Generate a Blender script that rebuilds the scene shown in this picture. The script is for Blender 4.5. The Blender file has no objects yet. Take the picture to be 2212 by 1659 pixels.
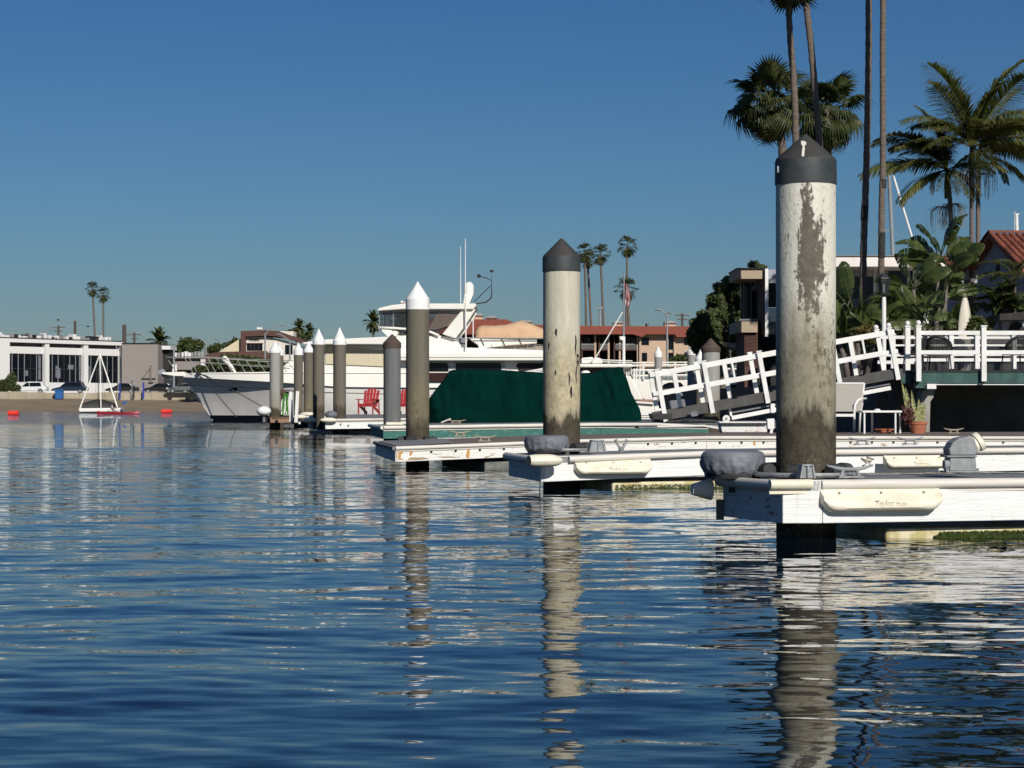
import bpy, bmesh, math, random
import numpy as np
from mathutils import Vector, Matrix, Euler, noise as mnoise
random.seed(7); rng = np.random.default_rng(7)
C = bpy.context.scene.collection
R = math.radians
# ---------------------------------------------------------------- camera, sky, sun, exposure
F, H, V0, U0 = 4700.0, 0.894, 874.0, 1106.0      # focal length in units of a 2212 px wide frame, eye height, horizon row
cam = bpy.data.cameras.new('camera'); cam.sensor_width = 36; cam.lens = F / 2212 * 36
cam.clip_start = 0.1; cam.clip_end = 6000
camo = bpy.data.objects.new('camera', cam); C.objects.link(camo)
camo.location = (0, 0, H); camo.rotation_euler = (R(90.542), 0, 0)
bpy.context.scene.camera = camo
SUN_EL, SUN_AZ = 31.0, 23.0                       # azimuth to the right of straight behind the camera
sx, sy = math.sin(R(SUN_AZ)), -math.cos(R(SUN_AZ))
sund = Vector((sx * math.cos(R(SUN_EL)), sy * math.cos(R(SUN_EL)), math.sin(R(SUN_EL))))
world = bpy.data.worlds.new('World'); bpy.context.scene.world = world; world.use_nodes = True
wn = world.node_tree.nodes; wl = world.node_tree.links; wn.clear()
sky = wn.new('ShaderNodeTexSky'); sky.sky_type = 'NISHITA'; sky.sun_disc = False
sky.sun_elevation = R(SUN_EL); sky.sun_rotation = R(180 - SUN_AZ)
sky.air_density = 1.0; sky.dust_density = 0.3; sky.ozone_density = 3.0; sky.altitude = 0
bg = wn.new('ShaderNodeBackground'); bg.inputs[1].default_value = 0.10
tc = wn.new('ShaderNodeTexCoord'); sp = wn.new('ShaderNodeSeparateXYZ'); rmp = wn.new('ShaderNodeValToRGB')
wl.new(tc.outputs['Generated'], sp.inputs[0]); wl.new(sp.outputs[2], rmp.inputs[0])
mx = wn.new('ShaderNodeMix'); mx.data_type = 'RGBA'; mx.blend_type = 'MULTIPLY'; mx.inputs[0].default_value = 1
wl.new(sky.outputs[0], mx.inputs[6]); wl.new(rmp.outputs[0], mx.inputs[7]); wl.new(mx.outputs[2], bg.inputs[0])
SKY = [(0.0, (.28, .335, .395)), (0.035, (.262, .342, .44)), (0.09, (.217, .343, .475)), (0.175, (.168, .315, .478)), (0.36, (.098, .205, .365)), (0.65, (.26, .36, .5)), (1.0, (.46, .53, .64))]
el = rmp.color_ramp.elements
while len(el) < len(SKY): el.new(0.5)
for e, (p, c) in zip(el, SKY): e.position = p; e.color = (*c, 1)
wo = wn.new('ShaderNodeOutputWorld'); wl.new(bg.outputs[0], wo.inputs[0])
sl = bpy.data.lights.new('sun', 'SUN'); sl.energy = 4.3; sl.angle = R(0.5); sl.color = (1.0, .955, .87)
so = bpy.data.objects.new('sun', sl); C.objects.link(so); so.rotation_euler = sund.to_track_quat('Z', 'Y').to_euler(); so.location = (10, -10, 20)
vs = bpy.context.scene.view_settings; vs.view_transform = 'Standard'; vs.look = 'None'; vs.exposure = 0; vs.gamma = 1; vs.use_curve_mapping = False
try:
    bpy.context.scene.cycles.use_denoising = True
    bpy.context.scene.cycles.max_bounces = 8; bpy.context.scene.cycles.transparent_max_bounces = 12
except Exception: pass

# ---------------------------------------------------------------- helpers
def P(u, v, d): return Vector(((u - U0) * d / F, d, H + (V0 - v) * d / F))
def PX(u, d): return (u - U0) * d / F
def PZ(v, d): return H + (V0 - v) * d / F
ORG = {}
def linkobj(o, parent=None, org=None):
    C.objects.link(o)
    if parent is not None:
        o.parent = parent; ORG[o.name] = ORG[parent.name]
    else: ORG[o.name] = Vector(org) if org is not None else Vector((0, 0, 0))
    return o
def thing(name, label, cat, loc=(0, 0, 0), group=None):
    o = bpy.data.objects.new(name, None); o.empty_display_size = .1; o.location = loc
    o['label'] = label; o['category'] = cat
    if group: o['group'] = group
    return linkobj(o, None, loc)
def tag(o, label, cat, group=None, kind=None):
    o['label'] = label; o['category'] = cat
    if group: o['group'] = group
    if kind: o['kind'] = kind
    return o
def kids(o): return [c for c in bpy.data.objects if c.parent == o]
def dup(root, loc, rz=None, label=None, scale=None):
    ch = kids(root)
    r = root.copy(); C.objects.link(r); r.location = loc
    if rz is not None: r.rotation_euler = (0, 0, rz)
    if scale: r.scale = (scale,) * 3 if not isinstance(scale, tuple) else scale
    if label: r['label'] = label
    ORG[r.name] = Vector(loc)
    for c in ch:
        k = c.copy(); C.objects.link(k); k.parent = r
        for g in kids(c):
            q = g.copy(); C.objects.link(q); q.parent = k
    return r
class MB:
    def __init__(s): s.v = []; s.f = []
    def add(s, vs, fs):
        n = len(s.v); s.v += [tuple(p) for p in vs]; s.f += [tuple(i + n for i in f) for f in fs]; return s
    def hexa(s, p):   # p: 4 bottom ccw + 4 top
        return s.add(p, [(3, 2, 1, 0), (4, 5, 6, 7), (0, 1, 5, 4), (1, 2, 6, 5), (2, 3, 7, 6), (3, 0, 4, 7)])
    def box(s, x0, x1, y0, y1, z0, z1):
        return s.hexa([(x0, y0, z0), (x1, y0, z0), (x1, y1, z0), (x0, y1, z0), (x0, y0, z1), (x1, y0, z1), (x1, y1, z1), (x0, y1, z1)])
    def pbox(s, u0, v0, u1, v1, d, dep):   # box given by its front rectangle at depth d, dep metres deep
        a = P(u0, v1, d); b = P(u1, v0, d); return s.box(a.x, b.x, d, d + dep, a.z, b.z)
    def beam(s, a, b, w, h, up=(0, 0, 1)):
        a = Vector(a); b = Vector(b); t = (b - a).normalized(); up = Vector(up)
        sd = t.cross(up)
        if sd.length < 1e-4: sd = Vector((1, 0, 0))
        sd.normalize(); n = sd.cross(t).normalized(); sd *= w / 2; n *= h / 2
        return s.hexa([a - sd - n, b - sd - n, b + sd - n, a + sd - n, a - sd + n, b - sd + n, b + sd + n, a + sd + n])
    def tube(s, pts, r, n=8, caps=True):
        pts = [Vector(p) for p in pts]; rs = r if isinstance(r, (list, tuple)) else [r] * len(pts)
        base = len(s.v); ref = None
        for i, p in enumerate(pts):
            t = (pts[min(i + 1, len(pts) - 1)] - pts[max(i - 1, 0)]).normalized()
            if ref is None: ref = Vector((0, 0, 1)) if abs(t.z) < .9 else Vector((1, 0, 0))
            a = t.cross(ref).normalized(); b = t.cross(a).normalized(); ref = -b if False else ref
            for k in range(n):
                an = 2 * math.pi * k / n
                s.v.append(tuple(p + (a * math.cos(an) + b * math.sin(an)) * rs[i]))
        for i in range(len(pts) - 1):
            for k in range(n):
                k2 = (k + 1) % n
                s.f.append((base + i * n + k, base + i * n + k2, base + (i + 1) * n + k2, base + (i + 1) * n + k))
        if caps:
            s.f.append(tuple(base + k for k in range(n))[::-1]); s.f.append(tuple(base + (len(pts) - 1) * n + k for k in range(n)))
        return s
    def lathe(s, prof, n=24, c=(0, 0, 0), jit=None, ax=None):
        base = len(s.v); c = Vector(c)
        for i, (r, z) in enumerate(prof):
            for k in range(n):
                a = 2 * math.pi * k / n; rr = r
                if jit: rr = r * (1 + jit(a, z))
                p = Vector((rr * math.cos(a), rr * math.sin(a), z))
                if ax is not None: p = ax @ p
                s.v.append(tuple(c + p))
        for i in range(len(prof) - 1):
            for k in range(n):
                k2 = (k + 1) % n; s.f.append((base + i * n + k, base + i * n + k2, base + (i + 1) * n + k2, base + (i + 1) * n + k))
        s.f.append(tuple(base + k for k in range(n))[::-1]); s.f.append(tuple(base + (len(prof) - 1) * n + k for k in range(n)))
        return s
    def prism(s, poly, y0, y1):   # poly [(x,z)] extruded along y
        n = len(poly)
        ar = sum(poly[i][0] * poly[(i + 1) % n][1] - poly[(i + 1) % n][0] * poly[i][1] for i in range(n))
        if ar < 0: poly = poly[::-1]
        return s.add([(x, y0, z) for x, z in poly] + [(x, y1, z) for x, z in poly],
                     [tuple(range(n)), tuple(range(2 * n - 1, n - 1, -1))] + [(i + n, (i + 1) % n + n, (i + 1) % n, i) for i in range(n)])
    def prof(s, pts, d, dep): return s.prism([(PX(u, d), PZ(v, d)) for u, v in pts], d, d + dep)
    def grid(s, rows):
        base = len(s.v); m = len(rows[0])
        for r in rows: s.v += [tuple(p) for p in r]
        for i in range(len(rows) - 1):
            for j in range(m - 1):
                s.f.append((base + i * m + j, base + i * m + j + 1, base + (i + 1) * m + j + 1, base + (i + 1) * m + j))
        return s
    def ball(s, c, r, n=10):
        c = Vector(c); rr = r if isinstance(r, tuple) else (r, r, r)
        pr = [(math.sin(math.pi * i / n), -math.cos(math.pi * i / n)) for i in range(n + 1)]
        pr[0] = (.02, -1); pr[-1] = (.02, 1)
        b = len(s.v); s.lathe(pr, 2 * n)
        for i in range(b, len(s.v)): x, y, z = s.v[i]; s.v[i] = (c.x + x * rr[0], c.y + y * rr[1], c.z + z * rr[2])
        return s
    def build(s, name, mat, parent=None, smooth=False, bevel=0, label=None, kind=None, org=None, seg=2):
        me = bpy.data.meshes.new(name)
        o0 = ORG[parent.name] if parent is not None else (Vector(org) if org is not None else Vector((0, 0, 0)))
        me.from_pydata([(x - o0.x, y - o0.y, z - o0.z) for x, y, z in s.v], [], s.f)
        me.materials.append(mat)
        if smooth:
            me.polygons.foreach_set('use_smooth', [True] * len(me.polygons))
            if smooth == 2: me.set_sharp_from_angle(angle=R(40))
        me.update()
        o = bpy.data.objects.new(name, me)
        linkobj(o, parent, o0)
        if parent is None: o.location = o0
        if bevel:
            b = o.modifiers.new('b', 'BEVEL'); b.width = bevel; b.segments = seg; b.limit_method = 'ANGLE'; b.angle_limit = R(50)
        if label: o['label'] = label
        if kind: o['kind'] = kind
        return o
def np_mesh(name, verts, faces4, mat, smooth=False):
    me = bpy.data.meshes.new(name); nv, nf = len(verts), len(faces4); k = faces4.shape[1]
    me.vertices.add(nv); me.vertices.foreach_set('co', np.asarray(verts, np.float32).ravel())
    me.loops.add(nf * k); me.loops.foreach_set('vertex_index', np.asarray(faces4, np.int32).ravel())
    me.polygons.add(nf); me.polygons.foreach_set('loop_start', np.arange(0, nf * k, k, dtype=np.int32))
    me.polygons.foreach_set('loop_total', np.full(nf, k, np.int32))
    me.polygons.foreach_set('use_smooth', np.full(nf, smooth, bool))
    me.materials.append(mat); me.update(calc_edges=True); return me

# ---------------------------------------------------------------- materials
class NT:
    def __init__(s, name):
        s.m = bpy.data.materials.new(name); s.m.use_nodes = True; s.t = s.m.node_tree; s.n = s.t.nodes; s.n.clear()
        s.out = s.n.new('ShaderNodeOutputMaterial'); s.p = s.n.new('ShaderNodeBsdfPrincipled'); s.t.links.new(s.p.outputs[0], s.out.inputs[0])
        s.tc = s.n.new('ShaderNodeTexCoord')
    def lk(s, a, b): s.t.links.new(a, b)
    def val(s, inp, x):
        if hasattr(x, 'links') or isinstance(x, bpy.types.NodeSocket): s.lk(x, inp)
        else: inp.default_value = x
    def map(s, scale, src='Object', loc=(0, 0, 0)):
        m = s.n.new('ShaderNodeMapping'); m.inputs['Scale'].default_value = scale; m.inputs['Location'].default_value = loc
        s.lk(s.tc.outputs[src], m.inputs[0]); return m.outputs[0]
    def noise(s, vec, scale=5, detail=4, rough=.55, col=False, dist=0):
        n = s.n.new('ShaderNodeTexNoise'); s.lk(vec, n.inputs['Vector']); n.inputs['Scale'].default_value = scale
        n.inputs['Detail'].default_value = detail; n.inputs['Roughness'].default_value = rough; n.inputs['Distortion'].default_value = dist
        return n.outputs[1 if col else 0]
    def mr(s, x, a, b, c=0, d=1):
        n = s.n.new('ShaderNodeMapRange'); s.val(n.inputs[0], x); n.inputs[1].default_value = a; n.inputs[2].default_value = b
        n.inputs[3].default_value = c; n.inputs[4].default_value = d; return n.outputs[0]
    def math(s, op, a, b=0.0, c=None):
        n = s.n.new('ShaderNodeMath'); n.operation = op; s.val(n.inputs[0], a); s.val(n.inputs[1], b)
        if c is not None: s.val(n.inputs[2], c)
        return n.outputs[0]
    def mix(s, f, a, b, mode='MIX'):
        n = s.n.new('ShaderNodeMix'); n.data_type = 'RGBA'; n.blend_type = mode
        s.val(n.inputs[0], f)
        for i, x in ((6, a), (7, b)):
            if isinstance(x, tuple): n.inputs[i].default_value = (*x[:3], 1)
            else: s.lk(x, n.inputs[i])
        return n.outputs[2]
    def sep(s, vec=None):
        n = s.n.new('ShaderNodeSeparateXYZ'); s.lk(vec or s.tc.outputs['Object'], n.inputs[0]); return n.outputs
    def bump(s, h, strength=.3, dist=.02):
        n = s.n.new('ShaderNodeBump'); n.inputs['Strength'].default_value = strength; n.inputs['Distance'].default_value = dist
        s.lk(h, n.inputs['Height']); s.lk(n.outputs[0], s.p.inputs['Normal'])
    def fin(s, col=None, rough=.6, spec=.5, metal=0):
        if col is not None:
            if isinstance(col, tuple): s.p.inputs['Base Color'].default_value = (*col[:3], 1)
            else: s.lk(col, s.p.inputs['Base Color'])
        s.val(s.p.inputs['Roughness'], rough); s.p.inputs['Specular IOR Level'].default_value = spec; s.p.inputs['Metallic'].default_value = metal
        return s.m
def mat(name, c, c2=None, rough=.6, scale=4, st=(1, 1, 1), detail=5, lo=.35, hi=.65, bump=0, bscale=None, bdist=.01, spec=.4, metal=0, rv=0):
    t = NT(name)
    if c2 is None: c2 = tuple(x * .82 for x in c)
    n = t.noise(t.map(st), scale, detail)
    col = t.mix(t.mr(n, lo, hi), c, c2)
    if rv:   # per-object variation
        oi = t.n.new('ShaderNodeObjectInfo'); g = t.mr(oi.outputs['Random'], 0, 1, 1 - rv, 1 + rv)
        hs = t.n.new('ShaderNodeHueSaturation'); t.lk(col, hs.inputs['Color']); t.lk(g, hs.inputs['Value']); col = hs.outputs[0]
    if bump:
        b = t.noise(t.map(st), bscale or scale * 4, 5); t.bump(b, bump, bdist)
    return t.fin(col, rough, spec, metal)
def mat_pile(name, paint, bare, zdark, zyel, peel, yel=(.42, .36, .22), dark=(.05, .042, .03), seed=0.0, patch=None, stain=.55, wear=.5):
    t = NT(name); z = t.sep()[2]; x = t.sep()[0]
    L = (seed, seed * .7, seed * .3)
    n1 = t.noise(t.map((1, 1, .22), loc=L), 7, 6, .65); n2 = t.noise(t.map((1, 1, .7), loc=L), 22, 5, .7); n3 = t.noise(t.map((1, 1, .08), loc=L), 16, 4, .6)
    fine = t.noise(t.map((1, 1, .5), loc=L), 60, 4, .7)
    m = t.math('ADD', t.math('MULTIPLY', n1, .5), t.math('MULTIPLY', n2, .32)); m = t.math('ADD', m, t.math('MULTIPLY', n3, .18)); m = t.math('ADD', m, t.math('MULTIPLY', t.math('SUBTRACT', fine, .5), .22))
    for (px, pz, wx, wz, k) in (patch or ()):
        gx = t.math('DIVIDE', t.math('ABSOLUTE', t.math('SUBTRACT', x, px)), wx); gz = t.math('DIVIDE', t.math('ABSOLUTE', t.math('SUBTRACT', z, pz)), wz)
        g = t.mr(t.math('ADD', t.math('POWER', gx, 2.0), t.math('POWER', gz, 2.0)), 0, 1.6, k, 0)
        m = t.math('ADD', m, g)
    pe = t.mr(m, peel, peel + .05)
    pc = t.mix(t.mr(n3, .3, .7), paint, tuple(c * .78 for c in paint)); bc = t.mix(t.mr(n2, .3, .7), bare, tuple(c * .62 for c in bare))
    col = t.mix(pe, pc, bc)
    col = t.mix(t.mr(fine, .56, .72, 0, wear), col, tuple(c * .5 for c in bare))
    zz = t.math('ADD', z, t.math('MULTIPLY', t.math('SUBTRACT', n1, .5), .9)); zz = t.math('ADD', zz, t.math('MULTIPLY', t.math('SUBTRACT', n3, .5), .7))
    col = t.mix(t.mr(zz, zyel + .22, zyel - .25, 0, stain), col, t.mix(t.mr(n2, .35, .65), yel, tuple(c * .55 for c in yel)))
    za = t.math('ADD', z, t.math('MULTIPLY', t.math('SUBTRACT', n1, .5), .45)); za = t.math('ADD', za, t.math('MULTIPLY', t.math('SUBTRACT', n3, .5), .45)); za = t.math('ADD', za, t.math('MULTIPLY', t.math('SUBTRACT', n2, .5), .25))
    col = t.mix(t.mr(za, zdark + .05, zdark - .06), col, t.mix(t.mr(n2, .4, .62), dark, tuple(c * 1.7 for c in dark)))
    sh = t.noise(t.map((1, 1, .8), loc=L), 75, 3, .6)   # pale barnacle specks low down
    sp_ = t.math('MULTIPLY', t.mr(sh, .6, .66), t.mr(z, zdark - .2, zdark - .5)); col = t.mix(sp_, col, (.33, .3, .22))
    t.bump(t.math('ADD', t.math('MULTIPLY', pe, -.6), t.math('ADD', n2, t.math('MULTIPLY', fine, .5))), .6, .008)
    return t.fin(col, .85, .25)
def mat_wood(name, c, rust=True, peel=.66, under=(.3, .24, .17), st=(1, 1, 9), rl=.69):   # painted board, grain along x
    t = NT(name); g = t.noise(t.map(st), 3.5, 6, .6, dist=.6); gf = t.noise(t.map((st[0], st[1], st[2] * 3)), 3, 4, .6)
    n = t.noise(t.map((.7, .7, 2.2)), 9, 6, .7)
    col = t.mix(t.mr(g, .3, .7), c, tuple(x * .9 for x in c))
    col = t.mix(t.mr(n, peel, peel + .04), col, under)
    if rust:
        r1 = t.noise(t.map((1.2, 1.2, .35)), 4.5, 5, .7); col = t.mix(t.mr(r1, rl, rl + .06, 0, .85), col, (.5, .22, .05))
        r2 = t.noise(t.map((3, 3, .25)), 6, 4, .7); col = t.mix(t.mr(r2, .6, .78, 0, .35), col, (.38, .34, .27))
    t.bump(t.math('ADD', g, t.math('MULTIPLY', gf, .5)), .7, .01)
    return t.fin(col, .7, .35)
def mat_glass(name, c=(.004, .006, .010), rough=.12): return mat(name, c, tuple(x * 1.6 for x in c), rough, 2, spec=.25)
def mat_leaf(name, c, c2, trans=.25, rough=.45):
    t = NT(name); geo = t.n.new('ShaderNodeNewGeometry')
    n = t.noise(t.tc.outputs['Object'], 1.2, 3); f = t.math('ADD', t.math('MULTIPLY', geo.outputs['Random Per Island'], .55), t.math('MULTIPLY', n, .45))
    col = t.mix(t.mr(f, .15, .8), c, c2); t.fin(col, rough, .35)
    tr = t.n.new('ShaderNodeBsdfTranslucent'); t.lk(t.mix(.5, col, (.25, .3, .05)), tr.inputs[0])
    ms = t.n.new('ShaderNodeMixShader'); ms.inputs[0].default_value = trans
    t.lk(t.p.outputs[0], ms.inputs[1]); t.lk(tr.outputs[0], ms.inputs[2]); t.lk(ms.outputs[0], t.out.inputs[0]); return t.m
M = {}
M['white'] = mat('white_paint', (.8, .79, .76), (.68, .66, .62), .45, 3, lo=.45, hi=.8, bump=.1)
M['gelcoat'] = mat('gelcoat', (.85, .825, .76), (.79, .76, .69), .28, .8, lo=.4, hi=.8, spec=.5)
M['gelgrey'] = mat('gelcoat_grey', (.52, .52, .50), (.58, .575, .55), .3, 1.5, spec=.5)
M['cream'] = mat('cream_vinyl', (.80, .75, .61), (.70, .62, .46), .5, 6, lo=.45, hi=.75, bump=.15)
M['vinyl'] = mat('white_vinyl', (.70, .66, .6), (.52, .47, .4), .5, 5, st=(.3, .3, 4), lo=.45, hi=.75, bump=.15)
M['wood_w'] = mat_wood('painted_board', (.84, .84, .82))
M['wood_end'] = mat_wood('grey_end_board', (.62, .63, .64), False, .58)  # end boards greyer than the long faces, with more peeled paint
M['rusty'] = mat_wood('peeling_board', (.8, .79, .75), True, .59, (.42, .32, .22), rl=.615)
M['teal'] = mat_wood('teal_board', (.045, .155, .13), False, .56, (.10, .24, .21))
M['dark'] = mat('dark_timber', (.025, .025, .025), (.045, .042, .04), .9, 6)
M['float'] = mat('float_hull', (.68, .62, .42), (.5, .42, .2), .7, 9, lo=.45, hi=.6, bump=.3)
M['floatg'] = mat('grey_float', (.13, .14, .13), (.2, .2, .17), .8, 9, lo=.4, hi=.6, bump=.3)
M['deck'] = mat('deck_carpet', (.14, .115, .095), (.19, .16, .135), .95, 30, bump=.3)
M['deckg'] = mat('deck_grey', (.16, .165, .17), (.25, .25, .25), .8, 12, bump=.2)
M['steel'] = mat('galvanised_steel', (.34, .36, .37), (.24, .25, .25), .5, 14, bump=.3, metal=.3)
M['cast'] = mat('cast_metal', (.30, .31, .32), (.21, .215, .22), .62, 20, bump=.35, bdist=.004)
M['rope'] = mat('rope', (.42, .36, .27), (.28, .23, .17), .9, 60)
M['ropeD'] = mat('dark_rope', (.05, .05, .05), None, .9, 60)
M['rubber'] = mat('black_rubber', (.025, .025, .027), (.05, .05, .05), .6, 20)
M['vgrey'] = mat('grey_cover_cloth', (.19, .20, .225), (.135, .143, .165), .55, 3, bump=.4, bscale=9, bdist=.03)
M['capd'] = mat('dark_cap', (.028, .035, .037), (.048, .055, .057), .6, 9, bump=.2)
M['capc'] = mat('dark_cone', (.052, .05, .048), (.036, .035, .034), .7, 7, bump=.2)
M['capb'] = mat('brown_cap', (.095, .068, .055), (.07, .05, .04), .8, 9)
M['capw'] = mat('white_cap', (.86, .86, .85), (.8, .79, .77), .4, 5)
M['guano'] = mat('bird_dropping', (.75, .72, .62), None, .8)
M['pileA'] = mat_pile('paint_worn_piling', (.76, .74, .64), (.165, .145, .118), .84, 1.5, .572, yel=(.235, .205, .13), seed=3.1, patch=((-.035, 2.0, .06, .62, .14), (.045, 1.6, .07, .6, .105)), stain=.85)
M['pileB'] = mat_pile('cracked_paint_piling', (.62, .58, .46), (.24, .2, .14), .80, 1.55, .655, yel=(.54, .465, .30), seed=8.3, stain=.9, wear=.3)
M['pileC'] = mat_pile('tan_concrete_piling', (.16, .145, .112), (.12, .108, .087), .66, 1.2, .56, yel=(.25, .205, .115), seed=1.7, stain=.5)
M['pileT'] = mat_pile('brown_concrete_piling', (.165, .148, .12), (.115, .10, .08), .85, 1.1, .57, yel=(.22, .18, .11), seed=5.2, stain=.4)
M['pileG'] = mat_pile('grey_concrete_piling', (.165, .17, .17), (.11, .113, .113), .2, .6, .62, yel=(.25, .24, .2), seed=6.4, stain=.3)
M['pileL'] = mat_pile('pale_concrete_piling', (.36, .355, .335), (.25, .24, .22), .75, 1.2, .62, yel=(.36, .3, .2), seed=2.2, stain=.5)
M['tarp'] = mat('green_canvas', (.0004, .0225, .0175), (.0003, .018, .014), .95, 3, bump=.25, bscale=40, bdist=.01, spec=.05)
M['tan'] = mat('tan_canvas', (.66, .44, .27), (.58, .38, .23), .85, 2, bump=.3, bscale=6, bdist=.05)
M['beige'] = mat('beige_mesh_cover', (.64, .57, .41), (.57, .5, .36), .85, 9, bump=.2)
M['glass'] = mat_glass('tinted_glass'); M['navy'] = mat('navy_antifoul', (.004, .007, .012), None, .4, spec=.3)
M['brownglass'] = mat('brown_glass', (.05, .022, .02), None, .15)
M['black'] = mat('black_plastic', (.02, .02, .022), (.035, .035, .037), .5, 9)
M['red'] = mat('red_painted_wood', (.43, .045, .045), (.34, .03, .032), .45, 9, rv=.08)
M['redbuoy'] = mat('red_plastic', (.85, .05, .03), (.7, .04, .03), .4, 3)
M['kayak'] = mat('dark_red_plastic', (.35, .02, .03), None, .35)
M['blue'] = mat('blue_plastic', (.02, .12, .36), None, .5)
M['bluep'] = mat('blue_paint', (.03, .06, .32), None, .5)
M['terra'] = mat('terracotta', (.42, .15, .08), (.33, .11, .06), .85, 8, bump=.2)
M['sling'] = mat('sling_fabric', (.38, .35, .31), (.34, .315, .28), .8, 40, bump=.2)
M['greenf'] = mat('green_painted_timber', (.018, .06, .05), (.04, .105, .09), .6, 4, st=(1, 1, .4), lo=.4, hi=.65)
M['gang'] = mat('dark_grey_beam', (.06, .058, .055), (.085, .08, .075), .7, 5)
M['conc'] = mat('concrete', (.35, .33, .29), (.26, .24, .21), .85, 4, bump=.3)
M['seaw'] = mat('seawall_concrete', (.06, .055, .05), (.1, .09, .08), .9, 2, bump=.4, bdist=.03)  # much darker than the plain concrete
M['stucco_t'] = mat('tan_stucco', (.42, .33, .235), (.38, .30, .21), .9, 30, bump=.3)
M['stucco_w'] = mat('white_stucco', (.74, .73, .71), (.68, .67, .65), .85, 6, bump=.2)
M['roofw'] = mat('pale_pink_fascia', (.82, .76, .72), (.76, .70, .66), .7, 2)
M['stucco_b'] = mat('blue_grey_shade_stucco', (.36, .37, .42), (.31, .32, .37), .9, 6, bump=.2)  # white gable and wing walls: their bluish shade is put into this colour
M['greyw'] = mat('taupe_stucco', (.285, .25, .235), (.26, .23, .215), .9, 3, bump=.2)
M['stone'] = mat('stone_cladding', (.3, .27, .24), (.2, .18, .16), .9, 6, bump=.5)
M['brick'] = mat('brown_brick', (.10, .045, .035), (.07, .035, .03), .9, 12, bump=.2, rv=.2)
M['brown'] = mat('brown_siding', (.115, .055, .045), (.09, .045, .037), .85, 3)
M['tile'] = mat('red_clay_tile', (.25, .075, .045), (.18, .055, .038), .85, 5, rv=.3, bump=.3)
M['rooft'] = mat('red_tile_roof', (.29, .085, .055), (.23, .065, .045), .85, 3, st=(6, 1, 1), bump=.5, bdist=.1)
M['salmon'] = mat('salmon_stucco', (.55, .40, .285), (.5, .36, .26), .9, 1.5, bump=.1)
M['yellow'] = mat('pale_yellow_stucco', (.66, .58, .40), (.62, .54, .37), .9, 2)
M['cream_w'] = mat('cream_wall', (.70, .66, .57), (.65, .61, .53), .9, 2)
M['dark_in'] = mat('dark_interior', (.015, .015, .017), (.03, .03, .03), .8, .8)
M['grey'] = mat('grey_metal', (.25, .25, .25), (.32, .32, .31), .6, 3)
M['lamp'] = mat('grey_lamp_post', (.28, .3, .31), None, .6)
M['poleW'] = mat('utility_pole_wood', (.11, .085, .07), (.07, .055, .045), .9, 8)
M['sand'] = mat('beach_sand', (.24, .187, .13), (.185, .143, .10), .95, .25, st=(1, 3, 1), bump=.3, bscale=3, bdist=.05)
M['wall_t'] = mat('tan_sea_wall', (.42, .36, .27), (.34, .29, .21), .9, .5, bump=.3, bdist=.05)
M['ground'] = mat('dry_ground', (.16, .14, .11), (.11, .1, .08), .95, .3)
M['surf'] = mat('surfboard', (.75, .7, .6), (.68, .62, .5), .35, 2)
M['flag'] = mat('flag_white', (.85, .84, .84), None, .8); M['flagr'] = mat('flag_red', (.5, .06, .08), None, .8); M['flagb'] = mat('flag_blue', (.03, .05, .2), None, .8)
M['trunk'] = mat('palm_trunk', (.17, .135, .11), (.115, .09, .073), .9, 3, st=(1, 1, 5), bump=.6, bscale=8, bdist=.03)
M['trunkg'] = mat('king_palm_trunk', (.17, .14, .13), (.12, .1, .095), .85, 3, st=(1, 1, 6), bump=.4)
M['bark'] = mat('pale_bark', (.25, .22, .18), (.16, .14, .12), .9, 6, bump=.5)
M['frond'] = mat_leaf('fan_palm_leaf', (.015, .028, .010), (.085, .092, .028), .22)
M['frond2'] = mat_leaf('king_palm_leaf', (.045, .07, .024), (.19, .18, .058), .35)
M['deadf'] = mat_leaf('dry_palm_leaf', (.14, .10, .055), (.24, .18, .10), .2)
M['strel'] = mat_leaf('paddle_leaf', (.028, .05, .016), (.115, .14, .042), .28, .4)
M['pine'] = mat_leaf('pine_needles', (.032, .052, .018), (.125, .15, .05), .15, .6)
M['bush'] = mat_leaf('bush_leaf', (.03, .05, .017), (.10, .12, .035), .2, .5)
M['ybush'] = mat_leaf('yellow_hedge_leaf', (.07, .06, .015), (.17, .13, .035), .2, .5)
M['redleaf'] = mat_leaf('dark_red_leaf', (.06, .012, .014), (.12, .03, .03), .2, .5)
M['snake'] = mat('variegated_leaf', (.10, .13, .045), (.42, .40, .18), .45, 9, st=(1, 1, 4))
M['flower'] = mat('pale_spray', (.22, .19, .16), (.3, .26, .2), .9, 8)
M['algae'] = mat_leaf('green_algae', (.02, .035, .006), (.06, .085, .012), .1, .6)
M['skin'] = mat('skin', (.45, .28, .2), None, .6); M['cloth'] = mat('pale_clothes', (.5, .42, .42), None, .9)
t = NT('clear_vinyl'); t.fin((.1, .11, .12), .08, .5); tb = t.n.new('ShaderNodeBsdfTransparent'); tb.inputs[0].default_value = (.62, .62, .64, 1)
ms = t.n.new('ShaderNodeMixShader'); ms.inputs[0].default_value = .72; t.lk(t.p.outputs[0], ms.inputs[1]); t.lk(tb.outputs[0], ms.inputs[2]); t.lk(ms.outputs[0], t.out.inputs[0]); M['vinylw'] = t.m
# yacht hull: white with soft dapple of water light left out (real light does that)
for i, (a, b) in enumerate((((.02, .03, .06), None), ((.8, .8, .8), None), ((.02, .02, .02), None), ((.15, .15, .16), None), ((.3, .31, .32), None))):
    M['car%d' % i] = mat('car_paint', a, b, .25, 3, spec=.6)

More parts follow.
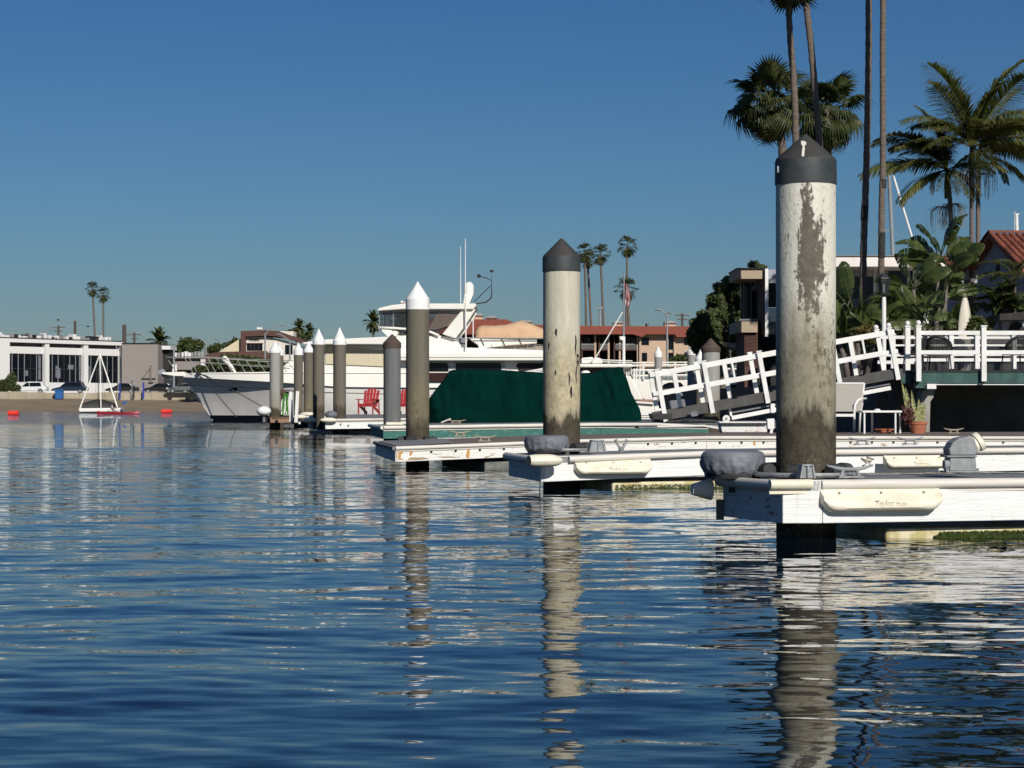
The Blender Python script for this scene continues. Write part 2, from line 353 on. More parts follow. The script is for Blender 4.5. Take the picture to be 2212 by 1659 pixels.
# ---------------------------------------------------------------- water
t = NT('water'); geo = t.n.new('ShaderNodeNewGeometry')
def slope(scale, st, k, seed):
    c = t.noise(t.map(st, loc=(seed, seed, 0)), scale, 2.0, .5, col=True)
    vm = t.n.new('ShaderNodeVectorMath'); vm.operation = 'SUBTRACT'; t.lk(c, vm.inputs[0]); vm.inputs[1].default_value = (.5, .5, .5)
    v2 = t.n.new('ShaderNodeVectorMath'); v2.operation = 'MULTIPLY'; t.lk(vm.outputs[0], v2.inputs[0]); v2.inputs[1].default_value = (k * .55, k, 0); return v2.outputs[0]
WAVE_A, WAVE_B = .10, .12
a = slope(3.6, (.5, 1.35, 1), WAVE_A, 3.0); b = slope(11.0, (.5, 1.3, 1), WAVE_B, 11.0); c3 = slope(1.6, (.45, 1.4, 1), .75, 21.0)
yy_ = t.sep()[1]; rf_ = t.n.new('ShaderNodeVectorMath'); rf_.operation = 'SCALE'; t.lk(c3, rf_.inputs[0]); t.lk(t.mr(yy_, 25, 170), rf_.inputs[3])   # open channel is more ruffled than the lee of the docks
ab_ = t.n.new('ShaderNodeVectorMath'); ab_.operation = 'ADD'; t.lk(b, ab_.inputs[0]); t.lk(rf_.outputs[0], ab_.inputs[1]); b = ab_.outputs[0]
d4 = slope(6.0, (.42, 1.5, 1), .18, 33.0); r4 = t.n.new('ShaderNodeVectorMath'); r4.operation = 'SCALE'; t.lk(d4, r4.inputs[0]); t.lk(t.mr(yy_, 8, 22), r4.inputs[3])
ad_ = t.n.new('ShaderNodeVectorMath'); ad_.operation = 'ADD'; t.lk(b, ad_.inputs[0]); t.lk(r4.outputs[0], ad_.inputs[1]); b = ad_.outputs[0]
va = t.n.new('ShaderNodeVectorMath'); va.operation = 'ADD'; t.lk(a, va.inputs[0]); t.lk(b, va.inputs[1])
vb = t.n.new('ShaderNodeVectorMath'); vb.operation = 'ADD'; t.lk(va.outputs[0], vb.inputs[0]); t.lk(geo.outputs['Normal'], vb.inputs[1])
vc = t.n.new('ShaderNodeVectorMath'); vc.operation = 'NORMALIZE'; t.lk(vb.outputs[0], vc.inputs[0]); t.lk(vc.outputs[0], t.p.inputs['Normal'])
t.p.inputs['IOR'].default_value = 1.333
M['water'] = t.fin((.0015, .007, .013), .015, .5)
ds = [4.2]
while ds[-1] < 45: ds.append(ds[-1] + max(.022, min(.09, ds[-1] * .0032)))
while ds[-1] < 900: ds.append(ds[-1] * 1.02)
ds = [1.0, 2.5, 3.5] + ds
ds = np.array(ds); nc = 300; tt = np.linspace(-.36, .36, nc)
X = tt[None, :] * ds[:, None]; Y = np.repeat(ds[:, None], nc, 1); Z = np.zeros_like(X)
slope2 = 0
for i in range(64):
    lam = .16 * (14 ** rng.random()); th = rng.normal(0, .36 if lam < .38 else .72) ; k = 2 * math.pi / lam
    s = .0050 * (lam / .4) ** -.1; amp = s / k; kx, ky = k * math.sin(th), k * math.cos(th); ph = rng.random() * 6.28
    sp_ = np.maximum(np.gradient(Y, axis=0), np.abs(np.gradient(X, axis=1)) * .55)
    fade = np.clip(lam / (sp_ * 4.0) - .6, 0, 1)
    mod = .6 + .55 * np.sin(X * rng.normal(0, .5) + Y * rng.normal(0, .4) + rng.random() * 6)
    Z += amp * fade * mod * np.sin(kx * X + ky * Y + ph)
Z *= np.clip((900 - Y) / 100, 0, 1)
V = np.stack([X, Y, Z], -1).reshape(-1, 3); nr = len(ds)
idx = np.arange(nr * nc).reshape(nr, nc)
q = np.stack([idx[:-1, :-1], idx[:-1, 1:], idx[1:, 1:], idx[1:, :-1]], -1).reshape(-1, 4)
wm = np_mesh('water', V, q, M['water'], True)
w = bpy.data.objects.new('water', wm); C.objects.link(w); w['kind'] = 'structure'; ORG['water'] = Vector((0, 0, 0))
wb = MB(); e = .36
for a, b in (([(-.36, 1), (-.36, 900)], -1500), ([(.36, 1), (.36, 900)], 1500)):
    p0 = (a[0][0] * 1, 1, 0); p1 = (a[1][0] * 900, 900, 0)
    wb.add([p0, p1, (b, 900, 0), (b, 1, 0)], [(0, 1, 2, 3) if b > 0 else (3, 2, 1, 0)])
wb.add([(-1500, -300, 0), (1500, -300, 0), (1500, 1, 0), (-1500, 1, 0)], [(0, 1, 2, 3)])
wb.build('water_beyond', M['water'], kind='structure')
bb = MB(); bb.add([(-1600, -300, -3.5), (1600, -300, -3.5), (1600, 1200, -3.5), (-1600, 1200, -3.5)], [(0, 1, 2, 3)]); bb.build('seabed', M['ground'], kind='structure')

# ---------------------------------------------------------------- shores
g = MB()   # beach profile, far left
prof_ = [(262, -1.5), (278.5, -.05), (280.5, .12), (286, .75), (292, 1.66)]
g.grid([[(x, d + 1.2 * math.sin(x * .11), z + .05 * math.sin(x * .5)) for x in np.linspace(-190, 30, 60)] for d, z in prof_])
g.build('beach', M['sand'], kind='structure', smooth=True)
g = MB(); g.add([(-1500, 292.3, 2.45), (-22, 292.3, 2.45), (-22, 214, 2.3), (8.6, 214, 2.3), (1500, 214, 2.3), (1500, 2500, 2.6), (-1500, 2500, 2.6)], [(0, 1, 2, 3, 4, 5, 6)])
g.add([(-22, 214, 2.3), (8.6, 214, 2.3), (8.6, 214, -3), (-22, 214, -3)], [(0, 1, 2, 3)])
g.add([(-22, 214, 2.3), (-22, 292.3, 2.45), (-22, 292.3, -3), (-22, 214, -3)], [(0, 1, 2, 3)])
g.build('ground', M['ground'], kind='structure')
g = MB(); g.add([(8.3, 49.5, 1.42), (400, 49.5, 1.42), (400, 215, 1.42), (8.8, 215, 1.42), (7.2, 82, 1.42)], [(0, 1, 2, 3, 4)])
g.build('garden_terrace_ground', M['ground'], kind='structure')
g = MB()
for a, b in (((8.3, 49.5), (60, 49.5)), ((7.2, 82), (8.3, 49.5)), ((8.8, 215), (7.2, 82))):
    g.add([(a[0], a[1], -3), (b[0], b[1], -3), (b[0], b[1], 1.46), (a[0], a[1], 1.46)], [(0, 1, 2, 3)])
    g.add([(a[0], a[1], 1.46), (b[0], b[1], 1.46), (b[0] + .3, b[1] + .3, 1.46), (a[0] + .3, a[1] + .3, 1.46)], [(0, 1, 2, 3)])
tag(g.build('seawall', M['seaw']), 'dark concrete seawall in shade under the pier deck', 'seawall')
g = MB(); n = 70
for i in range(n):
    x0 = -190 + i * 2.4; x1 = x0 + 2.37
    z = 2.52 + .12 * math.sin(i * .9) * (x0 < -55); g.box(x0, x1, 292.0, 292.35, 1.2, z)
b = thing('beach_wall', 'low tan retaining wall between beach sand and street', 'wall', (-100, 292, 1.5))
g.build('wall_segments', M['wall_t'], b, kind='stuff')
# ---------------------------------------------------------------- pilings
def piling(u, d, vtip, w, vcb, vsk, m, cap, label, name='piling', skirt=1.03, dirty=False, group='dock pilings'):
    """u centre column, d distance, vtip/vcb/vsk rows of cone tip, cone base and skirt bottom, w diameter"""
    x = PX(u, d); r = w / 2; zt, zb, zs = PZ(vtip, d), PZ(vcb, d), PZ(vsk, d)
    o = thing(name, label, 'piling', (x, d, 0), group)
    seg = 64 if d < 40 else 28
    s = MB(); nz = 40 if d < 40 else 8
    hs = [-1.8 + (zb - .02 + 1.8) * i / nz for i in range(nz + 1)]
    s.lathe([(r * (1.0 + (.006 * mnoise.noise(Vector((z * 2.3, d, 0))) if d < 40 else 0)), z) for z in hs], seg, (x, d, 0),
            jit=(lambda a, z: .006 * mnoise.noise(Vector((math.cos(a) * 2, math.sin(a) * 2, z * 3 + d)))) if d < 40 else None)
    s.build('shaft', m, o, smooth=2)
    k = r * skirt
    if cap == 'dark':
        c = MB(); c.lathe([(r * 1.002, zs), (k, zs), (k * 1.004, zs + .01), (k, zb - .006), (k * .985, zb + .004), (k * .9, zb + .006)], seg, (x, d, 0)); c.build('cap_band', M['capd'], o, smooth=2)
        c = MB(); c.lathe([(k * .985, zb + .002), (k * .96, zb + .018), (.012, zt)], seg, (x, d, 0)); c.build('cap_cone', M['capc'], o, smooth=2)
    elif cap == 'brown':
        c = MB(); c.lathe([(k, zs), (k, zb), (.02, zt)], 6 if w > .5 else seg, (x, d, 0)); c.build('cap_cone', M['capb'], o, smooth=2)
    else:
        c = MB(); h = zt - zb; c.lathe([(k, zs), (k, zb), (k * .51, zb + h * .5), (k * .09, zt - h * .07), (.008, zt)], seg, (x, d, 0))
        c.build('cap_cone', M['capw'], o)
    return o
pA = piling(1741, 14.9, 290, .408, 348, 399, M['pileA'], 'dark', 'nearest and tallest piling with dark cone cap and brown paint-worn streak')
M['peel'] = mat('bare_peeled_wood', (.42, .31, .2), (.33, .24, .16), .9, 20)
M['rust'] = mat('rust_run', (.62, .34, .08), (.45, .2, .05), .9, 30)
gd = MB(); zc = [(0, .135), (.06, .10), (.035, .07), (.02, .03)]
a0 = -1.66; r0 = .21
pts = [(1728, 309, .6), (1733, 315, 1.2), (1732, 322, .9), (1730, 329, .5), (1728, 336, .6), (1726, 344, .5)]
def cone_pt(u, v, lift=.002):
    d = 14.9; z = PZ(v, d); rr = .012 + .1896 * (PZ(290, d) - z) / (PZ(290, d) - PZ(348, d) - .018) + lift; x = (u - 1741) * d / F
    x = max(-rr * .99, min(rr * .99, x)); return (PX(1741, d) + x, d - math.sqrt(rr * rr - x * x) - lift, z)
L_, R_ = [], []
for u, v, wd in [(1731, 306, 2.5), (1733, 309, 5), (1733, 314, 5.5), (1732, 318, 3), (1731, 321, 1.6), (1731, 325, 3), (1729, 331, 2.6), (1728, 337, 2.6), (1726, 345, 2.4)]:
    L_.append(cone_pt(u - wd, v)); R_.append(cone_pt(u + wd, v))
gd = MB().grid([L_, R_]); gd.build('bird_dropping', M['guano'], pA)
clp = MB(); clp.pbox(1680, 358, 1683, 372, 14.9 - .19, .03); clp.build('cap_clip', M['steel'], pA)
pB = piling(1213, 23.8, 515, .405, 556, 587, M['pileB'], 'dark', 'second-largest piling with dark cone cap and cracked cream paint')
# raised lips and cracks on the second piling's skin
for (u, v0, v1, wd) in ((1200.5, 711, 728, 3.2), (1243, 725, 770, 2.2), (1248, 765, 792, 4), (1244, 790, 830, 1.6), (1229, 805, 835, 2.2), (1233, 835, 862, 3.2), (1254, 795, 835, 2), (1185, 740, 756, 1.8), (1199, 800, 812, 2)):
    d = 23.8; r = .2035; c = MB(); Ls, Rs = [], []
    for i in range(9):
        tt_ = i / 8; v = v0 + (v1 - v0) * tt_; uu = u + .5 * math.sin(i * 1.1 + u); hw = wd * (.25 + .75 * math.sin(math.pi * min(1, tt_ + .08))) * .8
        for L, s_ in ((Ls, -1), (Rs, 1)):
            x = (uu + s_ * hw - 1213) * d / F; L.append((PX(1213, d) + x, d - math.sqrt(max(1e-4, r * r - x * x)) - .002, PZ(v, d)))
    c.grid([Ls, Rs]); c.build('crack', M['dark'], pB)
piling(902, 33.6, 608, .36, 646, 669, M['pileC'], 'white', 'tan concrete piling with tall white cone cap on the peeling white dock')
piling(847, 54.5, 722, .435, 741, 752, M['pileG'], 'brown', 'slim grey piling with brown pointed cap on the teal dock', skirt=1.06)
piling(733.5, 69, 707, .41, 736, 745, M['pileT'], 'white', 'brown-stained piling with white cap standing left of the red chairs', skirt=1.05)
piling(688.5, 72, 710.5, .385, 736, 744.5, M['pileT'], 'white', 'white-capped piling just left of the one beside the red chairs', skirt=1.05)
piling(666.5, 86, 737, .40, 757, 761.5, M['pileC'], 'white', 'half hidden slim piling with white cap behind the taller pair', skirt=1.05)
piling(644.5, 92, 740, .385, 757, 767, M['pileC'], 'white', 'slim white-capped piling beside two thin white posts', skirt=1.05)
piling(594, 82, 736, .41, 758, 762.5, M['pileL'], 'white', 'pale grey piling with white cap on the low brown timber dock', skirt=1.06)
piling(603, 100, 745, .40, 760, 768, M['pileC'], 'white', 'piling peeking out behind the pale grey one at the yacht bow', skirt=1.06)
piling(1422, 108, 748, .38, 764, 772, M['pileL'], 'white', 'pale piling with white cap in front of the salmon apartments', skirt=1.08, group='white capped pilings behind the gangway')
piling(1494.5, 99, 742, .41, 759, 767.5, M['pileL'], 'white', 'taller white-capped piling in front of the dark pine tree', skirt=1.08, group='white capped pilings behind the gangway')
piling(1513, 80, 755, .36, 775, 790, M['pileC'], 'white', 'brown piling under a long white cap left of the dark capped piling', skirt=1.05, group='white capped pilings behind the gangway')
piling(1535.5, 60, 731, .50, 752, 760, M['pileL'], 'brown', 'thick grey piling with wide brown pointed cap behind the gangway', skirt=1.1)
piling(1561, 96, 749, .40, 762, 771, M['pileC'], 'white', 'white-capped piling peeking out right of the brown capped one', skirt=1.08, group='white capped pilings behind the gangway')

# ---------------------------------------------------------------- floating docks
def lerp(a, b, t): return a + (b - a) * t
def rail_tube(mb, pts, r=.03, n=10):   # half-round vinyl strip standing proud of the fascia
    mb.tube([p for p in pts], r, n)
def dock(label, front, back, fh=.28, mf='wood_w', me='wood_end', md='deckg', rail=True, name='floating_dock', r=.031, cat='dock', railm='vinyl', boards=1, under=None, floats=(), fm='float'):
    fr = [P(*p) for p in front]; bk = [P(*p) for p in back]
    o = thing(name, label, cat, (fr[0].x, fr[0].y, 0))
    th = .045; dn = Vector((0, 0, -1))
    ex = (fr[-1] - fr[0]); ex.z = 0; ex.normalize(); out = Vector((ex.y, -ex.x, 0))
    ed = (bk[0] - fr[0]); ed.z = 0; ed.normalize(); eo = Vector((-ed.y, ed.x, 0))
    if eo.dot(ex) > 0: eo = -eo
    d = MB()
    for i in range(len(fr) - 1):
        q = [fr[i], fr[i + 1], bk[i + 1], bk[i]]
        a = Vector((0, 0, -.006)); b = Vector((0, 0, -.07))
        d.hexa([p + b for p in q] + [p + a for p in q])
    d.build('deck', M[md], o)
    # long face: boards one above the other, butted at their joints
    L = (fr[-1] - fr[0]).length
    for i in range(len(fr) - 1):
        for k in range(boards):
            z0 = -fh + fh * k / boards + (.004 if k else 0); z1 = -fh + fh * (k + 1) / boards
            m_ = MB(); a, b = fr[i], fr[i + 1]; ins = -out * th
            if i: a = a + ex * .004
            m_.hexa([a + Vector((0, 0, z0)), b + Vector((0, 0, z0)), b + ins + Vector((0, 0, z0)), a + ins + Vector((0, 0, z0)),
                     a + Vector((0, 0, z1)), b + Vector((0, 0, z1)), b + ins + Vector((0, 0, z1)), a + ins + Vector((0, 0, z1))])
            m_.build('fascia_board', M[mf], o, bevel=.004)
    m_ = MB(); a, b = fr[0] + eo * .002, bk[0] + eo * .002; ins = -eo * th
    m_.hexa([a + dn * fh, b + dn * (fh * .98), b + ins + dn * (fh * .98), a + ins + dn * fh, a + dn * .004, b + dn * .004, b + ins + dn * .004, a + ins + dn * .004])
    m_.build('end_board', M[me], o, bevel=.004)
    if rail:
        mb = MB(); mb.tube([p + out * (r * .55) + dn * (r * .8) for p in fr], r, 12); mb.build('rub_rail', M[railm], o, smooth=2)
        mb = MB(); s_ = out * .012
        for i in range(len(fr) - 1):
            a, b = fr[i] + out * .002, fr[i + 1] + out * .002
            mb.hexa([a + dn * (r * 2.5), b + dn * (r * 2.5), b + s_ + dn * (r * 2.5), a + s_ + dn * (r * 2.5), a + dn * (r * 1.5), b + dn * (r * 1.5), b + s_ + dn * (r * 1.5), a + s_ + dn * (r * 1.5)])
        mb.build('rail_flange', M[railm], o)
        mb = MB(); mb.tube([bk[0] + eo * r * .5 + dn * r * .8, fr[0] + eo * r * .5 + dn * r * .8], r, 12); mb.build('end_rail', M['deckg' if me == 'wood_end' else railm], o, smooth=2)  # shade on the end rail put into its colour: deck grey, not vinyl
    # pontoons under the deck
    for (t0, t1, zt, inset, wd) in floats:
        a = lerp(fr[0], fr[-1], t0) - out * inset; b = lerp(fr[0], fr[-1], t1) - out * inset; w_ = -out * wd
        m_ = MB(); z0, z1 = -.45, zt
        q = [Vector((p.x, p.y, 0)) for p in (a, b, b + w_, a + w_)]
        m_.hexa([p + Vector((0, 0, z0)) for p in q] + [p + Vector((0, 0, z1)) for p in q]); m_.build('pontoon', M[fm], o, bevel=.02)
    # joist frame below the deck
    m_ = MB()
    for t_ in np.linspace(.02, .98, 5):
        a = lerp(fr[0], fr[-1], t_) - out * .45; b = lerp(bk[0], bk[-1], t_) + out * .03
        m_.beam(a + dn * (fh * .62), b + dn * (fh * .62), .06, fh * .7)
    m_.build('joists', M['dark'], o, kind='stuff')
    return o, fr, bk, ex, out, eo
def frame_at(org, ex, out):   # local (along, outward, up) -> world
    return lambda a, b, c: Vector(org) + ex * a + out * b + Vector((0, 0, c))
def fender(parent, org, ex, out, L, hgt=.135, dep=.10, text=True, m='cream'):
    W = frame_at(org, ex, out); mb = MB(); rows = []
    N = 26
    for i in range(N + 1):
        t_ = i / N; e = min(t_, 1 - t_) * L       # distance to nearest end
        flare = math.exp(-(e / .022) ** 2) * .016
        zb = -hgt * (.86 if e < .001 else 1) + max(0, .07 - e) * .9 * .7
        dp = dep * (1 - .22 * math.exp(-(e / .05) ** 2)); row = []
        for (fz, fo) in ((0, 0), (0, .16), (-.08, .3), (-.17, .38), (-.30, .58), (-.46, .92), (-.64, 1.04), (-.78, 1.04), (-.88, .92), (-.96, .72), (-1.0, .42), (-1.0, .1), (-1, 0)):
            row.append(W(t_ * L - L / 2, dp * fo + flare * (.4 if fo else 0), fz * (-zb) if fz else .006 + flare * .2))
        rows.append(row)
    mb.grid(rows)
    n = len(rows[0]); nn = len(mb.v) - n
    mb.f.append(tuple(range(n))[::-1]); mb.f.append(tuple(nn + k for k in range(n)))
    f = mb.build('fender', M[m], parent, smooth=2)
    for t_ in (.15, .5, .86):
        s_ = MB(); c = W((t_ - .5) * L, dep * .42, -.018 * hgt / .135); s_.tube([c - out * .03, c + out * .006], .008, 8); s_.build('screw', M['rope'], f)
    if text:
        for body, ax, sz in (('Taylor', 0.0, .052), ('Made', .125, .034)):
            cu = bpy.data.curves.new('lettering', 'FONT'); cu.body = body; cu.size = sz * L / .84; cu.extrude = .003; cu.align_x = 'CENTER'
            if body == 'Taylor': cu.shear = .3
            to = bpy.data.objects.new('t', cu); C.objects.link(to); dg = bpy.context.evaluated_depsgraph_get()
            me = bpy.data.meshes.new_from_object(to.evaluated_get(dg)); bpy.data.objects.remove(to)
            mt = Matrix((ex, Vector((0, 0, 1)), out)).transposed().to_4x4()   # columns
            mt.translation = W(ax * L / .84 - .01, dep * 1.012, -hgt * .70) - ORG[parent.name]
            me.transform(mt); me.materials.clear(); me.materials.append(M['rope2']); o = bpy.data.objects.new('lettering', me); linkobj(o, f)
    return f
M['rope2'] = mat('moulded_letter', (.5, .44, .3), None, .7)
def cleat(parent, c, ex, out, L=.26, h=.085, m='cast', name='cleat'):
    W = frame_at(c, ex, out); mb = MB()
    pts = [(-L / 2, 0, h * .98), (-L * .32, 0, h * .78), (-L * .12, 0, h * .66), (L * .12, 0, h * .66), (L * .32, 0, h * .78), (L / 2, 0, h * .98)]
    mb.tube([W(*p) for p in pts], [.006, .011, .014, .014, .011, .006], 8)
    for s_ in (-1, 1): mb.tube([W(s_ * L * .2, 0, 0), W(s_ * L * .17, 0, h * .3), W(s_ * L * .15, 0, h * .66)], [.02, .013, .013], 8)
    mb.hexa([W(-L * .27, -.028, 0), W(L * .27, -.028, 0), W(L * .27, .028, 0), W(-L * .27, .028, 0), W(-L * .27, -.028, .012), W(L * .27, -.028, .012), W(L * .27, .028, .012), W(-L * .27, .028, .012)])
    return mb.build(name, M[m], parent, smooth=2)
def wheel_cover(parent, c, R_=.235, h=.17, seed=0, name='covered_dock_wheel'):
    mb = MB(); nn = 120
    pr = [(.02, h), (R_ * .45, h * 1.0), (R_ * .78, h * .985), (R_ * .92, h * .93), (R_ * .99, h * .8), (R_ * 1.01, h * .6), (R_ * 1.0, h * .4), (R_ * .98, h * .24), (R_ * .92, h * .1), (R_ * .82, h * .0), (R_ * .6, -h * .03)]
    pr2 = []
    for i in range(len(pr) - 1):
        for k in range(5): pr2.append((lerp(pr[i][0], pr[i + 1][0], k / 5), lerp(pr[i][1], pr[i + 1][1], k / 5)))
    pr2.append(pr[-1]); pr2 = pr2[::-1]
    def j(a, z):
        f = 1 - z / h; sag = .03 * f * f
        cr = 1 - abs(mnoise.noise(Vector((math.cos(a) * 2.6 + z * 5, math.sin(a) * 2.6, z * 9 + seed)))) * 5; cr2 = 1 - abs(mnoise.noise(Vector((math.cos(a) * 5, math.sin(a) * 5 + z * 7, z * 12 + seed * 2)))) * 5
        g_ = min(1, max(0, (f - .12) / .35)); f = f * g_
        return .028 * g_ * max(0, cr) * (.25 + f) + .018 * max(0, cr2) * f - .06 * abs(mnoise.noise(Vector((math.cos(a) * 3.2, math.sin(a) * 3.2, z * 14 + seed * 3)))) * (f ** .5) + .026 * math.sin(a * 19 + 3 * mnoise.noise(Vector((a, z * 8, seed)))) * f + sag * (abs(mnoise.noise(Vector((a * 2.2 + z * 9, z * 4, seed)))) * 2.2 - 1.0) + .02 * g_ * mnoise.noise(Vector((math.cos(a) * 4 + z * 22, math.sin(a) * 4, z * 12 + seed)))
    mb.lathe(pr2, nn, c, jit=j)
    for i in range(len(mb.v)):
        x, y, z = mb.v[i]; q = Vector((x * 9, y * 9, z * 9 + seed)); f = 1 - (z - c[2]) / h
        mb.v[i] = (x, y, z + .004 * mnoise.noise(q) * (1 + f) + (.02 * max(0, f - .6) * math.sin(math.atan2(y - c[1], x - c[0]) * 9 + 1.3 * mnoise.noise(q)) if f > .6 else 0))
    o = mb.build(name, M['vgrey'], parent, smooth=True)
    a = MB(); a.lathe([(R_ * .86, -.02), (R_ * .9, .01), (R_ * .8, .035)], 32, (c[0], c[1], c[2])); a.tube([(c[0], c[1], c[2] - .12), (c[0], c[1], c[2] + .03)], .03, 10); a.build('wheel_tyre', M['rubber'], o, smooth=2)
    return o
def pile_guide(parent, x, y, z, r, m='rubber'):
    for a in (.2, 1.3, 2.4, 3.3, 4.4, 5.4):
        c = Vector((x + math.cos(a) * (r + .07), y + math.sin(a) * (r + .07), z + .05)); tdir = Vector((-math.sin(a), math.cos(a), 0))
        mb = MB(); mb.tube([c - tdir * .07, c + tdir * .07], .045, 12); rl = mb.build('guide_roller', M[m], parent, smooth=2)
    mb = MB(); pts = [(x + math.cos(t_) * (r + .14), y + math.sin(t_) * (r + .14), z + .02) for t_ in np.linspace(0, 2 * math.pi, 33)]; mb.tube(pts, .018, 6, False); mb.build('guide_hoop', M['steel'], parent, smooth=2)
def trapezoid_bracket(parent, c, ex, out, w=.1, h=.085):
    W = frame_at(c, ex, out); mb = MB()
    def shape(w0, w1, z0, z1, o0, o1): mb.hexa([W(-w0, o0, z0), W(w0, o0, z0), W(w0, o1, z0), W(-w0, o1, z0), W(-w1, o0, z1), W(w1, o0, z1), W(w1, o1, z1), W(-w1, o1, z1)])
    shape(w * .5, w * .34, 0, h, -.06, 0)
    mb.hexa([W(-w * .5, 0, 0), W(-w * .36, 0, 0), W(-w * .36, .012, 0), W(-w * .5, .012, 0), W(-w * .34, 0, h), W(-w * .24, 0, h), W(-w * .24, .012, h), W(-w * .34, .012, h)])
    mb.hexa([W(w * .36, 0, 0), W(w * .5, 0, 0), W(w * .5, .012, 0), W(w * .36, .012, 0), W(w * .24, 0, h), W(w * .34, 0, h), W(w * .34, .012, h), W(w * .24, .012, h)])
    mb.hexa([W(-w * .34, 0, h * .88), W(w * .34, 0, h * .88), W(w * .34, .012, h * .88), W(-w * .34, .012, h * .88), W(-w * .34, 0, h), W(w * .34, 0, h), W(w * .34, .012, h), W(-w * .34, .012, h)])
    mb.hexa([W(-.006, 0, 0), W(.006, 0, 0), W(.006, .016, 0), W(-.006, .016, 0), W(-.006, 0, h * .9), W(.006, 0, h * .9), W(.006, .016, h * .9), W(-.006, .016, h * .9)])
    return mb.build('guide_bracket', M['steel'], parent, bevel=.002)
Zv = lambda z: Vector((0, 0, z))
# --- dock A (nearest)
oA, fr, bk, ex, out, eo = dock('nearest white board dock finger with grey metal service elbow', [(1691, 1037, 14.23), (1776, 1037, 14.27), (2360, 1031, 14.78)],
    [(1562, 1030, 15.25), (1680, 1027, 15.4), (2360, 1019, 16.0)], fh=.283, rail=False, floats=[(.345, 1.02, .068, .1, .9)])
W = frame_at(fr[0], ex, out)
mb = MB(); mb.tube([W(.26, .018, -.03), W(2.6, .018, -.03)], .032, 14); mb.build('rub_rail', M['vinyl'], oA, smooth=2)
mb = MB(); mb.hexa([W(.26, .003, -.083), W(2.6, .003, -.083), W(2.6, .014, -.083), W(.26, .014, -.083), W(.26, .003, -.05), W(2.6, .003, -.05), W(2.6, .014, -.05), W(.26, .014, -.05)]); mb.build('rail_flange', M['vinyl'], oA)
mb = MB(); mb.tube([W(-.10, .022, -.028), W(.19, .022, -.028)], .034, 14)
mb.hexa([W(-.1, .003, -.09), W(.195, .003, -.09), W(.195, .016, -.09), W(-.1, .016, -.09), W(-.1, .003, -.03), W(.195, .003, -.03), W(.195, .016, -.03), W(-.1, .016, -.03)])
mb.build('corner_bumper', M['cream'], oA, smooth=2)
ed = (bk[0] - fr[0]).normalized()
mb = MB(); mb.tube([fr[0] + eo * .03 + ed * .06 - Zv(.035), bk[0] + eo * .03 - Zv(.03)], .036, 14); mb.build('end_rail', M['vinyl'], oA, smooth=2)
cpos = bk[0] + eo * .02
mb = MB(); mb.beam(cpos - Zv(.16) + ed * .01, cpos - Zv(.30) + ed * .01, .05, .06, (0, 1, 0)); mb.build('corner_post', M['floatg'], oA)
fender(oA, fr[0] + ex * ((1912 - 1691) * 14.3 / F) + out * .003 - Zv(.066), ex, out, .845, .15, .105)
# fender wrapped round the back corner, seen past the end board
cb = bk[0] + eo * .10 - ed * .02
mb = MB(); rows = []
for i in range(9):
    t_ = i / 8; s_ = .5 + .5 * t_; row = []
    for k in range(12): a_ = 2 * math.pi * k / 12; row.append(cb - ex * (.0 + .14 * (1 - t_)) + ed * .055 * s_ * math.cos(a_) * 1.2 + Zv(-.085 + .078 * s_ * math.sin(a_)))
    row.append(row[0]); rows.append(row)
mb.grid(rows); n = 13; mb.f.append(tuple(range(12))[::-1]); mb.build('corner_fender', M['cream'], oA, smooth=2)
wheel_cover(oA, P(1583, 1026, 15.05), .222, .172, 1.3)
pile_guide(oA, PX(1741, 14.9), 14.9, .40, .205)
trapezoid_bracket(oA, P(1744, 1033, 14.42), ex, out, .115, .092)
c0 = P(1836, 1032, 14.45); cleat(oA, c0, ex, out, .33, .085)
mb = MB(); ty = c0 + ex * .02 + Zv(.075); mb.tube([ty + ex * .13, ty + ex * .11 + Zv(.03), ty + ex * .15 + Zv(.045), ty + ex * .10 + Zv(.06)], .009, 6)
mb.tube([ty + ex * .07, ty + ex * .10 + Zv(.02), ty + ex * .06 + Zv(.05), ty + ex * .13 + Zv(.03)], .008, 6); mb.build('rope_knot', M['rope'], oA, smooth=True)
for k in range(3): pass
# service elbow
W = frame_at(P(2072, 1020.5, 14.95), Vector((1, .12, 0)).normalized(), Vector((.12, -1, 0)).normalized())
el_ = MB(); el_.hexa([W(-.12, -.08, 0), W(.12, -.08, 0), W(.12, .08, 0), W(-.12, .08, 0), W(-.12, -.08, .012), W(.12, -.08, .012), W(.12, .08, .012), W(-.12, .08, .012)])
el_.hexa([W(-.09, -.07, .012), W(.1, -.07, .012), W(.1, .07, .012), W(-.09, .07, .012), W(-.085, -.065, .105), W(.095, -.065, .105), W(.095, .065, .105), W(-.085, .065, .105)])
el_.hexa([W(-.115, -.08, .105), W(.1, -.08, .105), W(.1, .08, .105), W(-.115, .08, .105), W(-.115, -.08, .118), W(.1, -.08, .118), W(.1, .08, .118), W(-.115, .08, .118)])
se = el_.build('service_elbow', M['cast'], oA, bevel=.006, label='grey cast metal service elbow with capped inlet')
hd = MB(); n0 = []
for (x, z) in ((-.09, .118), (-.095, .16), (-.07, .205), (-.03, .235), (.04, .25), (.085, .235), (.11, .16), (.09, .118)): n0.append((x, z))
hd.add([W(x, -.075, z) for x, z in n0] + [W(x, .075, z) for x, z in n0], [tuple(range(8))[::-1], tuple(range(8, 16))] + [(i, (i + 1) % 8, (i + 1) % 8 + 8, i + 8) for i in range(8)])
hd.build('elbow_hood', M['cast'], se, bevel=.012, seg=3)
nk = MB(); nk.tube([W(.06, 0, .165), W(.125, .0, .205)], [.062, .056], 20); nk.tube([W(.122, 0, .203), W(.150, 0, .220)], .068, 20); nk.build('inlet_cap', M['cream'], se, smooth=2)
